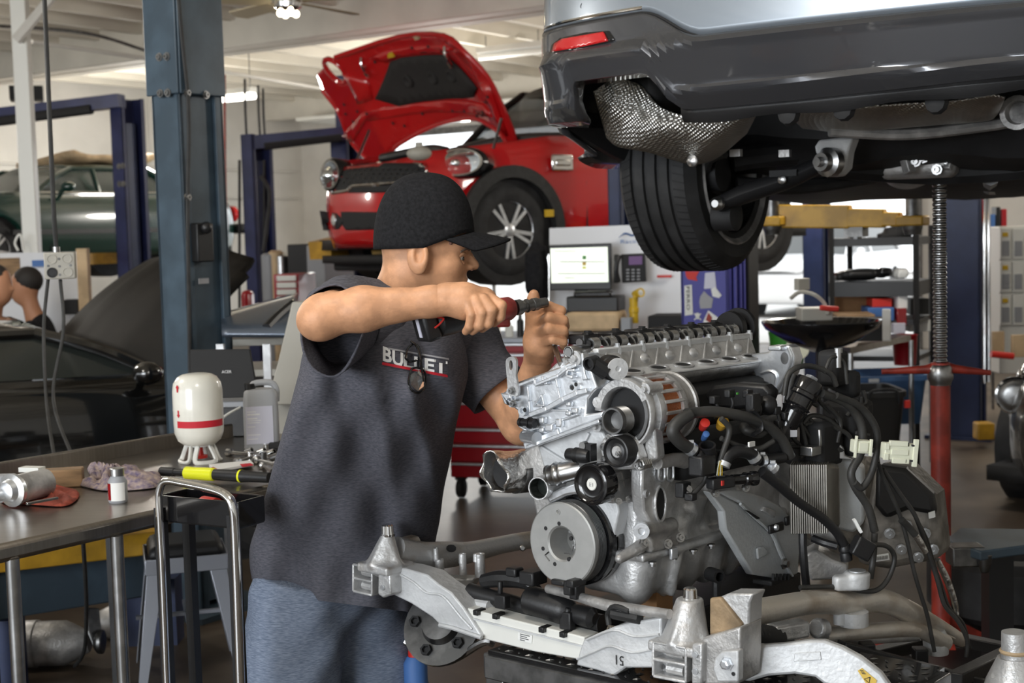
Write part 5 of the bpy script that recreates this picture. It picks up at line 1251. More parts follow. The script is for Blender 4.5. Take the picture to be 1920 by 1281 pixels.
# finned heat exchanger
nx = 17
for k in range(nx):
    t_ = k/(nx-1); p = at(1478+t_*62, 868+t_*2, 2.97+.012*t_); 
    m = MB(); pts = [at(1478+t_*66+dx, y, 2.97+.02*t_) for dx, y in ((0, 868), (6, 865), (14, 1003), (6, 1000))]
    G0 = at(1476+t_*66, 870, 2.97+.02*t_); h_ = .148; m.box(G0-ZZ*h_/2+eA*.02, (.05, .0036, h_), np.array([nrm(V3(.3, .95, 0)), nrm(V3(.95, -.3, 0)), ZZ])); m.build('cooler_fin', 'fin_steel', eng, bevel=.0008)
m = MB(); m.prism([at(x, 868, Y) for x, Y in ((1478, 2.975), (1545, 2.99), (1572, 3.03), (1575, 3.08), (1490, 3.07))], -ZZ*.146); m.build('oil_cooler', 'fin_steel', eng, bevel=.012)
m = MB(); m.prism([at(x, y, 3.1) for x, y in ((1555, 862), (1590, 860), (1618, 880), (1620, 980), (1600, 1000), (1560, 990))], V3(.02, .06, 0)); m.build('cooler_bracket', 'bracket_grey', eng, bevel=.006)
m = MB(); m.prism([at(x, y, 3.06) for x, y in ((1566, 860), (1568, 838), (1576, 834), (1582, 842), (1584, 855), (1600, 862))], V3(.005, .02, 0)); m.build('cooler_tab', 'alu_dull', eng, bevel=.002)
# gearbox
def ftr(p):
    d = s_cyl(p, EL(.66, .02, .02), EL(.80, .02, .02), .19, .02); d = su(d, s_cone(p, EL(.78, .02, .0), EL(1.15, .02, -.03), .15, .10), .04)
    d = su(d, s_box(p, EL(.92, .10, -.06), (.2, .10, .09), AXE, .03), .04); d = su(d, s_box(p, EL(.90, .12, -.10), (.23, .12, .025), AXE, .01), .02)
    for u in (.72, .82, .92, 1.02): d = su(d, s_box(p, EL(u, .12, -.02), (.006, .09, .10), AXE, .003), .012)
    return d
lo = np.minimum.reduce([EL(u, v, w) for u in (.62, 1.3) for v in (-.22, .26) for w in (-.22, .24)]); hi = np.maximum.reduce([EL(u, v, w) for u in (.62, 1.3) for v in (-.22, .26) for w in (-.22, .24)])
gbx = sdf_obj('gearbox', ftr, lo, hi, .011, 'trans_case', eng)
m = MB(); m.prism([at(x, y, 3.36) for x, y in ((1640, 870), (1700, 880), (1752, 930), (1760, 1000), (1765, 1050), (1660, 1070), (1600, 1060))], V3(.06, .1, 0)); m.build('gearbox_side', 'trans_case', gbx, bevel=.02)
MB().prism([at(x, y, 3.345) for x, y in ((1642, 872), (1698, 880), (1750, 928), (1757, 968), (1700, 958), (1660, 975), (1640, 950))], V3(.02, .05, 0)).build('gearbox_cover', 'black_plastic', gbx, bevel=.012)
for x, y in ((1700, 985), (1735, 1000), (1690, 1030), (1750, 1030), (1722, 1045), (1668, 1000)): MB().bolt(at(x, y, 3.35), nrm(V3(-.3, -.95, 0)), .009, .012).build('bolt', 'steel', gbx)
m = MB(); m.prism([at(x, y, 3.32) for x, y in ((1640, 1042), (1666, 1038), (1668, 1050), (1641, 1054))], V3(0, .003, 0)); m.build('barcode_label', 'paper', gbx)
m = MB()
for k in range(11): m.seg(at(1643+k*2.1, 1044-.3*k, 3.318), at(1643+k*2.1, 1051-.3*k, 3.318), .0012 if k % 3 else .002, .0004)
stuff(m.build('barcode', 'ink_black', gbx))
m = MB(); m.prism([at(x, y, 3.33) for x, y in ((1741, 962), (1753, 958), (1754, 970), (1742, 973))], V3(0, .003, 0)); m.build('barcode_label', 'paper', gbx)
sub = thing('front_subframe', 'cast aluminium front subframe with corner towers under the engine', 'subframe', at(1000, 1210, 2.95))
q0, q1 = at(730, 1085, 3.25), at(1290, 1205, 2.72)
sB = nrm(V3(*(q1-q0)[:2], 0)); sN = np.cross(sB, ZZ); sN = sN if sN[1] < 0 else -sN
def BP(x, y, d=0.0): return hit(x, y, q0+sN*d, sN)
def bplate(name, px, d, th, m_, parent=sub, bevel=.004):
    m = MB(); m.prism([BP(x, y, d) for x, y in px], -sN*th); return m.build(name, m_, parent, bevel=bevel)
la = bplate('left_arm', [(733, 1062), (762, 1067), (800, 1078), (822, 1096), (846, 1112), (869, 1140), (900, 1188), (903, 1196), (824, 1172), (810, 1158), (770, 1132), (733, 1114)], .01, .06, 'alu_painted')
m = MB(); m.tube([BP(x, y, .012) for x, y in ((745, 1075), (775, 1092), (800, 1112), (830, 1118), (862, 1155), (885, 1180))], .003, 6, smooth=4); m.tube([BP(x, y, .013) for x, y in ((824, 1172), (850, 1178), (903, 1196))], .005, 6); m.build('arm_ridge', 'alu_painted', la)
ra = bplate('right_arm', [(1080, 1248), (1086, 1222), (1094, 1200), (1120, 1188), (1152, 1175), (1183, 1167), (1240, 1158), (1238, 1210), (1232, 1253), (1172, 1253), (1160, 1262), (1150, 1268), (1120, 1258)], .01, .06, 'alu_painted')
m = MB(); m.tube([BP(x, y, .012) for x, y in ((1082, 1236), (1115, 1222), (1145, 1212), (1185, 1224), (1232, 1216))], .003, 6, smooth=4); m.tube([BP(x, y, .012) for x, y in ((1100, 1200), (1150, 1182), (1190, 1194), (1236, 1190))], .003, 6, smooth=4); m.build('arm_ridge', 'alu_painted', ra)
o51 = BP(1169, 1231, .0115); text_pts('51', o51, -sB, -ZZ, .020, .0008, 'lettering', 'ink_black', ra, width=.019)
fb_ = bplate('front_beam', [(870, 1139), (980, 1167), (1096, 1195), (1090, 1238), (1000, 1222), (903, 1198)], 0, .05, 'white_plastic', bevel=.003)
m = MB(); m.prism([BP(x, y, -.012) for x, y in ((870, 1136), (980, 1163), (1094, 1191), (1094, 1196), (980, 1168), (870, 1141))], -sN*.06); m.build('beam_top', 'alu_dirty', fb_)
m = MB(); m.seg(BP(885, 1160, .002), BP(1092, 1212, .002), .004, .003, sN); m.build('beam_crease', 'alu_painted', fb_)
for x, y in ((899, 1147), (935, 1154), (1022, 1179), (1061, 1188)):
    m = MB(); m.box(BP(x, y, -.004), (.014, .03, .012), np.array([sB, sN, ZZ])); m.build('beam_clip', 'black_plastic', fb_, bevel=.002)
m = MB(); m.prism([BP(x, y, .002) for x, y in ((971, 1185), (998, 1192), (997, 1207), (971, 1200))], -sN*.002); bl = m.build('beam_label', 'paper', fb_)
m = MB()
for j in range(4): m.seg(BP(975, 1189+j*3.6, .0026), BP(975+(18, 13, 16, 9)[j], 1189+j*3.6+(18, 13, 16, 9)[j]*.24, .0026), .0015, .0004, sN)
stuff(m.build('label_print', 'ink_black', bl))
# towers with splined bolts
def tower(bx, by, tx, ty, rb, rt, Y, nm):
    b_, t_ = at(bx, by, Y), at(tx, ty, Y)
    def f(p):
        d = s_cone(p, b_, t_, rb, rt); d = su(d, s_cone(p, b_-sB*rb*.9, t_, .01, .006), .012); d = su(d, s_cone(p, b_+sB*rb*1.0, t_, .01, .006), .012)
        d = su(d, s_cone(p, b_+sN*rb*1.05, t_+sN*rt*.6, .006, .004), .008)
        d = su(d, s_box(p, b_-ZZ*.012, (rb*1.25, rb*1.1, .010), np.array([sB, sN, ZZ]), .004), .012)
        return np.maximum(d, p[2]-np.float32(t_[2]+.002))
    o = sdf_obj(nm, f, b_-V3(rb*1.7, rb*1.7, rb*1.1), t_+V3(rb*1.7, rb*1.7, rb), .003, 'alu_dirty', sub)
    m = MB(); n = 12; pr = []
    G = []
    for h, r in ((-.004, .016), (.001, .016), (.001, .0135), (.020, .0125), (.023, .010), (.023, .001)):
        G.append([t_+ZZ*h+V3(math.cos(a), math.sin(a), 0)*r*(1+(.07 if k % 2 else -.07 if .004 < h < .022 else 0)) for k, a in enumerate(np.linspace(0, 2*math.pi, 24, endpoint=False))])
    m.grid(G, closed_v=True); m.build('splined_bolt', 'chrome', o, smooth=20); return o
tower(722, 1052, 727, 1002, .040, .013, 3.24, 'left_tower')
tower(1286, 1196, 1294, 1124, .046, .026, 2.735, 'right_tower')
def cells(x0, y0, x1, y1, sk, d, nm):
    "two open box cells of the crash-bar bracket"
    o = None
    def q(u, v): return (x0+(x1-x0)*u, y0+(y1-y0)*v+sk*u)
    back = [q(0, 0), q(1, 0), q(1, 1), q(0, 1)]
    m = MB(); m.prism([BP(*p, d-.03) for p in back], -sN*.02)
    for v in (0.0, .5, 1.0): m.seg(BP(*q(0, v), d-.015), BP(*q(1, v), d-.015), .006, .034, sN)
    for u in (0.0, 1.0): m.seg(BP(*q(u, 0), d-.015), BP(*q(u, 1), d-.015), .034 if False else .006, .034, sN)
    o = m.build(nm, 'alu_cast', sub, bevel=.002)
    for v in (.25, .75):
        m = MB(); m.cyl(BP(*q(.35, v), d-.018), BP(*q(.85, v), d-.018), .011, 10); m.build('cell_web', 'alu_cast', o)
        m = MB(); m.lathe(BP(*q(.15, v), d-.028), sN, [(0, .005), (.003, .005), (.003, .002)], 10); m.build('cell_hole', 'steel_dark', o)
    return o
cells(671, 1056, 706, 1106, 8, .04, 'left_bracket')
cells(1233, 1201, 1294, 1264, 12, .04, 'right_bracket')
for nm, px, hs_ in (('left_end_plate', [(709, 1062), (731, 1064), (733, 1116), (718, 1122), (708, 1115)], ((719, 1076), (718, 1102))), ('right_end_plate', [(1297, 1208), (1317, 1206), (1316, 1284), (1296, 1284)], ((1304, 1228), (1304, 1259)))):
    o = bplate(nm, px, .045, .05, 'alu_cast')
    for x, y in hs_:
        m = MB(); m.lathe(BP(x, y, .046), sN, [(0, .006), (.004, .006), (.004, .002)], 10); m.build('bolt', 'alu_bright', o)
rb_ = bplate('right_housing', [(1317, 1196), (1340, 1190), (1388, 1176), (1388, 1230), (1384, 1284), (1317, 1284)], .03, .08, 'steel_dark' if False else 'alu_dull')
m = MB(); m.prism([BP(x, y, .05) for x, y in ((1337, 1255), (1340, 1235), (1352, 1222), (1384, 1220), (1384, 1279), (1345, 1279))], -sN*.02); o = m.build('bolt_plate', 'alu_painted', rb_, bevel=.003)
m = MB(); m.lathe(BP(1364, 1244, .05), sN, [(0, .014), (.004, .014), (.004, .010), (.013, .0095), (.014, .006)], 6); m.build('hex_bolt', 'alu_bright', o, smooth=0)
m = MB(); m.lathe(BP(1375, 1264, .051), sN, [(0, .004), (.0006, .004)], 10); m.build('plate_hole', 'black_matt', o)
gs = bplate('gusset', [(1344, 1122), (1366, 1113), (1412, 1114), (1405, 1132), (1404, 1172), (1388, 1178), (1362, 1140)], -.004, .05, 'alu_dirty')
bplate('gusset_web', [(1330, 1122), (1350, 1120), (1392, 1172), (1386, 1180), (1340, 1190), (1330, 1192)], .004, .012, 'dirt_brown')
m = MB(); m.prism([at(x, y, 2.73) for x, y in ((1062, 1070+140), (1062, 1212))]+[at(1063, 1213, 2.75)], V3(0, .001, 0)); 
# rails and tubes
def tubepart(name, pts, rr, m_, flat=1.0, par=sub, n=14): 
    m = MB(); m.tube([at(*p) for p in pts], rr, n, smooth=6, flat=flat); return m.build(name, m_, par)
rl = tubepart('right_rail', [(1395, 1152, 2.74), (1440, 1144, 2.79), (1520, 1130, 2.90), (1590, 1132, 2.99), (1650, 1126, 3.07), (1705, 1148, 3.14), (1760, 1178, 3.22), (1805, 1202, 3.27)], [.026, .026, .024, .025, .027, .025, .021, .015], 'alu_rail', 1.0)
m = MB(); m.tube([at(x, y, Y-.022) for x, y, Y in ((1400, 1160, 2.74), (1470, 1150, 2.83), (1540, 1142, 2.93), (1640, 1140, 3.06), (1720, 1165, 3.16), (1790, 1198, 3.25))], .0025, 6, smooth=4); m.build('weld_seam', 'alu_rail', rl)
tubepart('lower_rail', [(1545, 1192, 2.97), (1600, 1186, 3.02), (1700, 1180, 3.12), (1740, 1190, 3.16), (1772, 1206, 3.2)], [.016, .017, .018, .017, .02], 'alu_rail')
tubepart('lower_rail', [(1550, 1200, 3.0), (1640, 1199, 3.08), (1720, 1194, 3.14)], .010, 'alu_dull')
lr = tubepart('left_rail', [(742, 1030, 3.26), (790, 1042, 3.32), (840, 1040, 3.38), (880, 1036, 3.43), (940, 1022, 3.52), (1000, 1012, 3.6), (1060, 1010, 3.7)], [.030, .034, .032, .026, .022, .022, .022], 'alu_dirty')
m = MB(); m.prism([at(x, y, 3.30) for x, y in ((745, 1008), (760, 1012), (785, 1062), (820, 1090), (845, 1108), (830, 1112), (780, 1082), (752, 1062))], V3(.03, .04, 0)); m.build('left_gusset', 'alu_dirty', lr, bevel=.005)
m = MB(); m.prism([at(x, y, 3.30) for x, y in ((790, 1070), (830, 1085), (890, 1085), (875, 1110), (860, 1128), (920, 1140), (905, 1150), (868, 1140), (835, 1105))], V3(.02, .04, 0)); m.build('left_web', 'alu_dirty', lr, bevel=.005)
m = MB(); m.tube([at(830, 1078, 3.28), at(860, 1110, 3.2), at(890, 1130, 3.14), at(918, 1136, 3.1)], [.012, .011, .012, .011], 10, smooth=4); m.build('left_stay', 'alu_painted', lr)
for x, y, h, r in ((818, 1040, .03, .007), (824, 1066, .045, .012), (868, 1058, .05, .009), (900, 1060, .055, .013), (867, 1048, .02, .009), (893, 1046, .018, .008)):
    m = MB(); P = at(x, y, 3.30); m.lathe(P-ZZ*h/2, ZZ, [(0, r), (h, r*.9), (h, r*.5), (h*.8, r*.4)], 12); m.build('boss', 'alu_cast', lr)
m = MB(); m.lathe(at(846, 1029, 3.345), nrm(V3(.1, -.5, .8)), [(0, .012), (.002, .012)], 12); m.build('rail_hole', 'black_matt', lr)
m = MB(); m.lathe(at(980, 1028, 3.5), nrm(V3(0, -1, .2)), [(0, .008), (.006, .008), (.01, .005)], 10); m.build('bolt', 'steel', lr)
# mounts on the rails
def fm(p):
    d = s_cyl(p, at(1606, 1102, 2.98), at(1608, 1072, 2.98), .027); d = su(d, s_cyl(p, at(1572, 1104, 2.97), at(1572, 1082, 2.97), .013), .015); return su(d, s_box(p, at(1588, 1092, 2.975), (.026, .016, .014), None, .005), .01)
c = at(1595, 1090, 2.98); bm_ = sdf_obj('body_mount', fm, c-.07, c+.07, .0028, 'white_plastic' if False else 'alu_painted', sub, smooth=40)
m = MB(); m.lathe(at(1608, 1071, 2.98), ZZ, [(.0, .018), (.002, .018), (.002, .010)], 18); m.build('mount_bush', 'alu_bright', bm_)
m = MB(); m.lathe(at(1600, 1172, 2.98), ZZ, [(0, .032), (.03, .032)], 18); m.lathe(at(1575, 1170, 2.97), ZZ, [(0, .014), (.025, .014)], 14); m.build('lower_mount', 'alu_painted', sub)
m = MB(); m.lathe(at(1755, 1205, 3.2), ZZ, [(-.025, .028), (.01, .03), (.03, .02)], 16); m.build('end_cup', 'alu_painted', sub)
# control arm in the foreground
ca = [(1386, 1180), (1396, 1196), (1408, 1208), (1430, 1210), (1470, 1207), (1518, 1201), (1545, 1201), (1580, 1214), (1615, 1233), (1652, 1262), (1672, 1290), (1640, 1310), (1600, 1300), (1545, 1283), (1528, 1270), (1490, 1264), (1440, 1268), (1405, 1278), (1390, 1276)]
m = MB(); cn = nrm(V3(-.35, -.92, .15)); cP = at(1500, 1235, 2.66); m.prism([hit(x, y, cP, cn) for x, y in ca], -cn*.03); cao = m.build('control_arm', 'alu_painted', sub, bevel=.008)
m = MB(); m.prism([hit(x, y, cP+cn*.002, cn) for x, y in ((1490, 1225), (1538, 1222), (1540, 1238), (1488, 1241))], -cn*.003); m.build('cast_panel', 'alu_painted', cao, bevel=.001)
m = MB(); m.prism([hit(x, y, cP+cn*.002, cn) for x, y in ((1608, 1258), (1616, 1253), (1644, 1276), (1640, 1290), (1625, 1284))], -cn*.003); wl = m.build('warning_label', 'yellow_bright' if False else 'yellow_paint', cao)
m = MB(); c = hit(1627, 1275, cP+cn*.0035, cn); x_ = nrm(hit(1640, 1286, cP, cn)-hit(1612, 1262, cP, cn)); y_ = np.cross(cn, x_); tri = [c+x_*.0065*math.cos(a)+y_*.0065*math.sin(a) for a in (1.57, 3.665, 5.76)]; m.tube(tri+[tri[0]], .0008, 4); m.build('warning_mark', 'ink_black', wl)
m = MB()
for k in range(3): m.seg(hit(1612+k*2, 1257+k*3, cP+cn*.0032, cn), hit(1619+k*2, 1260+k*3-2, cP+cn*.0032, cn), .0012, .0004, cn)
stuff(m.build('warning_print', 'ink_black', wl))
m = MB(); pr = []
b0_, b1_ = at(1405, 1190, 2.84), at(1462, 1200, 2.92); d = nrm(b1_-b0_); Lb = np.linalg.norm(b1_-b0_)
for k in range(9): pr += [(Lb*k/9, .026), (Lb*(k+.5)/9, .021)]
m.lathe(b0_, d, pr, 20); m.build('rack_boot', 'black_rubber', sub)
m = MB(); m.box(at(1478, 1182, 2.93), (.085, .04, .035), np.array([nrm(V3(.9, .4, 0)), nrm(V3(-.4, .9, 0)), ZZ])); m.cyl(at(1530, 1178, 2.95), at(1545, 1180, 2.97), .022, 14); m.build('rack_clamp', 'alu_cast', sub, bevel=.006)
# steering rack lying across, behind the front beam
rk = thing('steering_rack', 'black electric steering rack lying across the subframe behind the white beam', 'steering rack', at(1020, 1150, 3.05))
def rp_(x, y, Y=3.05): return at(x, y, Y-(x-1000)*.0009)
m = MB(); m.tube([rp_(880, 1108), rp_(960, 1130), rp_(1000, 1142), rp_(1080, 1160), rp_(1130, 1170)], [.018, .018, .018, .018, .02], 14); m.build('rack_tube', 'black_plastic', rk)
a0, a1 = rp_(985, 1122, 3.02), rp_(1066, 1146, 3.02); d = nrm(a1-a0); Lm = np.linalg.norm(a1-a0)
m = MB(); m.lathe(a0, d, [(0, .010), (.003, .022), (.012, .031), (Lm*.9, .032), (Lm, .028), (Lm+.012, .018), (Lm+.03, .022), (Lm+.06, .022), (Lm+.07, .012)], 28); mt = m.build('rack_motor', 'black_plastic', rk)
c = hit(1008, 1136, a0+nrm(V3(-.2, -.9, .5))*.028, nrm(V3(-.3, -.95, .35))); nn = nrm(V3(-.2, -.85, .5))
m = MB(); xx = d; yy = np.cross(nn, xx); m.box(c+nn*.004, (.019, .015, .003), (xx, yy, nn)); m.build('motor_label', 'label_lilac', mt)
m = MB(); m.tube([rp_(1028, 1104, 3.0), rp_(1060, 1112, 2.98), rp_(1140, 1136, 2.97), rp_(1256, 1152, 2.95)], [.010, .010, .012, .010], 12); m.build('tie_rod', 'alu_dull', rk)
m = MB(); m.tube([rp_(905, 1090), rp_(940, 1085), rp_(985, 1090), rp_(1010, 1110)], [.016, .02, .018, .012], 10, smooth=4); m.box(rp_(1000, 1082, 3.0), (.05, .04, .03), AXE); m.box(rp_(965, 1072, 3.0), (.03, .03, .02), AXE); m.build('rack_valve', 'black_plastic', rk, bevel=.004)
m = MB(); m.tube([rp_(938, 1120, 3.0), rp_(938, 1090, 3.0)], .006, 8); m.box(rp_(942, 1128, 2.99), (.02, .03, .03), AXE); m.build('rack_mount', 'black_plastic', rk, bevel=.003)
m = MB(); m.box(rp_(1064, 1168, 3.0), (.02, .03, .05), AXE); m.tube([rp_(1062, 1165, 3.0), rp_(1066, 1140, 3.0)], .008, 8); m.build('rack_mount', 'black_plastic', rk, bevel=.003)
m = MB(); m.box(rp_(1080, 1092, 2.94), (.045, .02, .016), AXE); m.box(rp_(1068, 1102, 2.95), (.02, .02, .03), AXE); m.build('wiring_clip', 'black_plastic', rk, bevel=.003)
m = MB(); m.tube([rp_(1142, 1172, 2.97), rp_(1140, 1150, 2.97), rp_(1152, 1138, 2.95), rp_(1180, 1146, 2.95)], .006, 8, smooth=4); m.tube([rp_(1150, 1150, 2.96), rp_(1200, 1160, 2.96)], .012, 10); m.build('rack_cable', 'black_rubber', rk)
# hub and brake carrier hanging at the left
hb = thing('hub_carrier', 'greasy dark hub carrier with bolts hanging left below the subframe arm', 'hub', at(820, 1185, 3.3))
c = at(828, 1172, 3.28); ax = nrm(V3(-.35, -.75, .55))
m = MB(); m.lathe(c, ax, [(-.06, .04), (-.02, .085), (-.01, .098), (.0, .098), (.002, .05), (.02, .042), (.022, .02)], 32); m.build('hub_flange', 'steel_dark', hb)
x_ = nrm(np.cross(ax, ZZ)); y_ = np.cross(ax, x_)
for k in range(5):
    a = k*1.257; m = MB(); m.lathe(c+(x_*math.cos(a)+y_*math.sin(a))*.068, ax, [(0, .014), (.012, .014), (.012, .009), (.004, .008)], 6); m.build('stud_nut', 'black_matt', hb)
m = MB(); m.tube([c-ZZ*.05+x_*.1, c-ZZ*.09, at(905, 1205, 3.2), at(925, 1208, 3.2)], .009, 8, smooth=5); m.build('brake_pipe', 'steel', hb)
# diamond-plate lift table that carries it all
tb = thing('lift_table', 'black steel engine table with a diamond plate top under the subframe', 'engine table', at(1100, 1281, 3.1)*V3(1, 1, 0))
tz = at(915, 1218, 3.02)[2]; c00 = at(915, 1218, 3.02)
AXS = np.array([sB, -sN, ZZ])
m = MB(); ctr = c00+sB*.42-sN*.22; m.box(ctr-ZZ*.006, (.84, .44, .008), AXS); top = m.build('diamond_plate', 'black_gloss', tb)
m = MB()
for i in range(30):
    for j in range(14):
        p = c00+sB*(.015+i*.028+.014*(j % 2))-sN*(.02+j*.03); a = .8 if (i+j) % 2 else -.8
        e = sB*math.cos(a)-sN*math.sin(a); g = np.cross(ZZ, e); m.add([p-e*.010-ZZ*.001, p+g*.003-ZZ*.0015, p+e*.010-ZZ*.001, p-g*.003-ZZ*.0015, p+ZZ*.0015], [(0, 1, 4), (1, 2, 4), (2, 3, 4), (3, 0, 4)])
stuff(m.build('tread_pattern', 'steel_dark', top, smooth=0))
m = MB(); m.box(c00+sB*.42-ZZ*.035, (.84, .03, .05), AXS); m.box(c00+sB*.42-sN*.43-ZZ*.035, (.84, .03, .05), AXS); m.box(c00-sN*.22-ZZ*.035, (.03, .44, .05), AXS); m.box(c00+sB*.84-sN*.22-ZZ*.035, (.03, .44, .05), AXS); m.build('table_frame', 'steel_dark', tb, bevel=.003)
for i, j in ((.02, .02), (.82, .02), (.02, .42), (.82, .42)):
    m = MB(); p = c00+sB*i-sN*j; m.seg(p-ZZ*.06, V3(p[0], p[1], .06), .05, .05, sB); m.lathe(V3(p[0], p[1], .035)-sB*.015, sB, [(0, .035), (.03, .035)], 14); m.build('leg', 'steel_dark', tb, bevel=.003)
for k, (a_, b_) in enumerate((((1575, 1215, 2.95), (1900, 1300, 3.1)), ((1500, 1265, 3.05), (1730, 1205, 3.3)), ((1790, 1275, 3.0), (1900, 1222, 3.3)), ((1625, 1205, 3.0), (1630, 1300, 3.0)), ((1725, 1215, 3.15), (1725, 1300, 3.15)), ((1800, 1200, 3.5), (1900, 1222, 3.3)))):
    m = MB(); m.seg(at(*a_), at(*b_), .035, .03); m.build('frame_bar', 'black_plastic', tb, bevel=.003)
m = MB(); m.box(EL(.48, .02, -.20), (.52, .24, .05), AXE); m.build('support_pad', 'black_plastic', tb, bevel=.004)
m = MB(); m.box(at(1225, 1150, 3.0), (.06, .06, .12), AXS); m.build('wood_block', 'cardboard', tb)
# ------------------------------------------------------------------ hoses, looms and plastic parts on the engine
def RY(x, dv=0.0): return 2.83+(x-1300)*.00063+dv      # depth of the engine's near side
def epts(pts, dv=0.0): return [at(p[0], p[1], RY(p[0], dv+(p[2] if len(p) > 2 else 0))) for p in pts]
def hose(name, pts, r, m_='hose_rubber', dv=0.0, par=eng, n=12, sm=6):
    m = MB(); m.tube(epts(pts, dv), r, n, smooth=sm); return m.build(name, m_, par)
def clamp(x, y, x2, y2, r, dv, par):
    a, b_ = epts([(x, y), (x2, y2)], dv); d = nrm(b_-a); m = MB(); m.lathe(a-d*.005, d, [(0, r), (.0, r*1.06), (.010, r*1.06), (.010, r)], 20); m.box(a+ZZ*r*1.1, (.01, .008, .006)); return m.build('hose_clamp', 'alu_bright', par)
# intake-side black bodies
ia = plate('intake_valve_unit', [(1318, 742), (1336, 724), (1380, 718), (1432, 722), (1446, 735), (1440, 752), (1420, 764), (1380, 768), (1335, 766)], .34, .04, 'black_plastic', bevel=.008)
m = MB(); p = epts([(1440, 760)], .04)[0]; m.ball(p, (.020, .018, .022), 8); m.box(p-eA*.06+eW*.01, (.03, .02, .04), AXE); m.build('flap_actuator', 'black_plastic', eng, bevel=.003)
for x, y in ((1340, 750), (1368, 738), (1402, 738), (1420, 750), (1455, 770), (1472, 780), (1460, 795)):
    m = MB(); p = epts([(x, y)], .03)[0]; m.box(p, (.022, .014, .016), AXE); m.tube([p, p-eW*.02+eB*.008, p-eW*.04], .004, 6, smooth=3); m.build('plug_connector', 'black_plastic', eng, bevel=.002)
m = MB(); p = epts([(1383, 738)], .02)[0]; m.box(p, (.006, .003, .004), AXE); m.build('green_clip', 'led_green' if False else 'green_tub', eng)
m = MB(); m.box(EL(.42, .15, .17), (.48, .07, .10), AXE); m.box(EL(.44, .06, .255), (.46, .10, .10), AXE); m.build('manifold_underside', 'black_matt', eng, bevel=.02)
# main coolant hoses
h1 = hose('coolant_hose', [(1286, 776), (1338, 772), (1393, 781), (1437, 797), (1466, 825), (1482, 858)], .0112)
h2 = hose('coolant_hose', [(1296, 776, -.005), (1274, 790), (1262, 808), (1274, 828), (1302, 847)], [.012, .0135, .014, .0135, .012])
clamp(1296, 842, 1306, 850, .0138, 0, h2)
m = MB(); m.tube([epts([(1408, 768)])[0], epts([(1420, 782)])[0], epts([(1424, 805)])[0], epts([(1410, 815)])[0]], .012, 8, smooth=4, flat=.3); m.build('hose_holder', 'black_plastic', h1)
tp = epts([(1326, 838)], -.005)[0]
m = MB(); m.lathe(tp, nrm(V3(-.1, -.45, .9)), [(-.06, .02), (-.02, .02), (-.012, .0165), (.004, .0175), (.004, .0135), (-.012, .012), (-.012, .001)], 24); th = m.build('thermostat', 'black_plastic', eng)
m = MB(); m.box(tp-ZZ*.035-eA*.02, (.05, .035, .04), AXE); m.box(tp-ZZ*.02+eA*.03, (.03, .02, .02), AXE); m.tube(epts([(1304, 850), (1316, 862), (1330, 870)]), .015, 12); m.build('thermostat_body', 'black_plastic', th, bevel=.004)
h3 = hose('elbow_hose', [(1358, 868), (1366, 854), (1385, 846), (1408, 852), (1420, 866)], [.012, .013, .0135, .013, .012], 'black_plastic', -.02)
clamp(1357, 870, 1361, 860, .0135, -.02, h3); clamp(1414, 858, 1421, 868, .0135, -.02, h3)
h4 = hose('water_pipe', [(1424, 864), (1444, 861), (1470, 858)], .0115, 'black_plastic', -.0)
clamp(1430, 863, 1438, 862, .0125, 0, h4)
h5 = hose('drain_pipe', [(1428, 884), (1455, 905), (1498, 942), (1542, 972), (1570, 1000), (1582, 1022)], [.012, .0115, .010, .010, .010, .011], 'black_plastic', -.03)
clamp(1449, 878, 1458, 888, .012, -.03, h5)
m = MB(); p = epts([(1583, 1022), (1588, 1054)], -.03); m.lathe(p[0], p[1]-p[0], [(0, .011), (.006, .014), (.012, .014), (.016, .011), (.02, .013), (.034, .013), (.036, .009)], 16); m.build('quick_connector', 'black_plastic', h5)
hose('elbow_hose', [(1394, 800, .02), (1402, 808), (1425, 812), (1444, 798)], .0105, 'hose_rubber', .015)
h6 = hose('wiring_loom', [(1352, 822), (1385, 836), (1420, 842), (1450, 828)], .0055, 'hose_rubber', -.01)
m = MB(); m.box(epts([(1409, 833)], -.022)[0], (.022, .004, .010), AXE); m.build('white_tag', 'paper', h6)
h7 = hose('wiring_loom', [(1352, 785), (1366, 800), (1366, 818), (1358, 842), (1350, 866)], .006, 'hose_rubber', -.02)
for k in range(4):
    m = MB(); m.tube(epts([(1349+k*1.2, 864), (1346+k*2.6, 878), (1344+k*3.2, 892)], -.028), .0011, 5, smooth=3); m.build('yellow_wire', 'yellow_paint' if k % 2 else 'cream_plastic', h7)
for x, y, r, m_, nm in ((1321, 795, .010, 'red_plastic', 'red_cap'), (1323, 816, .007, 'ink_blue', 'blue_cap'), (1355, 793, .012, 'yellow_arm', 'brass_plug')):
    m = MB(); p = epts([(x, y)], .0)[0]; m.lathe(p, nrm(V3(.1, -.8, .5)), [(-.02, r*.8), (0, r), (.006, r), (.008, r*.5)], 14); m.build(nm, m_, eng)
m = MB(); a, b_ = epts([(1330, 908), (1372, 902)], -.02); m.seg(a, b_, .026, .022); m.box((a+b_)/2+ZZ*.014, (.02, .012, .008)); o = m.build('sensor_plug', 'black_plastic', eng, bevel=.003)
m = MB(); m.box(epts([(1355, 906)], -.036)[0], (.008, .003, .01), AXE); m.build('red_lock', 'red_plastic', o)
m = MB(); a, b_ = epts([(1372, 900), (1430, 896)], -.015); d = nrm(b_-a); m.lathe(a, d, [(0, .011), (.03, .011), (.032, .014), (.042, .014), (.044, .012), (.05, .0155), (.06, .0155), (.062, .012)], 20); m.build('pressure_sensor', 'black_gloss', eng)
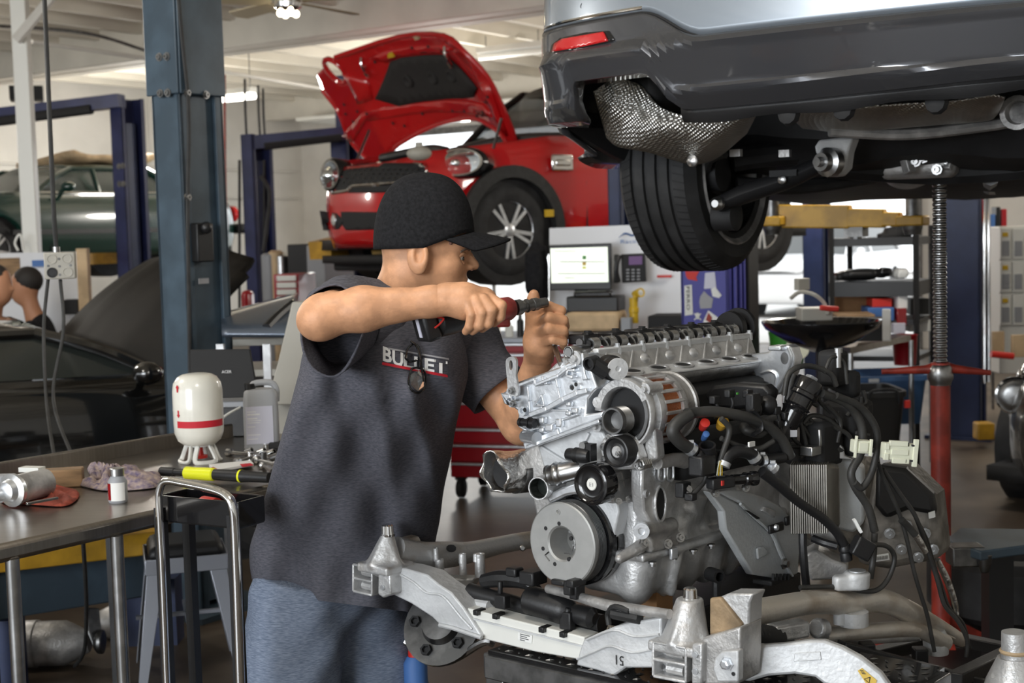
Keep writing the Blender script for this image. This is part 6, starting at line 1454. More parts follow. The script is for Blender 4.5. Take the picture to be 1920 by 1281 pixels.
for x, y in ((1330, 882), (1398, 915), (1342, 925), (1290, 918)): 
    m = MB(); m.bolt(epts([(x, y)], .02)[0], nrm(V3(.2, -.9, .3)), .006, .008); m.build('bolt', 'steel', eng)
hose('wiring_loom', [(1326, 872), (1322, 900), (1308, 918), (1296, 930)], .005, 'hose_rubber', .01)
m = MB(); m.box(epts([(1295, 932)])[0], (.018, .02, .014), AXE); m.box(epts([(1281, 918)], .03)[0], (.03, .02, .03), AXE); m.build('plug_connector', 'black_plastic', eng, bevel=.002)
# oil filter housing, leaning
a, b_ = at(1520, 712, 3.0), at(1468, 812, 2.98); d = nrm(b_-a)
m = MB(); m.lathe(a, d, [(0, .012), (.002, .028), (.008, .031), (.03, .030), (.033, .033), (.04, .033), (.043, .0275), (.062, .027), (.064, .030), (.068, .0265), (.072, .0295), (.076, .0265), (.08, .025), (.12, .022), (.13, .018)], 30); ofh = m.build('oil_filter_housing', 'black_gloss', eng)
m = MB(); m.box(a-d*.004, (.022, .02, .008), (nrm(np.cross(d, ZZ)), nrm(np.cross(d, np.cross(d, ZZ))), d)); m.build('filter_cap_lug', 'grey_plastic', ofh, bevel=.002)
m = MB(); m.tube([a+d*.10, a+d*.14-ZZ*.01+V3(-.01, -.02, 0), a+d*.17-ZZ*.02], .018, 10); p = epts([(1488, 812)], -.01)[0]; m.build('housing_neck', 'black_plastic', ofh)
m = MB(); m.box(at(1488, 813, 2.945), (.014, .003, .014)); m.build('code_label', 'ink_grey', ofh)
for pts, r in (([(1470, 742), (1480, 700), (1513, 686), (1556, 700), (1568, 724)], .006), ([(1476, 760), (1482, 720), (1488, 702)], .008), ([(1505, 795), (1520, 780), (1550, 785), (1580, 810)], .005), ([(1545, 700), (1560, 670), (1582, 680), (1588, 720)], .004), ([(1490, 760), (1470, 790), (1450, 812)], .008)):
    hose('wiring_loom', pts, r, 'hose_rubber', .05)
lm1 = hose('corrugated_loom', [(1542, 738), (1587, 757), (1612, 790), (1618, 828), (1612, 855), (1596, 886), (1604, 914), (1628, 952), (1640, 996)], .009, 'hose_rubber', .0)
lm2 = hose('corrugated_loom', [(1568, 742), (1612, 762), (1640, 798), (1646, 835), (1641, 862), (1632, 892), (1616, 915), (1602, 905)], .0075, 'hose_rubber', -.01)
m = MB(); p = at(1572, 672, 3.05); m.cyl(p-ZZ*.02, p+ZZ*.02, .006, 10); m.cyl(p+ZZ*.012, p+ZZ*.022, .009, 10); m.build('silver_fitting', 'steel', eng)
m = MB(); m.box(at(1562, 690, 3.1), (.06, .05, .08), AXE); m.box(at(1590, 720, 3.12), (.04, .05, .06), AXE); m.box(at(1540, 830, 3.06), (.10, .06, .10), AXE); m.box(at(1500, 850, 3.06), (.06, .05, .05), AXE); m.box(at(1590, 800, 3.14), (.1, .08, .12), AXE); m.build('harness_box', 'black_matt', eng, bevel=.012)
m = MB(); m.tube([at(1536, 805, 2.98), at(1538, 838, 2.98)], .004, 6); m.box(at(1520, 845, 2.99), (.04, .03, .02), AXE); m.build('steel_stay', 'steel', eng, bevel=.002)
hose('wiring_loom', [(1500, 795), (1530, 830), (1580, 845)], .006, 'hose_rubber', .06)
for pts in ([(1560, 800), (1590, 815), (1600, 840)], [(1500, 790), (1512, 840), (1500, 858)], [(1550, 760), (1575, 790), (1570, 830)]): hose('wiring_loom', pts, .005, 'hose_rubber', .05)
# cream connectors
def conn(x0, y0, x1, y1, Y, name, parts):
    a, b_ = at(x0, y0, Y), at(x1, y1, Y); c = (a+b_)/2; w = abs(b_[0]-a[0]); h = abs(a[2]-b_[2])
    ax = np.array([nrm(V3(.98, .12, -.10)), nrm(V3(-.12, .98, 0)), nrm(np.cross(V3(.98, .12, -.10), V3(-.12, .98, 0)))])
    m = MB(); m.box(c, (w*.97, .028, h*.62), ax); o = m.build(name, 'cream_plastic', eng, bevel=.0025)
    for dx, dz, sx, sz, mm_ in parts:
        m = MB(); m.box(c+ax[0]*dx*w+ax[2]*dz*h-ax[1]*.013, (sx*w, .008, sz*h), ax); m.build('connector_latch' if mm_ == 'cream_plastic' else 'connector_slot', mm_, o, bevel=.001)
    return o
conn(1596, 818, 1632, 856, 2.985, 'cream_connector', ((-.4, 0, .12, 1.05, 'cream_plastic'), (.42, 0, .14, .8, 'cream_plastic'), (.0, .0, .5, .45, 'cream_plastic')))
conn(1652, 823, 1718, 870, 2.985, 'cream_connector', ((-.1, .33, .55, .2, 'cream_plastic'), (-.05, 0, .5, .22, 'cream_plastic'), (.0, -.33, .5, .2, 'cream_plastic'), (.42, .0, .14, 1.05, 'cream_plastic'), (.17, .32, .05, .16, 'ink_black'), (.15, -.32, .05, .16, 'ink_black'), (.33, .28, .1, .07, 'ink_black'), (.31, -.3, .1, .07, 'ink_black'), (-.44, .2, .14, .25, 'cream_plastic'), (-.44, -.2, .14, .25, 'cream_plastic')))
# looms hanging down at the gearbox end
hose('hanging_loom', [(1646, 868), (1660, 905), (1685, 960), (1700, 1010), (1713, 1068), (1728, 1120), (1740, 1160), (1752, 1222)], .0048, 'hose_rubber', .02)
hose('hanging_loom', [(1655, 880), (1690, 930), (1713, 962), (1728, 998), (1743, 1043), (1758, 1090), (1771, 1135), (1796, 1165), (1813, 1200), (1812, 1232)], .005, 'hose_rubber', .03)
hose('hanging_loom', [(1718, 972), (1737, 1010), (1752, 1060), (1766, 1100), (1780, 1140), (1806, 1170), (1818, 1215)], .004, 'hose_rubber', .04)
hose('foil_sleeve', [(1757, 1050), (1775, 1086), (1790, 1130), (1796, 1162)], [.007, .008, .007, .004], 'foil', .05)
hose('foil_sleeve', [(1716, 1003), (1726, 1018), (1736, 1036)], [.007, .0075, .006], 'foil', .0)
hose('foil_sleeve', [(1690, 975), (1705, 990), (1716, 1003)], .008, 'hose_rubber', .0)
m = MB(); m.box(at(1616, 1028, 2.97), (.045, .03, .042), np.array([nrm(V3(.8, .2, -.5)), nrm(V3(-.2, .98, 0)), nrm(np.cross(V3(.8, .2, -.5), V3(-.2, .98, 0)))])); m.build('big_connector', 'black_plastic', eng, bevel=.004)
hose('cable_loop', [(1632, 1022), (1662, 1024), (1677, 1045), (1668, 1080), (1650, 1103), (1625, 1109), (1570, 1101), (1500, 1102)], .0055, 'hose_rubber', -.03)
m = MB(); m.seg(at(1601, 974, 2.96), at(1614, 998, 2.96), .014, .006); m.build('paper_tag', 'paper', eng)
hose('wiring_loom', [(1640, 1000), (1638, 1040), (1632, 1085)], .007, 'hose_rubber', -.01)
m = MB(); m.tube([at(1512, 925, 3.02), at(1505, 1000, 3.0), at(1508, 1060, 3.0), at(1512, 1100, 3.02)], .009, 8, smooth=4); m.tube([at(1525, 1010, 3.0), at(1545, 1018, 2.98), at(1570, 1025, 2.97)], .009, 8, smooth=4); m.build('cooler_pipe', 'black_plastic', eng)
m = MB(); m.prism([at(x, y, 3.02) for x, y in ((1516, 1000), (1550, 990), (1575, 1010), (1560, 1022), (1530, 1020))], V3(.01, .03, 0)); m.build('cooler_foot', 'alu_dull', eng, bevel=.004)
m = MB(); m.prism([at(x, y, 3.05) for x, y in ((1500, 1045), (1530, 1030), (1560, 1050), (1590, 1060), (1590, 1085), (1520, 1090))], V3(.02, .08, 0)); m.build('gearbox_web', 'alu_dull', eng, bevel=.006)
for k in range(14):
    a = rng.rand(6); x, y = 1460+a[0]*170, 730+a[1]*110
    hose('wiring_loom', [(x, y), (x+40*(a[2]-.5), y+25*a[3]), (x+70*(a[4]-.5), y+45*a[5])], .0045, 'hose_rubber', .06)
# ------------------------------------------------------------------ the mechanic
man = thing('person', 'man in black cap and grey T-shirt leaning over the engine with a cordless driver', 'person', at(600, 1281, 3.2)*V3(1, 1, 0))
hipc = at(610, 1075, 3.5); chest = at(742, 690, 3.2); neck0 = at(752, 560, 3.2)
fac = nrm(V3(.8, -.6, 0)); rgt = nrm(V3(-.6, -.8, 0))           # facing, and his right-hand side
shR = at(648, 578, 3.06); shL = at(852, 628, 3.34)
elR = at(607, 592, 2.80); wrR = at(838, 562, 2.80)
elL = at(978, 795, 3.26); wrL = at(1010, 672, 3.12)
hd = at(800, 470, 3.16)
hf_ = nrm(V3(1.0, .06, -.05)); hr_ = nrm(np.cross(hf_, ZZ)); hu_ = np.cross(hr_, hf_); HX = np.array([hf_, hr_, hu_])   # head frame: forward, right (towards lens), up
def hp(f, r, u): return hd+hf_*f+hr_*r+hu_*u
legs = []
for sg, fx in ((1, -.04), (-1, .06)):
    h = hipc+rgt*sg*.095-ZZ*.02; k = V3(h[0]+rgt[0]*sg*.03+fx*.5+.02, h[1]+rgt[1]*sg*.03, .50); a = V3(k[0]-.02, k[1], .09); legs.append((h, k, a))
def skin_sdf(p):
    # head
    d = s_ell(p, hp(-.012, 0, .045), (.098, .076, .098), HX)
    d = su(d, s_ell(p, hp(.022, 0, -.025), (.070, .062, .085), HX), .03)
    d = su(d, s_ell(p, hp(.028, 0, -.082), (.054, .044, .036), HX), .025)     # jaw and chin
    d = su(d, s_ell(p, hp(.070, 0, .012), (.022, .050, .016), HX), .018)        # brow
    for s in (-1, 1):
        d = su(d, s_ell(p, hp(.052, s*.038, -.030), (.024, .022, .022), HX), .016)   # cheek
        d = sdiff(d, s_ell(p, hp(.086, s*.031, -.013), (.013, .016, .0095), HX), .010)    # eye hollow
    d = su(d, chain(p, [hp(.083, 0, -.003), hp(.094, 0, -.012), hp(.106, 0, -.030)], (.0075, .009, .0115), .006), .010)   # nose
    for s in (-1, 1): d = su(d, s_ell(p, hp(.094, s*.012, -.034), (.011, .008, .008), HX), .006)
    d = su(d, s_ell(p, hp(.080, 0, -.062), (.013, .024, .007), HX), .006); d = su(d, s_ell(p, hp(.078, 0, -.074), (.013, .022, .007), HX), .006)
    # neck
    d = su(d, s_cone(p, hp(-.035, 0, -.05), neck0+V3(-.02, .0, -.05), .062, .070), .03)
    return d
def ear_sdf(p, s):
    c = hp(-.019, s*.080, -.012); ax = np.array([nrm(hf_+hr_*s*.35), nrm(hr_*s-hf_*.35), hu_])
    d = s_ell(p, c, (.023, .012, .036), ax); d = sdiff(d, s_ell(p, c+hr_*s*.010+hf_*.003+hu_*.004, (.013, .008, .023), ax), .004)
    return su(d, s_ell(p, c-hu_*.026+hf_*.004, (.010, .007, .010), ax), .006)
def limb(p):
    d = su(s_cone(p, shR, elR, .053, .041), chain(p, [elR, elR*.68+wrR*.32+ZZ*.003, wrR*.88+elR*.12, wrR], (.041, .0425, .0285, .0275), .02), .02)
    d = su(d, s_ell(p, elR+V3(-.012, .0, -.010), (.042, .042, .040)), .015)
    d2 = su(s_cone(p, shL, elL, .055, .044), chain(p, [elL, elL*.7+wrL*.3, wrL], (.047, .046, .030), .02), .02)
    return np.minimum(d, d2)
# hands: palms and fingers (points in the photograph's sight lines at their own depth)
Yh = 2.80
def Hp(x, y, dy=0.0): return at(x, y, Yh+dy)
palmR = [(Hp(840, 560), .030), (Hp(872, 566), .034), (Hp(905, 566, .01), .030)]
finR = [  # index .. little: knuckle, middle joint, tip curl under the tool
    [Hp(918, 560, -.012), Hp(940, 573, -.026), Hp(938, 594, -.024), Hp(926, 606, .0)],
    [Hp(906, 562, -.022), Hp(922, 582, -.036), Hp(916, 606, -.030), Hp(904, 616, -.002)],
    [Hp(892, 564, -.026), Hp(904, 586, -.038), Hp(899, 610, -.032), Hp(886, 621, -.004)],
    [Hp(878, 567, -.026), Hp(884, 590, -.036), Hp(880, 612, -.030), Hp(873, 622, -.008)]]
thR = [Hp(862, 552, .03), Hp(900, 560, .055), Hp(930, 572, .058)]
Yl = 3.02
def Lp(x, y, dy=0.0): return at(x, y, Yl+dy)
palmL = [(wrL, .030), (Lp(1012, 640, .05), .034), (Lp(1022, 612, .045), .033)]
finL = [
    [Lp(1012, 588, .03), Lp(1030, 576, -.012), Lp(1052, 583, -.012), Lp(1050, 594, .02)],
    [Lp(1012, 604, .02), Lp(1030, 596, -.030), Lp(1056, 601, -.022), Lp(1060, 612, .012)],
    [Lp(1012, 622, .02), Lp(1030, 616, -.032), Lp(1056, 620, -.024), Lp(1060, 630, .012)],
    [Lp(1016, 640, .02), Lp(1036, 636, -.026), Lp(1056, 640, -.018), Lp(1056, 650, .012)]]
thL = [Lp(1004, 622, .05), Lp(998, 586, .03), Lp(1000, 560, .015), Lp(1001, 552, .012)]
def hands(p):
    d = None
    for palm in (palmR, palmL):
        e = chain(p, [q for q, r in palm], [r for q, r in palm], .01); d = e if d is None else np.minimum(d, e)
    for fs, rr in ((finR, (.0125, .0110, .0100, .0085)), (finL, (.0130, .0122, .0108, .0092))):
        for i, f in enumerate(fs):
            k = (1.0, 1.04, 1.0, .88)[i]; e = chain(p, f, [r*k for r in rr], .002); d = su(d, e, .0028)
    d = su(d, chain(p, thR, (.018, .014, .011), .006), .012); d = su(d, chain(p, thL, (.019, .0145, .0125, .0105), .006), .012)
    # heel of the palm between finger roots and wrist
    d = su(d, s_cone(p, wrR, Hp(870, 562), .029, .031), .015); d = su(d, s_cone(p, Lp(1012, 604, .04), Lp(1014, 640, .04), .026, .027), .015)
    d = su(d, s_cone(p, wrL, Lp(1014, 640, .045), .029, .030), .015)
    return d
def body_sdf(p):
    d = skin_sdf(p)
    t0 = hipc+ZZ*.02; d = su(d, chain(p, [neck0-ZZ*.05, chest+V3(0, .02, 0), (chest+hipc)/2, hipc], [.075, .095, .070, .062], .04), .04)
    return su(d, limb(p), .012)
allp = np.array([hp(-.13, -.11, .17), hp(.14, .12, -.15), elR-.07, elL+.07, hipc-.05, wrR-.08, at(1075, 560, 3.0), at(620, 560, 3.4)])
lo, hi = allp.min(0)-.01, allp.max(0)+.02
# one continuous body: head, neck, trunk, arms and hands on a fine grid, legs on a coarser one below
def whole(p): return su(np.minimum(body_sdf(p), np.minimum(ear_sdf(p, 1), ear_sdf(p, -1))), np.minimum(ear_sdf(p, 1), ear_sdf(p, -1)), .006)
def qmesh(name, P, Fq, m_, parent, smooth=180):
    me = bpy.data.meshes.new(name); me.vertices.add(len(P)); me.vertices.foreach_set('co', P.astype(np.float32).ravel())
    me.loops.add(len(Fq)*4); me.loops.foreach_set('vertex_index', Fq.astype(np.int32).ravel()); me.polygons.add(len(Fq))
    me.polygons.foreach_set('loop_start', np.arange(0, len(Fq)*4, 4, dtype=np.int32)); me.polygons.foreach_set('loop_total', np.full(len(Fq), 4, np.int32)); me.update(); me.validate()
    return link(name, me, m_, parent, smooth=smooth)
def full(p):
    d = whole(p)
    for h, k, a in legs: d = su(d, chain(p, [h-ZZ*.05, k, a], (.055, .055, .040), .03), .05)
    return d
# sampled in three slabs sharing one grid, so the skin stays one surface
H_ = .0042
Pm, Fm = nets(full, V3(lo[0], 2.66, hipc[2]-.02), V3(hi[0], 3.68, hi[2]+.03), H_)
hd_fn = lambda p: su(hands(p), limb(p), .006)
Ps_, Fs_, n_ = [Pm], [Fm], len(Pm)
for b0, b1 in ((V3(Hp(822, 600)[0], 2.70, Hp(800, 640)[2]), V3(Hp(955, 600)[0], 2.90, Hp(800, 530)[2])), (V3(Lp(976, 600)[0], 2.92, Lp(1000, 690)[2]), V3(Lp(1078, 600)[0], 3.20, Lp(1000, 535)[2]))):
    P_, F_q = nets(hd_fn, b0, b1, .0024); Ps_.append(P_); Fs_.append(F_q+n_); n_ += len(P_)
skin = qmesh('body', np.concatenate(Ps_), np.concatenate(Fs_), 'skin', man)
for h, k, a in legs:
    m = MB(); m.tube([h*.6+k*.4, k+ZZ*.02, k*.65+a*.35, a+ZZ*.04, a-ZZ*.01], [.075, .056, .058, .040, .036], 16, smooth=4); m.build('leg', 'skin', man)
    m = MB(); m.ball(V3(a[0]+.06, a[1]-.04, .06), (.15, .055, .06), 10, np.array([fac, rgt, ZZ])); m.box(V3(a[0]+.06, a[1]-.04, .015), (.29, .10, .03), np.array([fac, rgt, ZZ])); m.build('shoe', 'black_matt', man, bevel=.01)
# face details
for s in (1,):
    e = hp(.0705, s*.032, -.014); m = MB(); m.ball(e, .0118, 10); ey = m.build('eye', 'eye_white', man)
    m = MB(); m.ball(e+nrm(hf_*.85+hr_*s*.40-hu_*.15)*.0078, .0055, 8); m.build('iris', 'iris', ey)
    m = MB(); m.tube([hp(.070, s*.046, -.011), hp(.0775, s*.038, -.0055), hp(.0815, s*.029, -.0055), hp(.082, s*.019, -.010)], [.004, .0062, .0062, .004], 8, smooth=4); m.tube([hp(.071, s*.044, -.019), hp(.0785, s*.035, -.0240), hp(.081, s*.022, -.021)], [.003, .0055, .004], 8, smooth=4); m.build('eyelid', 'skin', man)
    m = MB(); m.tube([hp(.074, s*.051, -.001), hp(.084, s*.040, .006), hp(.090, s*.026, .0065), hp(.093, s*.014, .003)], [.002, .0036, .0040, .003], 8, smooth=4); m.build('eyebrow', 'brow', man)
    m = MB(); m.ball(hp(.100, s*.0135, -.0405), (.004, .0025, .002), 6, HX); m.build('nostril', 'mole', man)
e = hp(.070, -.032, -.014); m = MB(); m.ball(e, .0118, 10); m.build('eye', 'eye_white', man)
sb_ = bvh_of(skin)
h, n = sight(sb_, 845, 456)
if h is not None:
    m = MB(); m.ball(h, .0042, 8); m.build('mole', 'mole', man)
# finger nails where the photo shows them
for f in (finL[0],):
    pass
# cap
cap_c = hp(-.010, 0, .062); tilt = math.radians(3)
cf = nrm(hf_*math.cos(tilt)+hu_*math.sin(tilt)); cu = nrm(hu_*math.cos(tilt)-hf_*math.sin(tilt)); CX = np.array([cf, hr_, cu])
G = []
for i, u in enumerate(np.linspace(0, 1, 22)):
    row = []
    for t in np.linspace(0, 2*math.pi, 60, endpoint=False):
        ct, st = math.cos(t), math.sin(t)
        prof = math.cos(u*math.pi/2)**.62 if u > 0 else 1
        z = .115*math.sin(u*math.pi/2)**1.0+(-.042 if False else 0)
        low = (-.050 if ct < 0 else -.050+.030*min(1, ct*1.3))*(1-u)
        rx = (.113 if ct > 0 else .110); ry = .090
        seam = 1-.010*max(0, 1-abs(math.sin(3*t))*9)*(1-u)
        row.append(cap_c+cf*rx*prof*ct*seam+hr_*ry*prof*st*seam+cu*(z+low-.006))
    G.append(row)
m = MB(); m.grid(G, closed_v=True); capo = m.build('cap', 'cap_black', man, solid=.003)
m = MB(); top_ = np.mean(np.array(G[-1]), axis=0); m.lathe(top_-cu*.004, cu, [(0, .008), (.004, .007), (.005, .002)], 10); m.build('cap_button', 'cap_black', capo)
m = MB(); G2 = []
for t in np.linspace(-1.12, 1.12, 26):
    row = []
    for k in np.linspace(0, 1, 9):
        ext = .085*k*math.cos(t*.72)**.8
        p = cap_c+cf*(.109*math.cos(t)+ext)+hr_*(.088*math.sin(t)*(1-.06*k))+cu*(-.024-.020*k*1.0-.018*(math.sin(t)**2)*(1+.5*k))
        row.append(p)
    G2.append(row)
m.grid(G2); m.build('visor', 'cap_black', capo, solid=.005)
for k in range(3):
    i = int((k+.5)*60/3/2) ; m = MB(); m.tube([np.array(G[j][(k*10+5) % 60])*1.0 for j in range(22)], .0012, 5); m.build('cap_seam', 'cloth_dark', capo)
# T-shirt
rowsY = [ # photo row: left x, right x, depth of the middle, half thickness along the line of sight
 (540, 628, 772, 3.20, .10), (565, 610, 815, 3.20, .125), (600, 604, 850, 3.20, .14), (650, 572, 872, 3.2, .15), (700, 560, 878, 3.2, .155), (745, 548, 868, 3.2, .155), (800, 533, 855, 3.24, .155), (860, 516, 845, 3.29, .155), (920, 500, 832, 3.36, .155), (980, 483, 824, 3.43, .155), (1030, 468, 812, 3.48, .16), (1085, 472, 800, 3.5, .165), (1110, 488, 792, 3.5, .165)]
RW, _ = spline(np.array([[r[0], r[1], r[2]] for r in rowsY]), np.zeros(len(rowsY)), 5)
RD, _ = spline(np.array([[r[0], r[3], r[4]] for r in rowsY]), np.zeros(len(rowsY)), 5)
nA_ = 132; G = []
for (y, xl, xr), (_, Yc, th) in zip(RW, RD):
    row = []
    for t in np.linspace(0, 2*math.pi, nA_, endpoint=False):
        ct, st = math.cos(t), math.sin(t)
        sgn = lambda v: math.copysign(abs(v)**.78, v)
        x = (xl+xr)/2+(xr-xl)/2*sgn(ct); Y = Yc-th*sgn(st)+.05*(ct*.5)  # turned torso
        # hem sags lower towards the right front, folds run from the raised shoulder
        yy = y
        if y > 1000: yy = y+(y-1000)/110*((x-470)/330*42-12*max(0, -st))
        fade = min(1, max(0, (y-600)/150)); ux = (x-560-(y-600)*-.02)/300.0
        ph = (x-640)/(30+(y-540)*.040)-(y-560)*.0065
        fold = .0075*fade*math.sin(ph*1.5)+.0045*fade*math.sin(ph*2.9+1.3)+.004*fade*math.sin((x*.06+y*.032))
        fold += .010*math.exp(-(((x-690-(y-640)*.16)/16)**2))*fade+.008*math.exp(-(((x-745-(y-640)*.27)/14)**2))*fade*(y < 960)
        if st > -.1: Y -= 2.1*fold*min(1, max(0, st+.1)*3)
        row.append(at(x, yy, Y))
    G.append(row)
m = MB(); m.grid(G, closed_v=True)
# close the yoke over the shoulders
top = np.array(G[0]); c_n = neck0+V3(-.012, .0, -.005)
ring = [c_n+(q-top.mean(0))*.60+ZZ*.0 for q in top]
m.grid([top, top*.5+np.array(ring)*.5+ZZ*.012, ring], closed_v=True)
shirt = m.build('tshirt', 'tshirt_grey', man, smooth=180, fix='weld')
def sleeve(pts, rr, flare, drop=0, nm='sleeve', n=36):
    m = MB(); P, r = spline(np.array(pts)-ZZ*drop, np.array(rr), 6); T = np.gradient(P, axis=0); T /= np.linalg.norm(T, axis=1)[:, None]; G = []
    x = nrm(np.cross(ZZ, T[0]))
    for i in range(len(P)):
        x = nrm(x-T[i]*(x@T[i])); y = np.cross(T[i], x)
        if y[2] < 0: x, y = -x, -y
        row = []
        for t in np.linspace(0, 2*math.pi, n, endpoint=False):
            w_ = 1+.04*math.sin(t*3+i*.5)+.03*math.sin(t*5-i*.3); dn = flare*(i/len(P))*max(0, -math.sin(t))
            row.append(P[i]+(x*math.cos(t)+y*math.sin(t)*(1+dn))*r[i]*w_)
        G.append(row)
    m.grid(G, closed_v=True); return m.build(nm, 'tshirt_grey', shirt, smooth=180, solid=.004)
sleeve([shR*.4+chest*.2+neck0*.4, shR+V3(.0, .02, .0), shR*.62+elR*.38+ZZ*.004, shR*.36+elR*.64+ZZ*.006], [.10, .084, .070, .066], .95, .018)
sleeve([shL*.5+chest*.3+neck0*.2, shL+V3(.01, 0, 0), shL*.6+elL*.4, shL*.36+elL*.64+V3(.005, 0, 0)], [.10, .086, .074, .070], .12)
m = MB(); m.tube([c_n+(q-top.mean(0))*.615+ZZ*.0 for q in top[::6]]+[c_n+(top[0]-top.mean(0))*.615], .006, 8, smooth=2); m.build('collar', 'tshirt_grey', shirt)
# chest print follows the cloth
b_s = bvh_of(shirt)
def on_shirt(x, y, d=.0022):
    h, n = sight(b_s, x, y)
    return None if h is None else h-nrm(h-C_)*d
def conform_print(o, xd, yd):
    def f(Q):
        R = []
        for q in Q:
            d = nrm(q-C_); h = b_s.ray_cast(Vector(C_), Vector(d)); R.append(np.array(h[0])-d*.0022 if h[0] is not None else q)
        return np.array(R)
    return f
def print_text(body, x0, y0, x1, y1, hpx, m_, skew=0.0, bold=.02):
    o_ = at(x0, y0, 3.05); xe = at(x1, y1, 3.05)-o_; up = at(x0-skew, y0-hpx, 3.05)-o_
    return text_pts(body, o_, xe, up, np.linalg.norm(up), .0, 'shirt_lettering', m_, shirt, width=np.linalg.norm(xe), conform=conform_print(o_, xe, up), bold=bold)
print_text('BU', 718, 677, 756, 690, 28, 'ink_white', 0, .03)
print_text('LLET', 757, 689, 839, 702, 24, 'ink_white', 0, .03)
def strip(px, m_, nm, cuts=8):
    m = MB(); n = 16; G = []
    (a, b_, c, d) = px
    for i in range(n+1):
        t = i/n; p = np.array(a)*(1-t)+np.array(b_)*t; q = np.array(d)*(1-t)+np.array(c)*t; r_ = []
        for k in np.linspace(0, 1, 4):
            z = p*(1-k)+q*k; w_ = on_shirt(z[0], z[1], .0024); r_.append(w_ if w_ is not None else at(z[0], z[1], 3.03))
        G.append(r_)
    m.grid(G); return m.build(nm, m_, shirt)
strip(((717, 679), (839, 703), (840, 708), (716, 684)), 'ink_red', 'red_underline')
strip(((728, 652), (842, 672), (842, 675), (727, 655)), 'ink_grey', 'grey_overline')
# shorts
def fsh(p):
    d = s_ell(p, hipc+V3(.01, .01, .0), (.140, .165, .17), np.array([fac, rgt, ZZ]))
    for sg, (h, k, a) in zip((1, -1), legs): d = su(d, s_cone(p, h-ZZ*.03, k-ZZ*.15-V3(.03, 0, 0)*(sg > 0), .122, .124), .045)
    x, y, z = p; w_ = .002*np.sin(x*50+z*26)+.0025*np.sin(x*31-z*45+y*30)+.0015*np.sin(y*70+z*37)
    return np.maximum(np.maximum(d+w_, np.float32(.37)-z), z-(.735-.22*(x+.58)))
sdf_obj('shorts', fsh, V3(hipc[0]-.40, hipc[1]-.40, .35), V3(hipc[0]+.40, hipc[1]+.36, hipc[2]+.16), .0085, 'shorts_blue', man, relax=1)
# spectacles hanging from the collar
gl = thing('spectacles', 'black framed reading glasses hanging from the T-shirt collar', 'glasses', at(785, 700, 2.99))
def Gp(x, y, dy=0): 
    q = on_shirt(x, y, .010); return (q if q is not None else at(x, y, 3.0))+V3(0, dy, 0)
m = MB(); m.tube([Gp(*q) for q in ((768, 702), (766, 718), (772, 732), (784, 737), (795, 730), (799, 712), (796, 697), (784, 690), (772, 692), (768, 702))], .0024, 8, smooth=4); fr_ = m.build('lower_rim', 'black_gloss', gl)
m = MB(); m.tube([Gp(*q) for q in ((760, 672), (764, 655), (776, 645), (786, 652), (788, 668), (780, 676), (768, 678), (760, 672))], .0024, 8, smooth=4); m.build('upper_rim', 'black_gloss', gl)
m = MB(); m.prism([Gp(*q) for q in ((769, 704), (770, 722), (784, 734), (795, 726), (797, 706), (784, 693))], V3(0, -.001, 0)); m.build('lens', 'glass_clear', gl)
m = MB(); m.tube([Gp(*q) for q in ((788, 668), (784, 676), (784, 688))], .003, 8, smooth=3); m.build('bridge', 'black_gloss', gl)
m = MB(); m.tube([Gp(770, 640), Gp(782, 650, -.01), Gp(790, 680, -.012), Gp(794, 715, -.006)], .0025, 8, smooth=4); m.build('temple', 'black_gloss', gl)
# cordless driver in his right hand
dr = thing('cordless_driver', 'black and red cordless driver with a steel chuck in the man\'s right hand', 'power tool', Hp(870, 600))
def Dp(x, y, dy=0.0): return at(x, y, 2.83+(x-800)*.00072+dy)
a, b_ = Dp(812, 606), Dp(932, 582); d = nrm(b_-a); L_ = np.linalg.norm(b_-a)
m = MB(); m.lathe(a, d, [(0, .024), (.01, .031), (.04, .030), (.075, .026), (L_, .024), (L_+.004, .020)], 28); m.build('body_tube', 'black_plastic', dr)
a2, b2 = Dp(930, 582), Dp(968, 577); d2 = nrm(b2-a2)
m = MB(); m.lathe(a2, d2, [(0, .022), (.004, .025), (.032, .0245), (.040, .020), (.041, .010)], 24); m.build('red_gearcase', 'driver_red', dr)
m = MB(); p = Dp(943, 600); m.box(p, (.03, .02, .03)); m.build('trigger', 'driver_red', dr, bevel=.005)
a3 = Dp(968, 577); b3 = Dp(1024, 567); d3 = nrm(b3-a3); L3 = np.linalg.norm(b3-a3)
m = MB(); m.lathe(a3, d3, [(-.002, .016), (.003, .0165), (.010, .0165), (.012, .013), (.016, .0135), (.018, .012), (.024, .012), (.025, .0145), (.028, .0145), (.029, .012), (.040, .012), (.041, .0135), (.052, .0135), (.054, .011), (L3, .0105), (L3, .004)], 24); m.build('chuck', 'steel_dark', dr)
bx = nrm(np.cross(d, ZZ)); bx = bx if bx[1] < 0 else -bx
bax = np.array([nrm(V3(.22, .1, -1)), bx, nrm(np.cross(nrm(V3(.22, .1, -1)), bx))])
m = MB(); c = Dp(798, 606); m.box(c, (.072, .052, .034), bax); bt_ = m.build('battery', 'black_plastic', dr, bevel=.007)
m = MB(); m.box(c-bax[2]*np.sign(bax[2][0])*.0175, (.05, .010, .002), bax); m.build('battery_gauge', 'label_lilac', bt_)
m = MB(); m.tube([Dp(808, 584, -.03), Dp(816, 594, -.036), Dp(832, 597, -.036), Dp(824, 608, -.036), Dp(815, 615, -.034)], .002, 6, smooth=3); m.build('red_trim', 'red_plastic', dr)
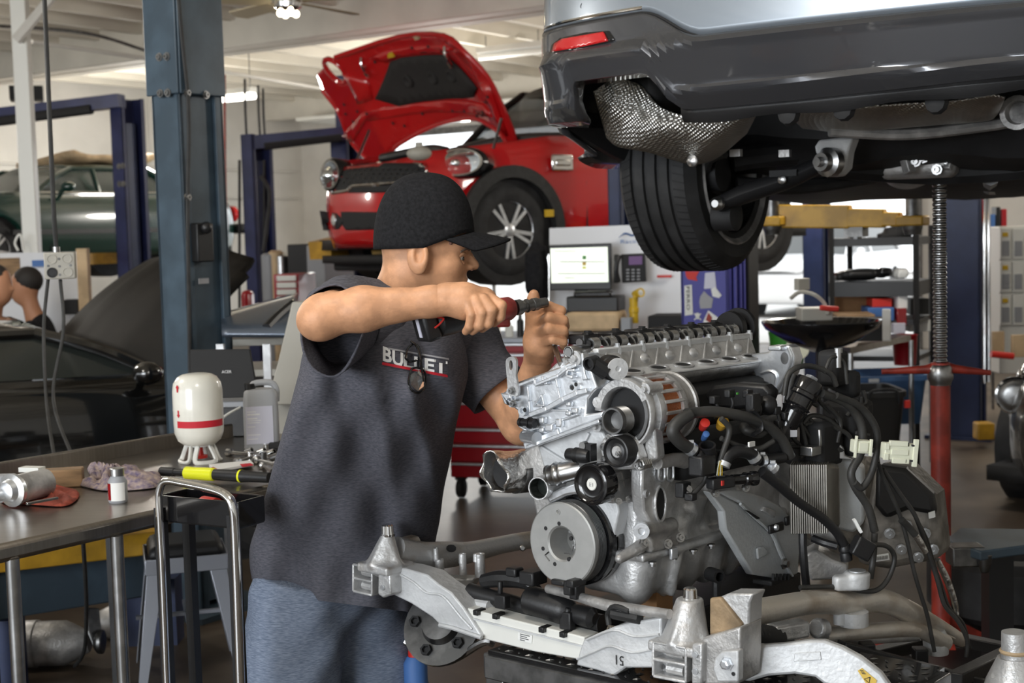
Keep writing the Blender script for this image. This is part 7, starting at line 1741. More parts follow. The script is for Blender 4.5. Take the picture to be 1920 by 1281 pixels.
# drift pin in his left fist, going down to the timing cover
tp_ = E(1052, 684, .03)
m = MB(); q = Lp(1040, 650, .0); dd = nrm(tp_-q); m.tube([Lp(1030, 610, .0), q, tp_-dd*.002], [.0065, .0062, .0058], 14); tag(m.build('steel_drift', 'steel'), 'slim steel rod held in the man\'s left fist against the timing cover', 'tool')
# ------------------------------------------------------------------ workbench, carts and everything around
def pb(x0, y0, x1, y1, Y, dep, name, m_, parent=None, bev=.004, yaw=0.0, label=None, cat=None, group=None):
    "box whose front shows between two photo points, Y metres deep"
    a, b_ = at(x0, (y0+y1)/2, Y), at(x1, (y0+y1)/2, Y); t, u = at((x0+x1)/2, y0, Y), at((x0+x1)/2, y1, Y)
    c, s = math.cos(yaw), math.sin(yaw); ax = np.array([V3(c, s, 0), V3(-s, c, 0), ZZ])
    m = MB(); m.box((t+u)/2+ax[1]*dep/2, (np.linalg.norm(b_-a)/max(.3, c), dep, t[2]-u[2]), ax); o = m.build(name, m_, parent, bevel=bev)
    if label: tag(o, label, cat, group)
    return o
def ground(P): return V3(P[0], P[1], 0)
# stainless bench in the left foreground
BZ = .90
def on_b(x, y, z=BZ): return hit(x, y, (0, 0, z), ZZ)
e0, e1 = on_b(-60, 1035), on_b(505, 910); bx_ = nrm(e1-e0); by_ = np.cross(ZZ, bx_); Lb_ = np.linalg.norm(e1-e0)+.75; bd = .80
AXW = np.array([bx_, by_, ZZ])
bench = thing('steel_bench', 'stainless steel workbench with tube legs in the left foreground', 'workbench', ground(e0))
m = MB(); m.box(e0+bx_*Lb_/2+by_*bd/2-ZZ*.022, (Lb_, bd, .044), AXW); m.build('bench_top', 'stainless', bench, bevel=.012)
m = MB(); m.box(e0+bx_*Lb_/2+by_*(bd-.008)+ZZ*.02, (Lb_, .016, .05), AXW); m.build('backsplash', 'stainless', bench, bevel=.005)
for x, y in ((52, 1020), (248, 978)):
    for d in (.06, bd-.1):
        p = on_b(x, y)+by_*d; m = MB(); m.cyl(ground(p), p-ZZ*.04, .0155, 16); m.lathe(ground(p), ZZ, [(0, .02), (.03, .018)], 12); m.build('leg', 'steel', bench)
p = e0+bx_*(Lb_-.1)
for d in (.06, bd-.1):
    m = MB(); m.cyl(ground(p+by_*d), p+by_*d-ZZ*.04, .0155, 16); m.build('leg', 'steel', bench)
# wooden bench behind it
w0 = at(-60, 905, 4.62); wz = w0[2]; o = MB(); o.box(V3(w0[0]+.30, 4.82, wz-.03), (.72, .5, .05), np.array([nrm(V3(.96, .28, 0)), nrm(V3(-.28, .96, 0)), ZZ]))
wb_ = thing('wooden_bench', 'low plywood bench between the steel bench and the black coupe', 'bench', V3(w0[0]+.30, 4.82, 0)); o.build('top', 'wood', wb_, bevel=.004)
for dx in (-.3, .1):
    m = MB(); m.box(V3(w0[0]+.30+dx, 4.82+dx*.28, (wz-.05)/2), (.04, .04, wz-.055)); m.build('leg', 'black_plastic', wb_)
# refrigerant tank standing upside down
p = on_b(376, 866); tk_ = thing('refrigerant_tank', 'white refrigerant tank with red band standing upside down on the bench', 'tank', p)
h0 = at(372, 832, p[1])[2]-p[2]; h1 = at(370, 700, p[1])[2]-p[2]; r = .0735*p[1]/4.2
m = MB(); m.lathe(p, ZZ, [(h0-.008, r*.3), (h0, r*.66), (h0+.012, r*.86), (h0+.035, r*.98), (h0+.06, r), ((h0+h1)/2-.006, r), ((h0+h1)/2, r*1.008), ((h0+h1)/2+.006, r), (h1-.05, r), (h1-.028, r*.95), (h1-.010, r*.78), (h1-.003, r*.60), (h1, r*.4), (h1+.002, r*.02)], 48); tb_ = m.build('shell', 'white_tank', tk_, smooth=50)
def arc_patch(o_, r_, a0, a1, z0, z1, nm, m_, par):
    m = MB(); m.grid([[o_+V3(math.cos(a)*r_, math.sin(a)*r_, z) for z in (z0, z1)] for a in np.linspace(a0, a1, 26)]); return m.build(nm, m_, par)
bz_ = h0+.055; arc_patch(p, r*1.004, math.radians(226), math.radians(352), bz_, bz_+.020, 'red_band', 'ink_red', tb_)
for zz, up in ((bz_+.042, -1), (bz_+.115, 1)):
    a = math.radians(232); n_ = V3(math.cos(a), math.sin(a), 0); tt_ = V3(-math.sin(a), math.cos(a), 0); c = p+n_*(r*1.004)+ZZ*zz
    m = MB(); m.prism([c+tt_*x+ZZ*y*up for x, y in ((0, .012), (-.007, .003), (-.003, .003), (-.003, -.010), (.003, -.010), (.003, .003), (.007, .003))], n_*.001); m.build('red_arrow', 'ink_red', tb_)
for k in range(4):
    a = k*math.pi/2+.55; q = lambda e, rr, z: p+V3(math.cos(a+e)*rr, math.sin(a+e)*rr, z)
    m = MB(); m.tube([q(-.5, r*.50, h0), q(-.62, r*.74, .012), q(-.35, r*.80, .004), q(.35, r*.80, .004), q(.62, r*.74, .012), q(.5, r*.50, h0)], .0075, 8, smooth=4, flat=.7); m.build('foot_guard', 'white_plastic', tk_)
m = MB(); m.lathe(p+ZZ*.01, ZZ, [(0, .012), (h0-.012, .008)], 10); m.lathe(p+ZZ*.012, ZZ, [(0, .022), (.008, .022)], 12); m.build('valve', 'red_plastic', tk_)
m = MB(); m.lathe(p+ZZ*(h0-.006), ZZ, [(0, r*.52), (.006, r*.56)], 28); m.build('guard_ring', 'white_plastic', tk_)
# grey jug
p = on_b(492, 842); jg = thing('fluid_jug', 'grey plastic fluid jug with printed label beside the laptop', 'jug', p)
sc = p[1]/2667; wj, hj, dj = 66*sc, 128*sc, 48*sc; jax = np.array([nrm(V3(.98, .2, 0)), nrm(V3(-.2, .98, 0)), ZZ])
m = MB(); prof = []
for z, k in ((0, .96), (.02, 1), (.55, 1), (.66, .98), (.74, .97), (.84, .92), (.89, .78), (.90, .4)): prof.append([p+jax[0]*wj/2*k*math.copysign(abs(math.cos(t))**.45, math.cos(t))+jax[1]*dj/2*(k*.5+.5)*math.copysign(abs(math.sin(t))**.45, math.sin(t))+ZZ*hj*z for t in np.linspace(0, 2*math.pi, 32, endpoint=False)])
m.grid(prof, closed_v=True, cap=True); m.build('bottle', 'jug_grey', jg)
m = MB(); m.tube([p-jax[0]*wj*.25+ZZ*hj*.84, p-jax[0]*wj*.18+ZZ*hj*.97, p+jax[0]*wj*.3+ZZ*hj*.98, p+jax[0]*wj*.46+ZZ*hj*.88, p+jax[0]*wj*.45+ZZ*hj*.70], .010, 10, smooth=4); m.build('handle', 'jug_grey', jg)
m = MB(); m.lathe(p-jax[0]*wj*.28+ZZ*hj*.88, ZZ, [(0, .017), (hj*.10, .017)], 16); m.build('cap', 'black_plastic', jg)
m = MB(); m.box(p-jax[1]*(dj/2+.0006)-jax[0]*wj*.06+ZZ*hj*.38, (wj*.76, .0015, hj*.55), jax); lb_ = m.build('label', 'label_lilac', jg)
m = MB()
for k, (w_, z) in enumerate(((.35, .58), (.5, .54), (.4, .48), (.55, .45), (.5, .42), (.3, .36), (.5, .24), (.4, .18))): m.box(p-jax[1]*(dj/2+.0016)-jax[0]*wj*(.40-w_*.36)+ZZ*hj*z, (wj*w_*.7, .0008, .0022+.002*(k in (1, 2))), jax)
stuff(m.build('label_print', 'ink_white', lb_))
# laptop
p = on_b(455, 832); Yl_ = p[1]+.10; lp_ = thing('laptop', 'black laptop with raised lid at the back of the steel bench', 'laptop', p)
m = MB(); P_ = [at(x, y, Yl_+(745-y)*.0004) for x, y in ((356, 656), (468, 655), (484, 745), (357, 748))]; m.prism(P_, V3(.002, .012, 0)); ld = m.build('lid', 'black_matt', lp_, bevel=.003)
text_pts('ACER', at(416, 700, Yl_+.005), V3(1, 0, 0), ZZ, .009, .0008, 'lettering', 'ink_white', ld)
m = MB(); m.box(at(428, 752, Yl_+.14)-ZZ*.0, (.24, .22, .02)); m.build('base', 'grey_plastic', lp_, bevel=.004)
m = MB(); m.box(V3(at(428, 752, Yl_+.14)[0], Yl_+.14, (BZ+at(428, 752, Yl_+.14)[2]-.01)/2), (.2, .16, at(428, 752, Yl_+.14)[2]-.01-BZ)); m.build('stand', 'black_plastic', lp_, bevel=.004)
cable('charger_cable', [at(400, 800, Yl_-.1), at(425, 778, Yl_-.05), at(450, 764, Yl_)], .004, 'white_plastic', 'white cable running to the laptop behind the tank', 'cable')
# small bottle, rags and tools on the bench
p = on_b(222, 942); r = 18*p[1]/2667; bt2 = thing('pill_bottle', 'small clear bottle with purple label and grey cap on the bench', 'bottle', p); hh = 66*p[1]/2667
m = MB(); m.lathe(p, ZZ, [(0, r*.9), (.004, r), (hh*.62, r), (hh*.74, r*.72), (hh*.8, r*.66)], 28); m.build('bottle', 'grey_plastic', bt2)
m = MB(); m.lathe(p, ZZ, [(hh*.78, r*.74), (hh*.98, r*.74), (hh, r*.66)], 24); m.build('cap', 'steel', bt2)
arc_patch(p, r*1.02, math.radians(240), math.radians(330), hh*.08, hh*.6, 'label', 'paper', bt2); arc_patch(p, r*1.03, math.radians(195), math.radians(242), hh*.1, hh*.58, 'label', 'red_dark', bt2)
def rag(name, px, m_, label, h=.02, seed=1, base=BZ):
    R = np.random.RandomState(seed); c = np.mean([on_b(*q) for q in px], axis=0); n = 14; G = []
    P, _ = spline(np.array([on_b(*q) for q in px+px[:1]]), np.zeros(len(px)+1), 6)
    for k in np.linspace(1, .02, n):
        G.append([c+(q-c)*k+ZZ*(.004+h*(1-k)**.5*(.5+.5*math.sin(i*.9+seed+k*9))*(1 if k < .98 else .1)+h*.25*abs(math.sin(i*1.7+k*13))*(k < .97)) for i, q in enumerate(P[:-1])])
    m = MB(); m.grid(G, closed_v=True); return tag(m.build(name, m_, None, smooth=180, solid=.003), label, 'rag')
rag('patterned_rag', [(145, 912), (175, 908), (165, 880), (200, 886), (240, 884), (300, 898), (298, 915), (240, 922), (190, 922)], 'rag_pattern', 'crumpled pale rag with purple print behind the small bottle', .035, 3)
rag('red_rag', [(2, 930), (5, 945), (45, 948), (115, 952), (142, 942), (146, 926), (110, 918), (60, 920)], 'red_rag', 'dirty red shop rag with metal parts lying on it', .018, 5)
st_ = thing('starter_motor', 'dismantled starter motor lying at the left end of the bench', 'motor', on_b(40, 925))
m = MB(); a, b_ = on_b(30, 918, BZ+.045), on_b(85, 905, BZ+.045); d = nrm(b_-a); L_ = np.linalg.norm(b_-a); m.lathe(a, d, [(0, .03), (.01, .036), (L_, .036), (L_+.006, .028)], 24); m.build('housing', 'alu_dull', st_)
m = MB(); m.lathe(a-d*.012, -d, [(-.01, .04), (.004, .042), (.01, .03), (.025, .024), (.03, .012)], 24); m.lathe(a-d*.01+V3(-.03, -.02, -.01), -d, [(0, .02), (.02, .02), (.022, .008)], 16); m.build('nose', 'alu_bright', st_)
m = MB(); m.box(on_b(6, 912, BZ+.045), (.07, .05, .06)); m.build('solenoid', 'grey_plastic', st_, bevel=.01)
m = MB(); m.box(on_b(60, 880, BZ+.08)*V3(1, 1, 1), (.06, .03, .012), np.array([nrm(V3(.9, -.3, 0)), nrm(V3(.3, .9, 0)), ZZ])); m.build('terminal', 'white_plastic', st_)
p = on_b(118, 912); m = MB(); m.box(p+ZZ*.024, (.11, .06, .048), np.array([nrm(V3(.98, .2, 0)), nrm(V3(-.2, .98, 0)), ZZ])); tag(m.build('wood_block', 'wood', None, bevel=.004), 'dark wooden block under the two hanging cords', 'block')
m = MB(); m.seg(on_b(50, 945, BZ+.028), on_b(108, 934, BZ+.028), .008, .006); tag(m.build('chisel', 'steel', None, bevel=.001), 'small steel chisel lying on the red rag', 'tool')
a, b_ = on_b(300, 884, BZ+.022), on_b(505, 896, BZ+.022); d = nrm(b_-a); L_ = np.linalg.norm(b_-a)
tw = thing('torque_wrench', 'torque wrench with fluorescent yellow grip on the bench edge', 'wrench', a)
m = MB(); m.lathe(a, d, [(0, .006), (.004, .013), (.05, .012), (.052, .010), (L_*.26, .010)], 16); m.build('shaft', 'black_plastic', tw)
m = MB(); m.lathe(a, d, [(L_*.24, .014), (L_*.25, .018), (L_*.34, .017), (L_*.42, .018), (L_*.50, .018), (L_*.51, .014)], 20); m.build('grip', 'yellow_bright', tw)
m = MB(); m.lathe(a, d, [(L_*.51, .015), (L_*.60, .016), (L_*.74, .016)], 20); m.lathe(a, d, [(L_*.755, .017), (L_*.82, .015), (L_, .014)], 20); m.build('handle', 'black_plastic', tw)
m = MB(); m.lathe(a, d, [(L_*.74, .0175), (L_*.756, .0175)], 20); m.build('ring', 'yellow_bright', tw)
P_ = [on_b(*q, BZ+.006) for q in ((392, 876), (470, 868), (476, 874), (405, 886))]; m = MB(); m.prism(P_, ZZ*.008); pk = m.build('packet', 'paper', None, bevel=.001); tag(pk, 'red and white packet lying in front of the white tank', 'packet')
m = MB(); m.prism([on_b(*q, BZ+.0145) for q in ((394, 878), (408, 885), (414, 884), (400, 876))], ZZ*.001); m.prism([on_b(*q, BZ+.0145) for q in ((450, 871), (470, 869), (475, 873), (455, 876))], ZZ*.001); m.build('packet_print', 'ink_red', pk)
for k, (x0, y0, x1, y1, r_, lab) in enumerate(((425, 848, 470, 852, .007, 'steel spanner lying behind the other tools at the jug'), (440, 866, 500, 850, .006, 'long steel ratchet lying diagonally below the jug'), (478, 862, 520, 872, .007, 'chrome extension bar lying towards the man'), (490, 872, 512, 884, .006, 'short steel spanner near the bench edge'))):
    a, b_ = on_b(x0, y0, BZ+.010), on_b(x1, y1, BZ+.012); d = nrm(b_-a); L_ = np.linalg.norm(b_-a); m = MB(); m.lathe(a, d, [(0, r_*.8), (.004, r_*1.7), (.02, r_*1.7), (.024, r_*.8), (L_-.02, r_*.8), (L_-.018, r_*1.4), (L_, r_*1.4)], 10); tag(m.build('hand_tool', 'steel'), lab, 'tool', 'hand tools on the bench')
for k, (x, y) in enumerate(((462, 855), (470, 862), (486, 856), (494, 862), (504, 858), (482, 868), (510, 866), (500, 846))):
    q = on_b(x, y); m = MB(); m.lathe(q, ZZ if k % 2 else nrm(V3(.8, -.3, .3)), [(0, .011), (.022, .011), (.022, .007), (.008, .006)], 12); o = tag(m.build('socket', 'chrome' if k % 3 else 'steel_dark'), ('chrome', 'dark steel')[k % 3 == 0]+' socket in the tool pile by the jug, '+('leftmost', 'second from left', 'third from left, at the back', 'fourth from left', 'sixth from left', 'third from left, at the front', 'rightmost in front', 'rightmost at the back')[k], 'socket', 'loose sockets on the bench')
    o.location.z += .010 if k % 2 == 0 else .0
pb(503, 831, 536, 842, 4.35, .05, 'foam_block', 'black_matt', None, .003, 0, 'small black block on the bench behind the man', 'block')
# chrome-handled cart
ct = thing('tool_cart', 'black tool cart with a bent chrome handle in front of the bench', 'cart', ground(at(370, 1281, 2.95)))
m = MB(); m.tube([at(318, 1420, 3.25), at(306, 1100, 3.25), at(299, 960, 3.25), at(299, 920, 3.25), at(312, 902, 3.24), at(345, 906, 3.21), at(400, 918, 3.16), at(425, 930, 3.14), at(436, 950, 3.13), at(441, 1000, 3.13), at(448, 1200, 3.13), at(455, 1420, 3.13)], .0088, 14, smooth=7, flat=1.2); m.build('handle', 'chrome', ct)
tr_z = at(300, 952, 3.28)[2]; c0_ = at(301, 955, 3.28); c1_ = at(447, 985, 3.16); cx_ = nrm((c1_-c0_)*V3(1, 1, 0)); cy_ = np.cross(ZZ, cx_); wl_ = np.linalg.norm((c1_-c0_)[:2]); dl_ = .09; AXC = np.array([cx_, cy_, ZZ]); o0 = V3(c0_[0], c0_[1], 0)
m = MB()
for zz, hgt in ((tr_z, .06),):
    m.box(o0+cx_*wl_/2+cy_*dl_/2+ZZ*(zz-hgt/2), (wl_, dl_, .006), AXC)
    for c, s_ in ((o0+cx_*wl_/2, (wl_, .005, hgt)), (o0+cx_*wl_/2+cy_*dl_, (wl_, .005, hgt)), (o0+cy_*dl_/2, (.005, dl_, hgt)), (o0+cx_*wl_+cy_*dl_/2, (.005, dl_, hgt))): m.box(c+ZZ*zz, s_, AXC)
m.build('tray', 'black_gloss', ct, bevel=.002)
m = MB(); m.box(o0+cx_*wl_/2+cy_*dl_/2+ZZ*.25, (wl_, dl_, .03), AXC); m.build('lower_shelf', 'black_plastic', ct, bevel=.003)
for i, j in ((0, 0), (.94, 0), (0, 1)):
    q = o0+cx_*wl_*i+cy_*dl_*j; m = MB(); m.seg(q+ZZ*.08, q+ZZ*(tr_z), .022, .022, cx_); m.lathe(q+ZZ*.04-cx_*.012, cx_, [(0, .038), (.024, .038)], 14); m.build('cart_leg', 'black_plastic', ct)
q = o0+cx_*wl_*.60+cy_*.045+ZZ*(tr_z-.0); ig = thing('impact_gun', 'red and black impact gun lying in the black cart tray', 'power tool', q)
m = MB(); m.lathe(q-cx_*.06, cx_, [(0, .02), (.01, .026), (.05, .024)], 18); m.build('head', 'red_plastic', ig); m = MB(); m.lathe(q-cx_*.01, cx_, [(0, .020), (.03, .019), (.06, .016)], 16); m.build('grip', 'black_rubber', ig)
# metal stool
sp = at(350, 1046, 4.9); sl = thing('metal_stool', 'grey metal stool with a black seat under the bench end', 'stool', ground(sp)); sax = np.array([nrm(V3(.96, .27, 0)), nrm(V3(-.27, .96, 0)), ZZ]); zs = sp[2]; hs = .15
m = MB(); m.box(sp+sax[1]*.14+ZZ*.02, (.27, .27, .05), sax, taper=.9); m.build('seat', 'seat_black', sl, bevel=.02)
m = MB()
m.box(sp+sax[1]*.0-ZZ*.025, (.285, .006, .055), sax); m.box(sp+sax[1]*.28-ZZ*.025, (.285, .006, .055), sax); m.box(sp-sax[0]*.14+sax[1]*.14-ZZ*.025, (.006, .285, .055), sax); m.box(sp+sax[0]*.14+sax[1]*.14-ZZ*.025, (.006, .285, .055), sax); m.build('seat_skirt', 'grey_stool', sl, bevel=.003)
for i, j in ((-1, 0), (1, 0), (-1, 1), (1, 1)):
    t_ = sp+sax[0]*i*.135+sax[1]*(j*.27+.005)-ZZ*.03; f_ = ground(t_)+sax[0]*i*.05+sax[1]*(j*2-1)*.05+ZZ*.01
    m = MB(); d = f_-t_; n1 = sax[0]*-i; n2 = sax[1]*(1-2*j)
    m.prism([t_, t_+n1*.06, f_+n1*.03, f_], n2*.004); m.prism([t_, t_+n2*.06, f_+n2*.03, f_], n1*.004); m.build('leg', 'grey_stool', sl, bevel=.003)
m = MB(); zc_ = .22; q = ground(sp)+sax[1]*.14+ZZ*zc_; m.box(q, (.36, .02, .012), sax); m.box(q, (.02, .36, .012), sax); m.build('cross_brace', 'grey_stool', sl)
# low lift arm and beam under the bench, exhaust parts on the floor
lw = thing('low_lift', 'yellow lift arm above a blue-grey beam lying below the steel bench', 'lift', ground(at(120, 1080, 5.0)))
m = MB(); m.seg(at(-60, 1052, 4.75), at(296, 1012, 5.25), .12, .085); m.build('yellow_beam', 'yellow_arm', lw, bevel=.006)
m = MB(); m.seg(at(-60, 1120, 4.75), at(300, 1068, 5.35), .10, .17); m.build('blue_beam', 'car_silver' if False else 'post_slate', lw, bevel=.006)
for q in (at(-20, 1120, 4.9), at(285, 1070, 5.45)): MB().box(ground(q)+ZZ*.13, (.2, .12, .26)).build('beam_foot', 'post_navy', lw)
cable('floor_cable', [at(155, 1005, 4.4), at(160, 1080, 4.5), at(162, 1150, 4.7), at(158, 1220, 5.0), at(140, 1250, 5.1)], .007, 'black_rubber', 'black cable hanging from the bench down to the mufflers', 'cable')
for x0, y0, x1, y1, Y, r_, lab in ((20, 1250, 150, 1235, 5.15, .085, 'dull silver muffler lying on the floor at the left edge'), (190, 1212, 300, 1200, 5.5, .065, 'smaller muffler lying behind the bench leg')):
    a, b_ = at(x0, y0, Y), at(x1, y1, Y); a[2] = b_[2] = r_+.005; d = nrm(b_-a); L_ = np.linalg.norm(b_-a); t = thing('muffler', lab, 'exhaust part', ground((a+b_)/2), 'mufflers on the floor')
    m = MB(); m.lathe(a, d, [(-.03, r_*.4), (0, r_*.7), (.04, r_), (L_*.4, r_*1.03), (L_*.42, r_*.97), (L_*.8, r_*.97), (L_, r_*.7), (L_+.04, r_*.42)], 26); m.build('can', 'alu_dull', t)
    m = MB(); q = b_+d*.06; m.prism([q+V3(0, -.02, -.03), q+V3(.01, .02, .0), q+V3(.0, .03, .12), q+V3(-.03, .0, .13), q+V3(-.03, -.02, .06)], d*.012); m.lathe(q, d, [(0, .03), (.012, .045), (.03, .045)], 14); m.build('flange', 'steel_dark', t, bevel=.004)
# grey panel, shelf, silver bonnet between the post and the man
p = at(555, 640, 5.3); gp = thing('grey_cabinet', 'plain olive grey cabinet side right behind the man', 'cabinet', ground(p))
m = MB(); m.prism([at(x, y, 5.3) for x, y in ((547, 566), (592, 566), (600, 760), (498, 760), (520, 680))], V3(.1, .35, 0)); m.build('body', 'grey_box', gp, bevel=.006); m = MB(); q = ground(at(548, 760, 5.45)); m.box(q+V3(.03, .1, at(548, 760, 5.3)[2]/2), (.18, .3, at(548, 760, 5.3)[2])); m.build('plinth', 'grey_box', gp)
sf = thing('steel_shelf', 'grey steel shelf unit behind the laptop carrying the silver bonnet', 'shelf', ground(at(480, 640, 5.9)))
for y in (642, 700, 760):
    m = MB(); m.box(at(475, y, 6.0)+V3(0, .2, 0), (.30, .4, .03)); m.build('shelf_board', 'grey_box', sf, bevel=.003)
for x in (413, 500, 540):
    q = at(x, 645, 5.85); m = MB(); m.box(ground(q)+ZZ*q[2]/2, (.03, .03, q[2])); m.build('post', 'steel', sf)
m = MB(); G = [[at(x, y, Y)+ZZ*.03*math.sin(k*3.1) for k, (y, Y) in zip(np.linspace(0, 1, 6), ((628+(x-415)*.01, 5.75), (620-(x-415)*.05, 5.85), (612-(x-415)*.16, 6.0), (604-(x-415)*.22, 6.15), (598-(x-415)*.26, 6.3), (596-(x-415)*.28, 6.45)))] for x in np.linspace(416, 560, 12)]
m.grid(G); sv = m.build('silver_bonnet', 'car_silver', None, solid=.02); tag(sv, 'silver blue car bonnet lying on the grey steel shelf', 'car part')
m = MB(); m.tube([at(500, 615, 5.8), at(522, 592, 5.9), at(548, 570, 6.0)], .02, 8, smooth=3); m.build('vent_strip', 'black_plastic', sv)
# far-left partition with two people in front of it
pt = thing('partition', 'white partition board with wooden edge post behind the two people', 'partition', ground(at(70, 560, 10.6)))
m = MB(); a, b_ = at(-60, 476, 10.6), at(160, 472, 10.4); m.prism([ground(a), ground(b_), b_, a], V3(0, .05, 0)); m.build('board', 'white_board', pt)
m = MB(); q = at(155, 466, 10.3); m.box(ground(q)+ZZ*q[2]/2, (.075, .08, q[2])); m.build('edge_post', 'wood_pale', pt)
pb(-20, 484, 38, 560, 10.5, .03, 'brown_board', 'wood', pt); pb(60, 488, 84, 500, 10.45, .01, 'blue_logo', 'ink_blue', pt, 0)
pb(120, 562, 146, 590, 10.3, .1, 'wall_bracket', 'black_matt', pt)
def far_person(x, y, Y, label, turn, shirt_m, seed):
    h = at(x, y, Y); t = thing('person', label, 'person', ground(h)); f = nrm(V3(turn, -.15, 0)); r_ = nrm(np.cross(f, ZZ)); AX = np.array([f, r_, ZZ])
    sh = h-ZZ*.26-f*.05; hip = V3(sh[0]-f[0]*.08, sh[1], sh[2]-.52); kn = hip+f*.1-ZZ*.42; 
    def body(p):
        d = s_ell(p, h+ZZ*.02, (.098, .078, .11), AX); d = su(d, s_ell(p, h+f*.035-ZZ*.05, (.06, .055, .075), AX), .03); d = su(d, s_cone(p, h+f*.095-ZZ*.005, h+f*.11-ZZ*.03, .008, .014), .012)
        d = su(d, s_ell(p, h-f*.01+r_*.078-ZZ*.01, (.02, .012, .032), AX), .006); d = su(d, s_cone(p, h-ZZ*.08-f*.02, sh, .055, .06), .03); d = su(d, s_ell(p, (sh+hip)/2, (.11, .17, .32), AX), .05)
        for s in (-1, 1):
            d = su(d, chain(p, [sh+r_*s*.18-ZZ*.03, sh+r_*s*.22-ZZ*.3, sh+r_*s*.16+f*.22-ZZ*.36], [.05, .042, .032], .02), .02); d = su(d, chain(p, [hip+r_*s*.09, kn+r_*s*.09, V3(*(kn+r_*s*.09)[:2], .06)], [.085, .06, .045], .03), .03)
        return d
    sdf_obj('body', body, V3(h[0]-.45, h[1]-.4, .0), h+V3(.45, .4, .2), .016, 'skin_far', t)
    m = MB(); m.ball(h+ZZ*.045-f*.018, (.104, .086, .098), 10, AX); m.build('hair', 'hair_dark', t)
    def shf(p):
        d = s_ell(p, (sh+hip)/2, (.125, .185, .34), AX)
        for s in (-1, 1): d = su(d, s_cone(p, sh+r_*s*.17-ZZ*.03, sh+r_*s*.215-ZZ*.24, .066, .06), .03)
        return d
    sdf_obj('shirt', shf, V3(h[0]-.45, h[1]-.4, hip[2]-.1), h+V3(.45, .4, 0), .018, shirt_m, t)
    def trf(p):
        d = s_ell(p, hip, (.13, .18, .14), AX)
        for s in (-1, 1): d = su(d, chain(p, [hip+r_*s*.09, kn+r_*s*.09, V3(*(kn+r_*s*.09)[:2], .1)], [.1, .075, .06], .03), .03)
        return d
    sdf_obj('trousers', trf, V3(h[0]-.4, h[1]-.4, .05), V3(h[0]+.4, h[1]+.4, hip[2]+.2), .02, 'cloth_dark', t)
far_person(48, 538, 9.9, 'dark haired person in black shirt facing left before the partition', -1, 'cloth_dark', 1)
far_person(-6, 536, 9.0, 'person cut off at the left edge, facing right, in dark clothes', 1, 'cloth_dark', 2)
pb(20, 160, 78, 187, 15.5, .3, 'ceiling_speaker', 'black_matt', None, .01, .3, 'black speaker box under the ceiling behind the white post', 'speaker')
# red tool chest and the white-backed desk area
kx = nrm(V3(.95, -.31, 0)); ky = np.cross(ZZ, kx); k0 = at(838, 770, 8.25); k0 = ground(k0); zt_ = at(1000, 634, 8.1)[2]; kw = 1.52; AXK = np.array([kx, ky, ZZ])
tcst = thing('tool_chest', 'long red tool chest with silver drawer trims behind the engine', 'tool chest', k0+kx*kw/2)
m = MB(); m.box(k0+kx*kw/2+ky*.28+ZZ*(.13+zt_-.03)/2, (kw, .5, zt_-.03-.13), AXK); m.build('carcass', 'red_chest', tcst, bevel=.006)
m = MB(); m.box(k0+kx*kw/2+ky*.27+ZZ*(zt_-.012), (kw+.03, .57, .03), AXK); m.build('worktop', 'grey_stool', tcst, bevel=.005)
zz_ = [at(1000, y, 8.05)[2] for y in (643, 663, 704, 756, 806, 837, 872, 903)]
for a, b_ in zip(zz_, zz_[1:]):
    for c in (0, 1):
        m = MB(); m.box(k0+kx*(kw*(.25+.5*c))+ky*.018+ZZ*(a+b_)/2, (kw*.485, .03, a-b_-.012), AXK); dw = m.build('drawer', 'red_chest', tcst, bevel=.003)
        m = MB(); m.box(k0+kx*(kw*(.25+.5*c))-ky*.002+ZZ*(a-.012), (kw*.48, .016, .013), AXK); m.build('drawer_trim', 'alu_bright', dw, bevel=.002)
for i in (.03, .36, .66, .97):
    for j in (.08, .48):
        q = k0+kx*kw*i+ky*j+ZZ*.06; m = MB(); m.lathe(q-kx*.02, kx, [(0, .05), (.005, .058), (.035, .058), (.04, .05)], 16); m.box(q+ZZ*.06, (.06, .05, .02), AXK); m.build('caster', 'black_rubber', tcst)
for x, y0, y1, r_, m_, lab in ((912, 592, 627, .022, 'white_plastic', 'white bottle on the tool chest below the driver'), (932, 600, 627, .018, 'wood_pale', 'amber bottle next to the white one on the tool chest'), (976, 584, 626, .02, 'black_plastic', 'black spray bottle on the tool chest behind the man\'s fist'), (955, 600, 627, .024, 'white_plastic', 'second white bottle, between amber and black ones')):
    q = at(x, y1, 8.2); hh = (y1-y0)/2667*8.2; q[2] = zt_+.004; m = MB(); m.lathe(q, ZZ, [(0, r_), (hh*.7, r_), (hh*.8, r_*.5), (hh, r_*.45)], 14); tag(m.build('bottle', m_), lab, 'bottle', 'bottles on the tool chest')
wbx = thing('back_panel', 'white back panel of the desk with blue logo behind the monitor', 'panel', ground(at(1155, 620, 8.75)))
m = MB(); P_ = [at(1030, 428, 8.85), at(1286, 418, 8.6), at(1286, 622, 8.6), at(1030, 624, 8.85)]; m.prism(P_, V3(.02, .06, 0)); m.build('board', 'white_board', wbx)
text_pts('Racing', at(1164, 459, 8.66), nrm(V3(.96, -.25, 0)), ZZ, .030, .0008, 'lettering', 'ink_blue', wbx, width=.13)
m = MB(); m.tube([at(1160, 446, 8.66), at(1172, 438, 8.66), at(1186, 442, 8.66), at(1196, 436, 8.65)], [.004, .02, .018, .004], 8, smooth=4, flat=.3); m.build('blue_logo', 'ink_blue', wbx)
for zq in (P_[2][2],):
    m = MB(); m.box(ground(at(1158, 620, 8.9))+ZZ*zq/2, (.8, .06, zq), AXK); m.build('panel_foot', 'white_board', wbx)
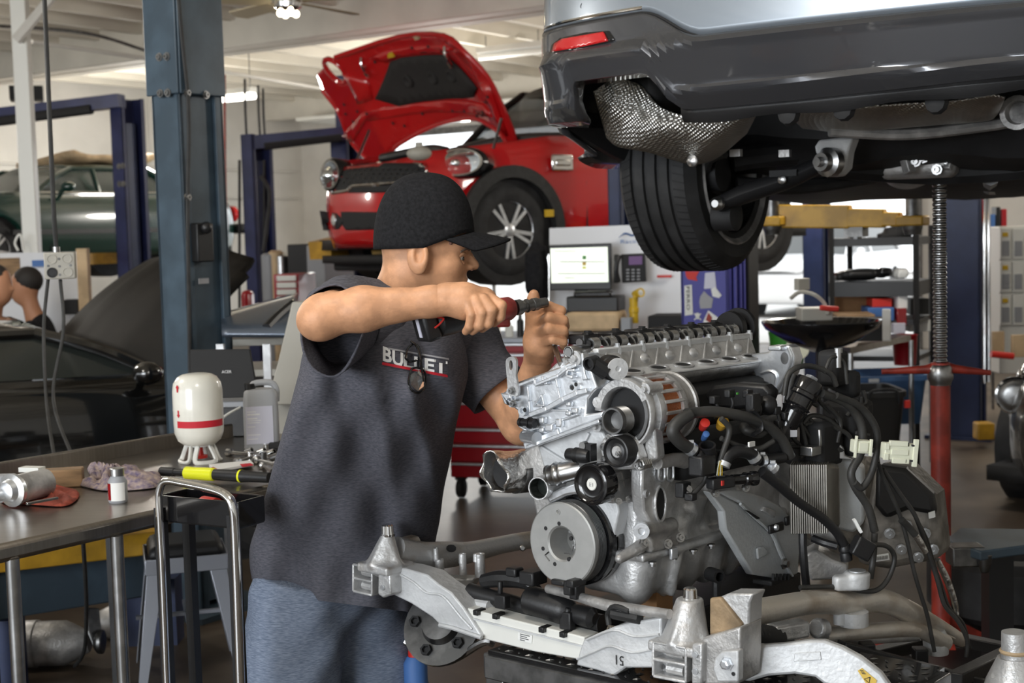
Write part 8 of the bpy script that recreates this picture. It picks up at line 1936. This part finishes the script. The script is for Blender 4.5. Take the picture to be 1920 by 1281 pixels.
mn = thing('monitor', 'black framed computer monitor showing a white page on the desk', 'monitor', at(1088, 545, 8.6))
Pm_ = [at(1029, 460, 8.62), at(1145, 456, 8.52), at(1146, 543, 8.52), at(1031, 545, 8.62)]; m = MB(); m.prism(Pm_, V3(.01, .04, 0)); m.build('casing', 'black_plastic', mn, bevel=.006)
Ps_ = [at(1032, 466, 8.612), at(1139, 463, 8.515), at(1141, 529, 8.515), at(1034, 531, 8.612)]; m = MB(); m.prism(Ps_, V3(-.0005, -.002, 0)); scn = m.build('screen', 'screen_glow', mn)
def on_m(x, y): return at(x, y, 8.608-(x-1034)*.00089)
for x0, x1, y, h_, m_ in ((1050, 1134, 491, 1.5, 'ink_grey'), (1046, 1134, 513, 1.5, 'ink_grey'), (1040, 1080, 471, 1.2, 'ink_grey'), (1104, 1132, 474, 1.2, 'ink_grey'), (1092, 1099, 483, 7, 'green_tub'), (1092, 1099, 494, 8, 'yellow_paint'), (1092, 1099, 502, 4, 'yellow_bright'), (1058, 1078, 521, 1.2, 'ink_grey')):
    m = MB(); m.seg(on_m(x0, y), on_m(x1, y), .0015, h_/2667*8.5, ZZ) if False else m.prism([on_m(x0, y-h_/2), on_m(x1, y-h_/2), on_m(x1, y+h_/2), on_m(x0, y+h_/2)], V3(0, -.001, 0)); o = m.build('screen_print', m_, scn)
m = MB(); m.box(at(1090, 560, 8.66), (.08, .03, .16)); m.box(at(1090, 585, 8.62), (.2, .16, .02)); m.build('stand', 'black_plastic', mn)
ph = thing('desk_phone', 'black desk phone with small colour screen mounted on the white panel', 'phone', at(1180, 505, 8.5))
m = MB(); m.prism([at(x, y, 8.53) for x, y in ((1164, 477), (1209, 475), (1211, 528), (1166, 531))], V3(.01, .04, 0)); m.build('base', 'black_plastic', ph, bevel=.005)
m = MB(); m.tube([at(1158, 480, 8.5), at(1156, 495, 8.48), at(1155, 510, 8.48), at(1157, 528, 8.5)], [.024, .016, .016, .024], 10, smooth=4); m.build('handset', 'black_plastic', ph)
m = MB(); m.prism([at(x, y, 8.525) for x, y in ((1179, 481), (1204, 480), (1204, 496), (1179, 497))], V3(0, -.004, 0)); m.build('screen', 'screen_dim', ph)
for k in range(12):
    m = MB(); m.box(at(1177+(k % 3)*10, 506+(k//3)*6, 8.52), (.018, .008, .009)); m.build('key', 'grey_plastic', ph)
fl = thing('work_lamp', 'yellow inspection torch with angled head standing on the chest worktop', 'torch', at(1190, 608, 8.4))
m = MB(); m.lathe(at(1189, 606, 8.4), ZZ, [(0, .026), (.06, .026), (.065, .03), (.09, .03), (.095, .024), (.15, .026)], 14); m.build('handle', 'yellow_paint', fl); m = MB(); q = at(1200, 549, 8.38); m.lathe(q, nrm(V3(.5, -.85, .15)), [(-.06, .018), (-.01, .026), (.01, .028), (.01, .022), (.0, .002)], 16); m.cyl(at(1191, 565, 8.4), q-V3(.02, -.03, 0), .018, 10); m.build('head', 'yellow_paint', fl); m = MB(); m.lathe(q, nrm(V3(.5, -.85, .15)), [(.008, .02), (.014, .001)], 14); m.build('lens', 'lamp_lens', fl)
pb(1062, 556, 1158, 586, 8.45, .2, 'desk_organiser', 'black_plastic', None, .01, -.3, 'black desk organiser below the monitor', 'organiser'); pb(1075, 546, 1145, 558, 8.42, .1, 'headset', 'black_gloss', None, .012, -.3, 'glossy black headset lying on the desk organiser', 'headset')
pb(1060, 586, 1158, 622, 8.35, .25, 'tan_pad', 'wood_pale', None, .02, -.3, 'tan padded cushion on the worktop under the organiser', 'cushion')
pb(1215, 592, 1282, 626, 8.3, .25, 'tool_tray', 'black_matt', None, .01, -.3, 'dark tool tray on the worktop beside the yellow torch', 'tray'); pb(1164, 596, 1182, 622, 8.3, .06, 'small_box', 'grey_plastic', None, .004, -.3, 'small grey box left of the yellow torch', 'box')
pb(1232, 516, 1258, 521, 8.6, .02, 'red_knife', 'red_plastic', None, .003, -.3, 'red handled knife stuck on the white panel', 'knife')
rs = thing('red_stool', 'red topped shop stool in the bright doorway behind the man\'s face', 'stool', ground(at(926, 518, 12.0))); q = at(926, 518, 12.0)
m = MB(); m.lathe(q, ZZ, [(-.03, .10), (-.02, .12), (.02, .12), (.03, .10)], 20); m.build('seat', 'red_plastic', rs); m = MB(); m.cyl(ground(q)+ZZ*.1, q, .018, 10); m.build('stem', 'chrome', rs); m = MB(); m.lathe(ground(q)+ZZ*.35, ZZ, [(0, .2), (.015, .2)], 20); m.lathe(ground(q)+ZZ*.03, ZZ, [(0, .26), (.03, .2), (.06, .05)], 20); m.build('base', 'steel_dark', rs)
# cabinets far left of the red car
pb(540, 458, 578, 640, 12.4, .5, 'black_cabinet', 'black_plastic', None, .01, -.4, 'tall black cabinet below the red car nose', 'cabinet'); pb(576, 460, 612, 640, 12.0, .5, 'grey_cabinet', 'grey_plastic', None, .01, -.4, 'tall blue-grey cabinet next to the black cabinet', 'cabinet')
rtb = thing('red_drawer_box', 'red tool box with pale drawers behind the silver bonnet', 'tool box', ground(at(538, 570, 10.8))); pb(514, 514, 562, 640, 10.8, .4, 'carcass', 'red_chest', rtb, .006, -.2)
for k in range(6): pb(518, 517+k*13, 555, 527+k*13, 10.77, .02, 'drawer', 'white_plastic', rtb, .003, -.2)
pb(452, 545, 472, 640, 9.6, .15, 'red_canister', 'red_chest', None, .03, 0, 'red canister right of the raised black hood', 'canister')
for k, (x, y, m_, lab) in enumerate(((505, 500, 'grey_plastic', 'pale can on the far bench, leftmost of three'), (518, 495, 'wood_pale', 'tan can on the far bench, middle of three'), (528, 502, 'steel', 'steel can on the far bench, rightmost of three'))):
    q = at(x, y, 12.6); m = MB(); m.lathe(ground(q), ZZ, [(0, .07), (q[2]+.1, .07), (q[2]+.12, .04)], 14); tag(m.build('can', m_), lab, 'can', 'cans on the far bench')
# right: drain basin, rack, totes
q = at(1540, 604, 6.9); ob_ = thing('drain_basin', 'round dark oil drain basin on a pedestal right of the sticker post', 'drain basin', ground(q))
m = MB(); m.lathe(q, ZZ, [(-.14, .05), (-.10, .16), (-.03, .27), (.0, .288), (.008, .288), (.006, .276), (-.03, .25), (-.05, .01)], 40); m.build('basin', 'black_gloss', ob_); m = MB(); m.cyl(ground(q)+ZZ*.08, q-ZZ*.12, .03, 12); m.build('pedestal', 'black_plastic', ob_); m = MB(); m.lathe(ground(q)+ZZ*.04, ZZ, [(-.04, .26), (.03, .26), (.12, .2)], 24); m.build('drum', 'black_plastic', ob_)
cb = pb(1503, 578, 1562, 602, 6.9, .15, 'control_box', 'grey_box', None, .006, 0, 'beige control box sitting on the drain basin', 'box'); pb(1496, 522, 1520, 544, 7.0, .04, 'hand_switch', 'grey_box', None, .004, .4, 'beige hand switch above the drain basin', 'switch')
m = MB(); m.tube([at(1482, 560, 6.95), at(1500, 548, 6.95), at(1525, 552, 6.9), at(1545, 568, 6.9), at(1552, 590, 6.88)], .010, 8, smooth=5); m.build('conduit_loop', 'grey_box', cb)
m = MB(); m.seg(at(1537, 577, 6.86), at(1573, 580, 6.86), .03, .025); m.build('red_handle', 'red_plastic', cb, bevel=.008)
rk_ = thing('parts_rack', 'black open rack of car parts in front of the bright bay door', 'rack', ground(at(1650, 690, 8.9)))
for x, Y in ((1558, 8.9), (1593, 9.3), (1717, 8.7), (1746, 9.1)):
    q = at(x, 440, Y); m = MB(); m.box(ground(q)+ZZ*(q[2]+.06)/2, (.03, .03, q[2]+.06)); m.build('upright', 'black_plastic', rk_)
for y, th in ((448, .05), (530, .09), (600, .03), (668, .03)):
    a, b_, c, d = at(1553, y, 8.9), at(1720, y, 8.7), at(1750, y-4, 9.15), at(1590, y-4, 9.35); m = MB(); z = a[2]; m.prism([V3(k[0], k[1], z) for k in (a, b_, c, d)], -ZZ*th); m.build('shelf_board', 'black_plastic', rk_)
def lump(name, x, y, Y, r, m_, label, cat, group=None, seed=0):
    R = np.random.RandomState(seed); q = at(x, y, Y); bl = [(q+(R.rand(3)-.5)*2*np.array(r)*.5, np.array(r)*(.5+.3*R.rand())) for _ in range(5)]
    def f(p):
        d = s_ell(p, q, np.array(r)*.8)
        for c, rr in bl: d = su(d, s_box(p, c, rr*.8, None, min(rr)*.2), .02)
        return d
    return tag(sdf_obj(name, f, q-np.array(r)*1.9, q+np.array(r)*1.9, max(r)/11, m_), label, cat, group)
lump('engine_cover', 1612, 514, 9.0, (.17, .12, .04), 'black_plastic', 'black plastic engine cover on the middle rack shelf', 'car part', None, 2); lump('air_duct', 1655, 510, 9.0, (.06, .08, .035), 'black_gloss', 'glossy black air duct beside the cover on the rack', 'car part', None, 3)
lump('brake_caliper', 1680, 440, 8.9, (.10, .08, .06), 'black_matt', 'dark caliper shaped part on the top rack shelf', 'car part', None, 4); lump('clear_bag', 1690, 512, 8.95, (.05, .08, .03), 'paper', 'crumpled white bag at the right of the rack shelf', 'bag', None, 5)
lump('dark_jacket', 1006, 505, 8.7, (.075, .10, .22), 'cloth_dark', 'dark jacket hanging at the left end of the white panel', 'jacket', None, 11)
for x0, y0, x1, y1, Y, m_, nm, lab, yw in ((1566, 553, 1675, 600, 9.05, 'cardboard', 'cardboard_box', 'large brown cardboard box on the rack', -.1), (1636, 560, 1672, 576, 8.8, 'red_plastic', 'red_box', 'red and white box on the brown cardboard box', -.1), (1628, 577, 1676, 602, 8.75, 'ink_blue', 'blue_box', 'dark blue box below the red and white one', -.1), (1570, 590, 1640, 606, 8.3, 'wood', 'brown_carton', 'flat brown carton behind the drain basin', -.1),
                              (1602, 600, 1660, 640, 7.6, 'black_plastic', 'black_carton', 'black carton with white side behind the drain basin', -.3), (1684, 548, 1702, 580, 8.75, 'paper', 'white_box', 'narrow white box at the rack upright', 0), (1682, 578, 1700, 612, 8.72, 'red_dark', 'maroon_box', 'maroon box below the narrow white one', 0), (1708, 560, 1742, 590, 9.0, 'tote_black', 'dark_box', 'dark box at the right end of the rack', 0), (1705, 600, 1745, 622, 9.0, 'paper', 'paper_stack', 'white paper stack at the right end of the rack', 0), (1676, 606, 1698, 626, 8.7, 'label_lilac', 'lilac_box', 'lilac box under the maroon one', 0)):
    pb(x0, y0, x1, y1, Y, .28, nm, m_, None, .004, yw, lab, 'box')
pb(1655, 580, 1668, 640, 7.55, .02, 'white_sheet', 'paper', None, .002, -.5, 'white sheet leaning at the black carton side', 'sheet')
tbx = thing('side_table', 'table with a bright steel edge below the parts rack', 'table', ground(at(1650, 640, 7.9))); m = MB(); a, b_ = at(1594, 652, 7.6), at(1708, 628, 8.1); m.prism([a, b_, b_+V3(-.3, .4, 0), a+V3(-.3, .4, 0)], -ZZ*.035); m.build('top', 'stainless', tbx)
for q in (a, b_, a+V3(-.28, .38, 0), b_+V3(-.28, .38, 0)):
    m = MB(); m.cyl(ground(q), q-ZZ*.03, .015, 8); m.build('leg', 'steel', tbx)
m = MB(); q = at(1476, 655, 7.9); m.lathe(q-ZZ*.10, ZZ, [(0, .085), (.17, .10), (.20, .105), (.20, .095), (.02, .08)], 26); t_ = m.build('green_tub', 'green_tub'); tag(t_, 'green tub with cream lid below the drain basin', 'tub'); m = MB(); m.lathe(q+ZZ*.0+V3(.04, -.09, .02), nrm(V3(.35, -1, .25)), [(0, .07), (.008, .07), (.01, .06)], 22); m.build('lid', 'cream_plastic', t_)
t_.location.z -= 0
q = at(1697, 655, 8.2); m = MB(); m.lathe(at(1697, 684, 8.2), ZZ, [(0, .062), (.17, .072), (.175, .075), (.175, .066), (.02, .06)], 24); tag(m.build('red_bucket', 'red_chest'), 'red bucket beside the screw jack behind the engine', 'bucket')
def tote(name, x0, y0, x1, y1, Y, dep, m_, label, zb):
    a, b_ = at(x0, y1, Y), at(x1, y1, Y); h = at(x0, y0, Y)[2]; w_ = b_[0]-a[0]; t = thing(name, label, 'tote', V3((a[0]+b_[0])/2, Y, zb)); c = V3((a[0]+b_[0])/2, Y+dep/2, 0); pts = []
    for z, k in ((zb, .86), (h-.03, .98), (h-.03, 1.04), (h, 1.04), (h, .95), (zb+.02, .82)): pts.append([c+V3(math.copysign(abs(math.cos(t2))**.3, math.cos(t2))*w_/2*k, math.copysign(abs(math.sin(t2))**.3, math.sin(t2))*dep/2*k, z) for t2 in np.linspace(0, 2*math.pi, 36, endpoint=False)])
    m = MB(); m.grid(pts, closed_v=True, cap=True); m.build('bin', m_, t, smooth=40); return t, c, h
tt1, c, h = tote('blue_tote', 1592, 708, 1746, 800, 8.4, .5, 'tote_blue', 'blue plastic tote behind the black tote by the screw jack', max(0, at(1592, 800, 8.4)[2])); m = MB(); m.box(c-V3(.1, .27, .02-h), (.06, .01, .02)); m.build('tag', 'paper', tt1)
tt2, c, h = tote('black_tote', 1570, 738, 1704, 845, 7.6, .45, 'tote_black', 'black plastic tote with a loop handle in front of the blue tote', max(0, at(1592, 845, 7.6)[2])); m = MB(); m.tube([c+V3(-.02, -.235, h-.05), c+V3(-.02, -.25, h+.0), c+V3(.02, -.25, h+.015), c+V3(.12, -.25, h+.01), c+V3(.14, -.24, h-.06)], .008, 8, smooth=4); m.build('handle', 'black_matt', tt2); m = MB(); m.box(c+V3(.19, -.21, h-.07), (.03, .02, .04)); m.build('red_sticker', 'red_plastic', tt2)
pb(1834, 794, 1866, 826, 9.6, .12, 'yellow_block', 'yellow_arm', None, .01, 0, 'yellow block on the floor beside the navy lift post', 'block')
lw_ = thing('wall_shelf', 'grey shelf with small boxes on the far right wall', 'shelf', at(1862, 432, 11.5)); m = MB(); m.box(at(1862, 432, 11.6), (.42, .3, .03)); m.build('board', 'grey_plastic', lw_)
for x in (1861, 1838):
    q = at(x, 435, 11.6); m = MB(); m.cyl(ground(q), q, .012, 8); m.build('upright', 'steel_dark', lw_)
for x0, y0, x1, y1, m_, lab in ((1843, 402, 1856, 428, 'yellow_paint', 'yellow box on the wall shelf, leftmost in its row'), (1857, 402, 1866, 428, 'ink_blue', 'blue and white box on the wall shelf, second in its row'), (1868, 388, 1876, 428, 'black_plastic', 'tall black can on the wall shelf, third in its row'), (1878, 392, 1888, 428, 'red_chest', 'red can on the wall shelf, rightmost in its row')): pb(x0, y0, x1, y1, 11.5, .12, 'shelf_box', m_, None, .004, 0, lab, 'box', 'boxes on the wall shelf')
rp_c = thing('drawer_unit', 'stack of white and grey part drawers at the right edge', 'drawer unit', ground(at(1895, 600, 10.6)))
pb(1874, 424, 1960, 700, 10.6, .4, 'case', 'white_plastic', rp_c, .006)
for i in range(2):
    for j in range(3):
        d_ = pb(1876+i*24, 428+j*62, 1896+i*24, 486+j*62, 10.57, .03, 'drawer', 'white_plastic', rp_c, .004); pb(1879+i*24, 452+j*62, 1893+i*24, 480+j*62, 10.56, .01, 'drawer_label', 'grey_plastic', d_, .001)
        if i == 0: pb(1880, 436+j*62, 1890, 444+j*62, 10.56, .01, 'drawer_mark', 'yellow_paint', d_, .001)
pb(1845, 460, 1862, 500, 11.2, .02, 'wall_chart', 'paper', None, .002, 0, 'white chart with red dots on the far right wall', 'chart')
m = MB(); m.cyl(at(1858, 664, 8.9), at(1900, 668, 8.9), .022, 10); tag(m.build('red_roller', 'red_plastic'), 'red roller bar above the taupe car', 'roller'); pb(1862, 622, 1884, 662, 9.4, .03, 'tan_board', 'wood_pale', None, .003, .1, 'tan board leaning behind the red roller, left one', 'board', 'tan boards behind the taupe car'); pb(1898, 628, 1930, 670, 9.3, .03, 'tan_board', 'wood_pale', None, .003, .1, 'tan board leaning behind the red roller, right one', 'board', 'tan boards behind the taupe car')
# right foreground: transmission jack plate, tyre, strut tower
jk = thing('jack_platform', 'grey steel jack platform sticking out behind the gearbox', 'jack', ground(at(1860, 1060, 4.3))); zt2 = at(1850, 1008, 4.4)[2]
m = MB(); m.prism([hit(x, y, (0, 0, zt2), ZZ) for x, y in ((1770, 1012), (1838, 1034), (1940, 1020), (1950, 992), (1800, 990))], -ZZ*.03); m.build('plate', 'post_slate', jk, bevel=.005); m = MB(); m.box(at(1810, 1040, 4.3), (.10, .08, .06)); m.lathe(at(1846, 1050, 4.25), ZZ, [(-.04, .012), (.0, .022), (.02, .026)], 14); m.build('bracket', 'steel_dark', jk, bevel=.004); m = MB(); q = at(1870, 1050, 4.6); m.box(ground(q)+ZZ*(zt2-.03)/2, (.08, .08, zt2-.04)); m.box(ground(q)+ZZ*.04, (.5, .4, .08)); m.build('column', 'black_plastic', jk)
q = at(1905, 1075, 5.2); tyr = thing('loose_tyre', 'black tyre lying on the floor at the right edge', 'tyre', ground(q)); m = MB(); q[2] = .22; m.lathe(q-ZZ*.12, ZZ, [(.0, .2), (.0, .28), (.03, .32), (.2, .32), (.23, .28), (.23, .2), (.2, .18), (.03, .18), (.0, .2)], 36); m.build('tread', 'tyre_rubber', tyr); m = MB(); m.lathe(q-ZZ*.22, ZZ, [(0, .2), (.1, .2)], 20); m.build('chock', 'black_matt', tyr)
stw = thing('strut_tower', 'second cast aluminium tower cut off at the lower right corner', 'car part', ground(at(1900, 1281, 2.9))); a, b_ = at(1905, 1320, 2.9), at(1902, 1185, 2.9)
m = MB(); m.lathe(a, b_-a, [(0, .075), (.05, .06), (.10, .035), (np.linalg.norm(b_-a)*.62, .028), (np.linalg.norm(b_-a), .026)], 24); m.build('cone', 'alu_cast', stw); m = MB(); m.lathe(b_-ZZ*.045, ZZ, [(0, .029), (.004, .031), (.008, .029)], 20); m.build('band', 'wood_pale', stw)
m = MB(); q = ground(a); m.box(q+ZZ*a[2]/2-ZZ*.02, (.12, .12, a[2]-.06)); m.build('stand', 'black_plastic', stw)
sc_ = thing('spray_can', 'blue and red spray can on the floor under the hanging hub', 'spray can', ground(at(780, 1260, 3.6))); q = at(780, 1281, 3.5)-ZZ*.08; m = MB(); m.lathe(q, ZZ, [(0, .03), (.13, .03), (.15, .02)], 16); m.build('can', 'ink_blue', sc_); m = MB(); m.lathe(q, ZZ, [(.0, .0305), (.05, .0305)], 16); m.build('band', 'yellow_paint', sc_); m = MB(); m.lathe(q+ZZ*.15, ZZ, [(0, .018), (.03, .016)], 12); m.build('cap', 'red_plastic', sc_); m = MB(); m.box(V3(q[0], q[1], q[2]/2), (.2, .2, q[2]-.002)); m.build('crate', 'black_plastic', sc_)
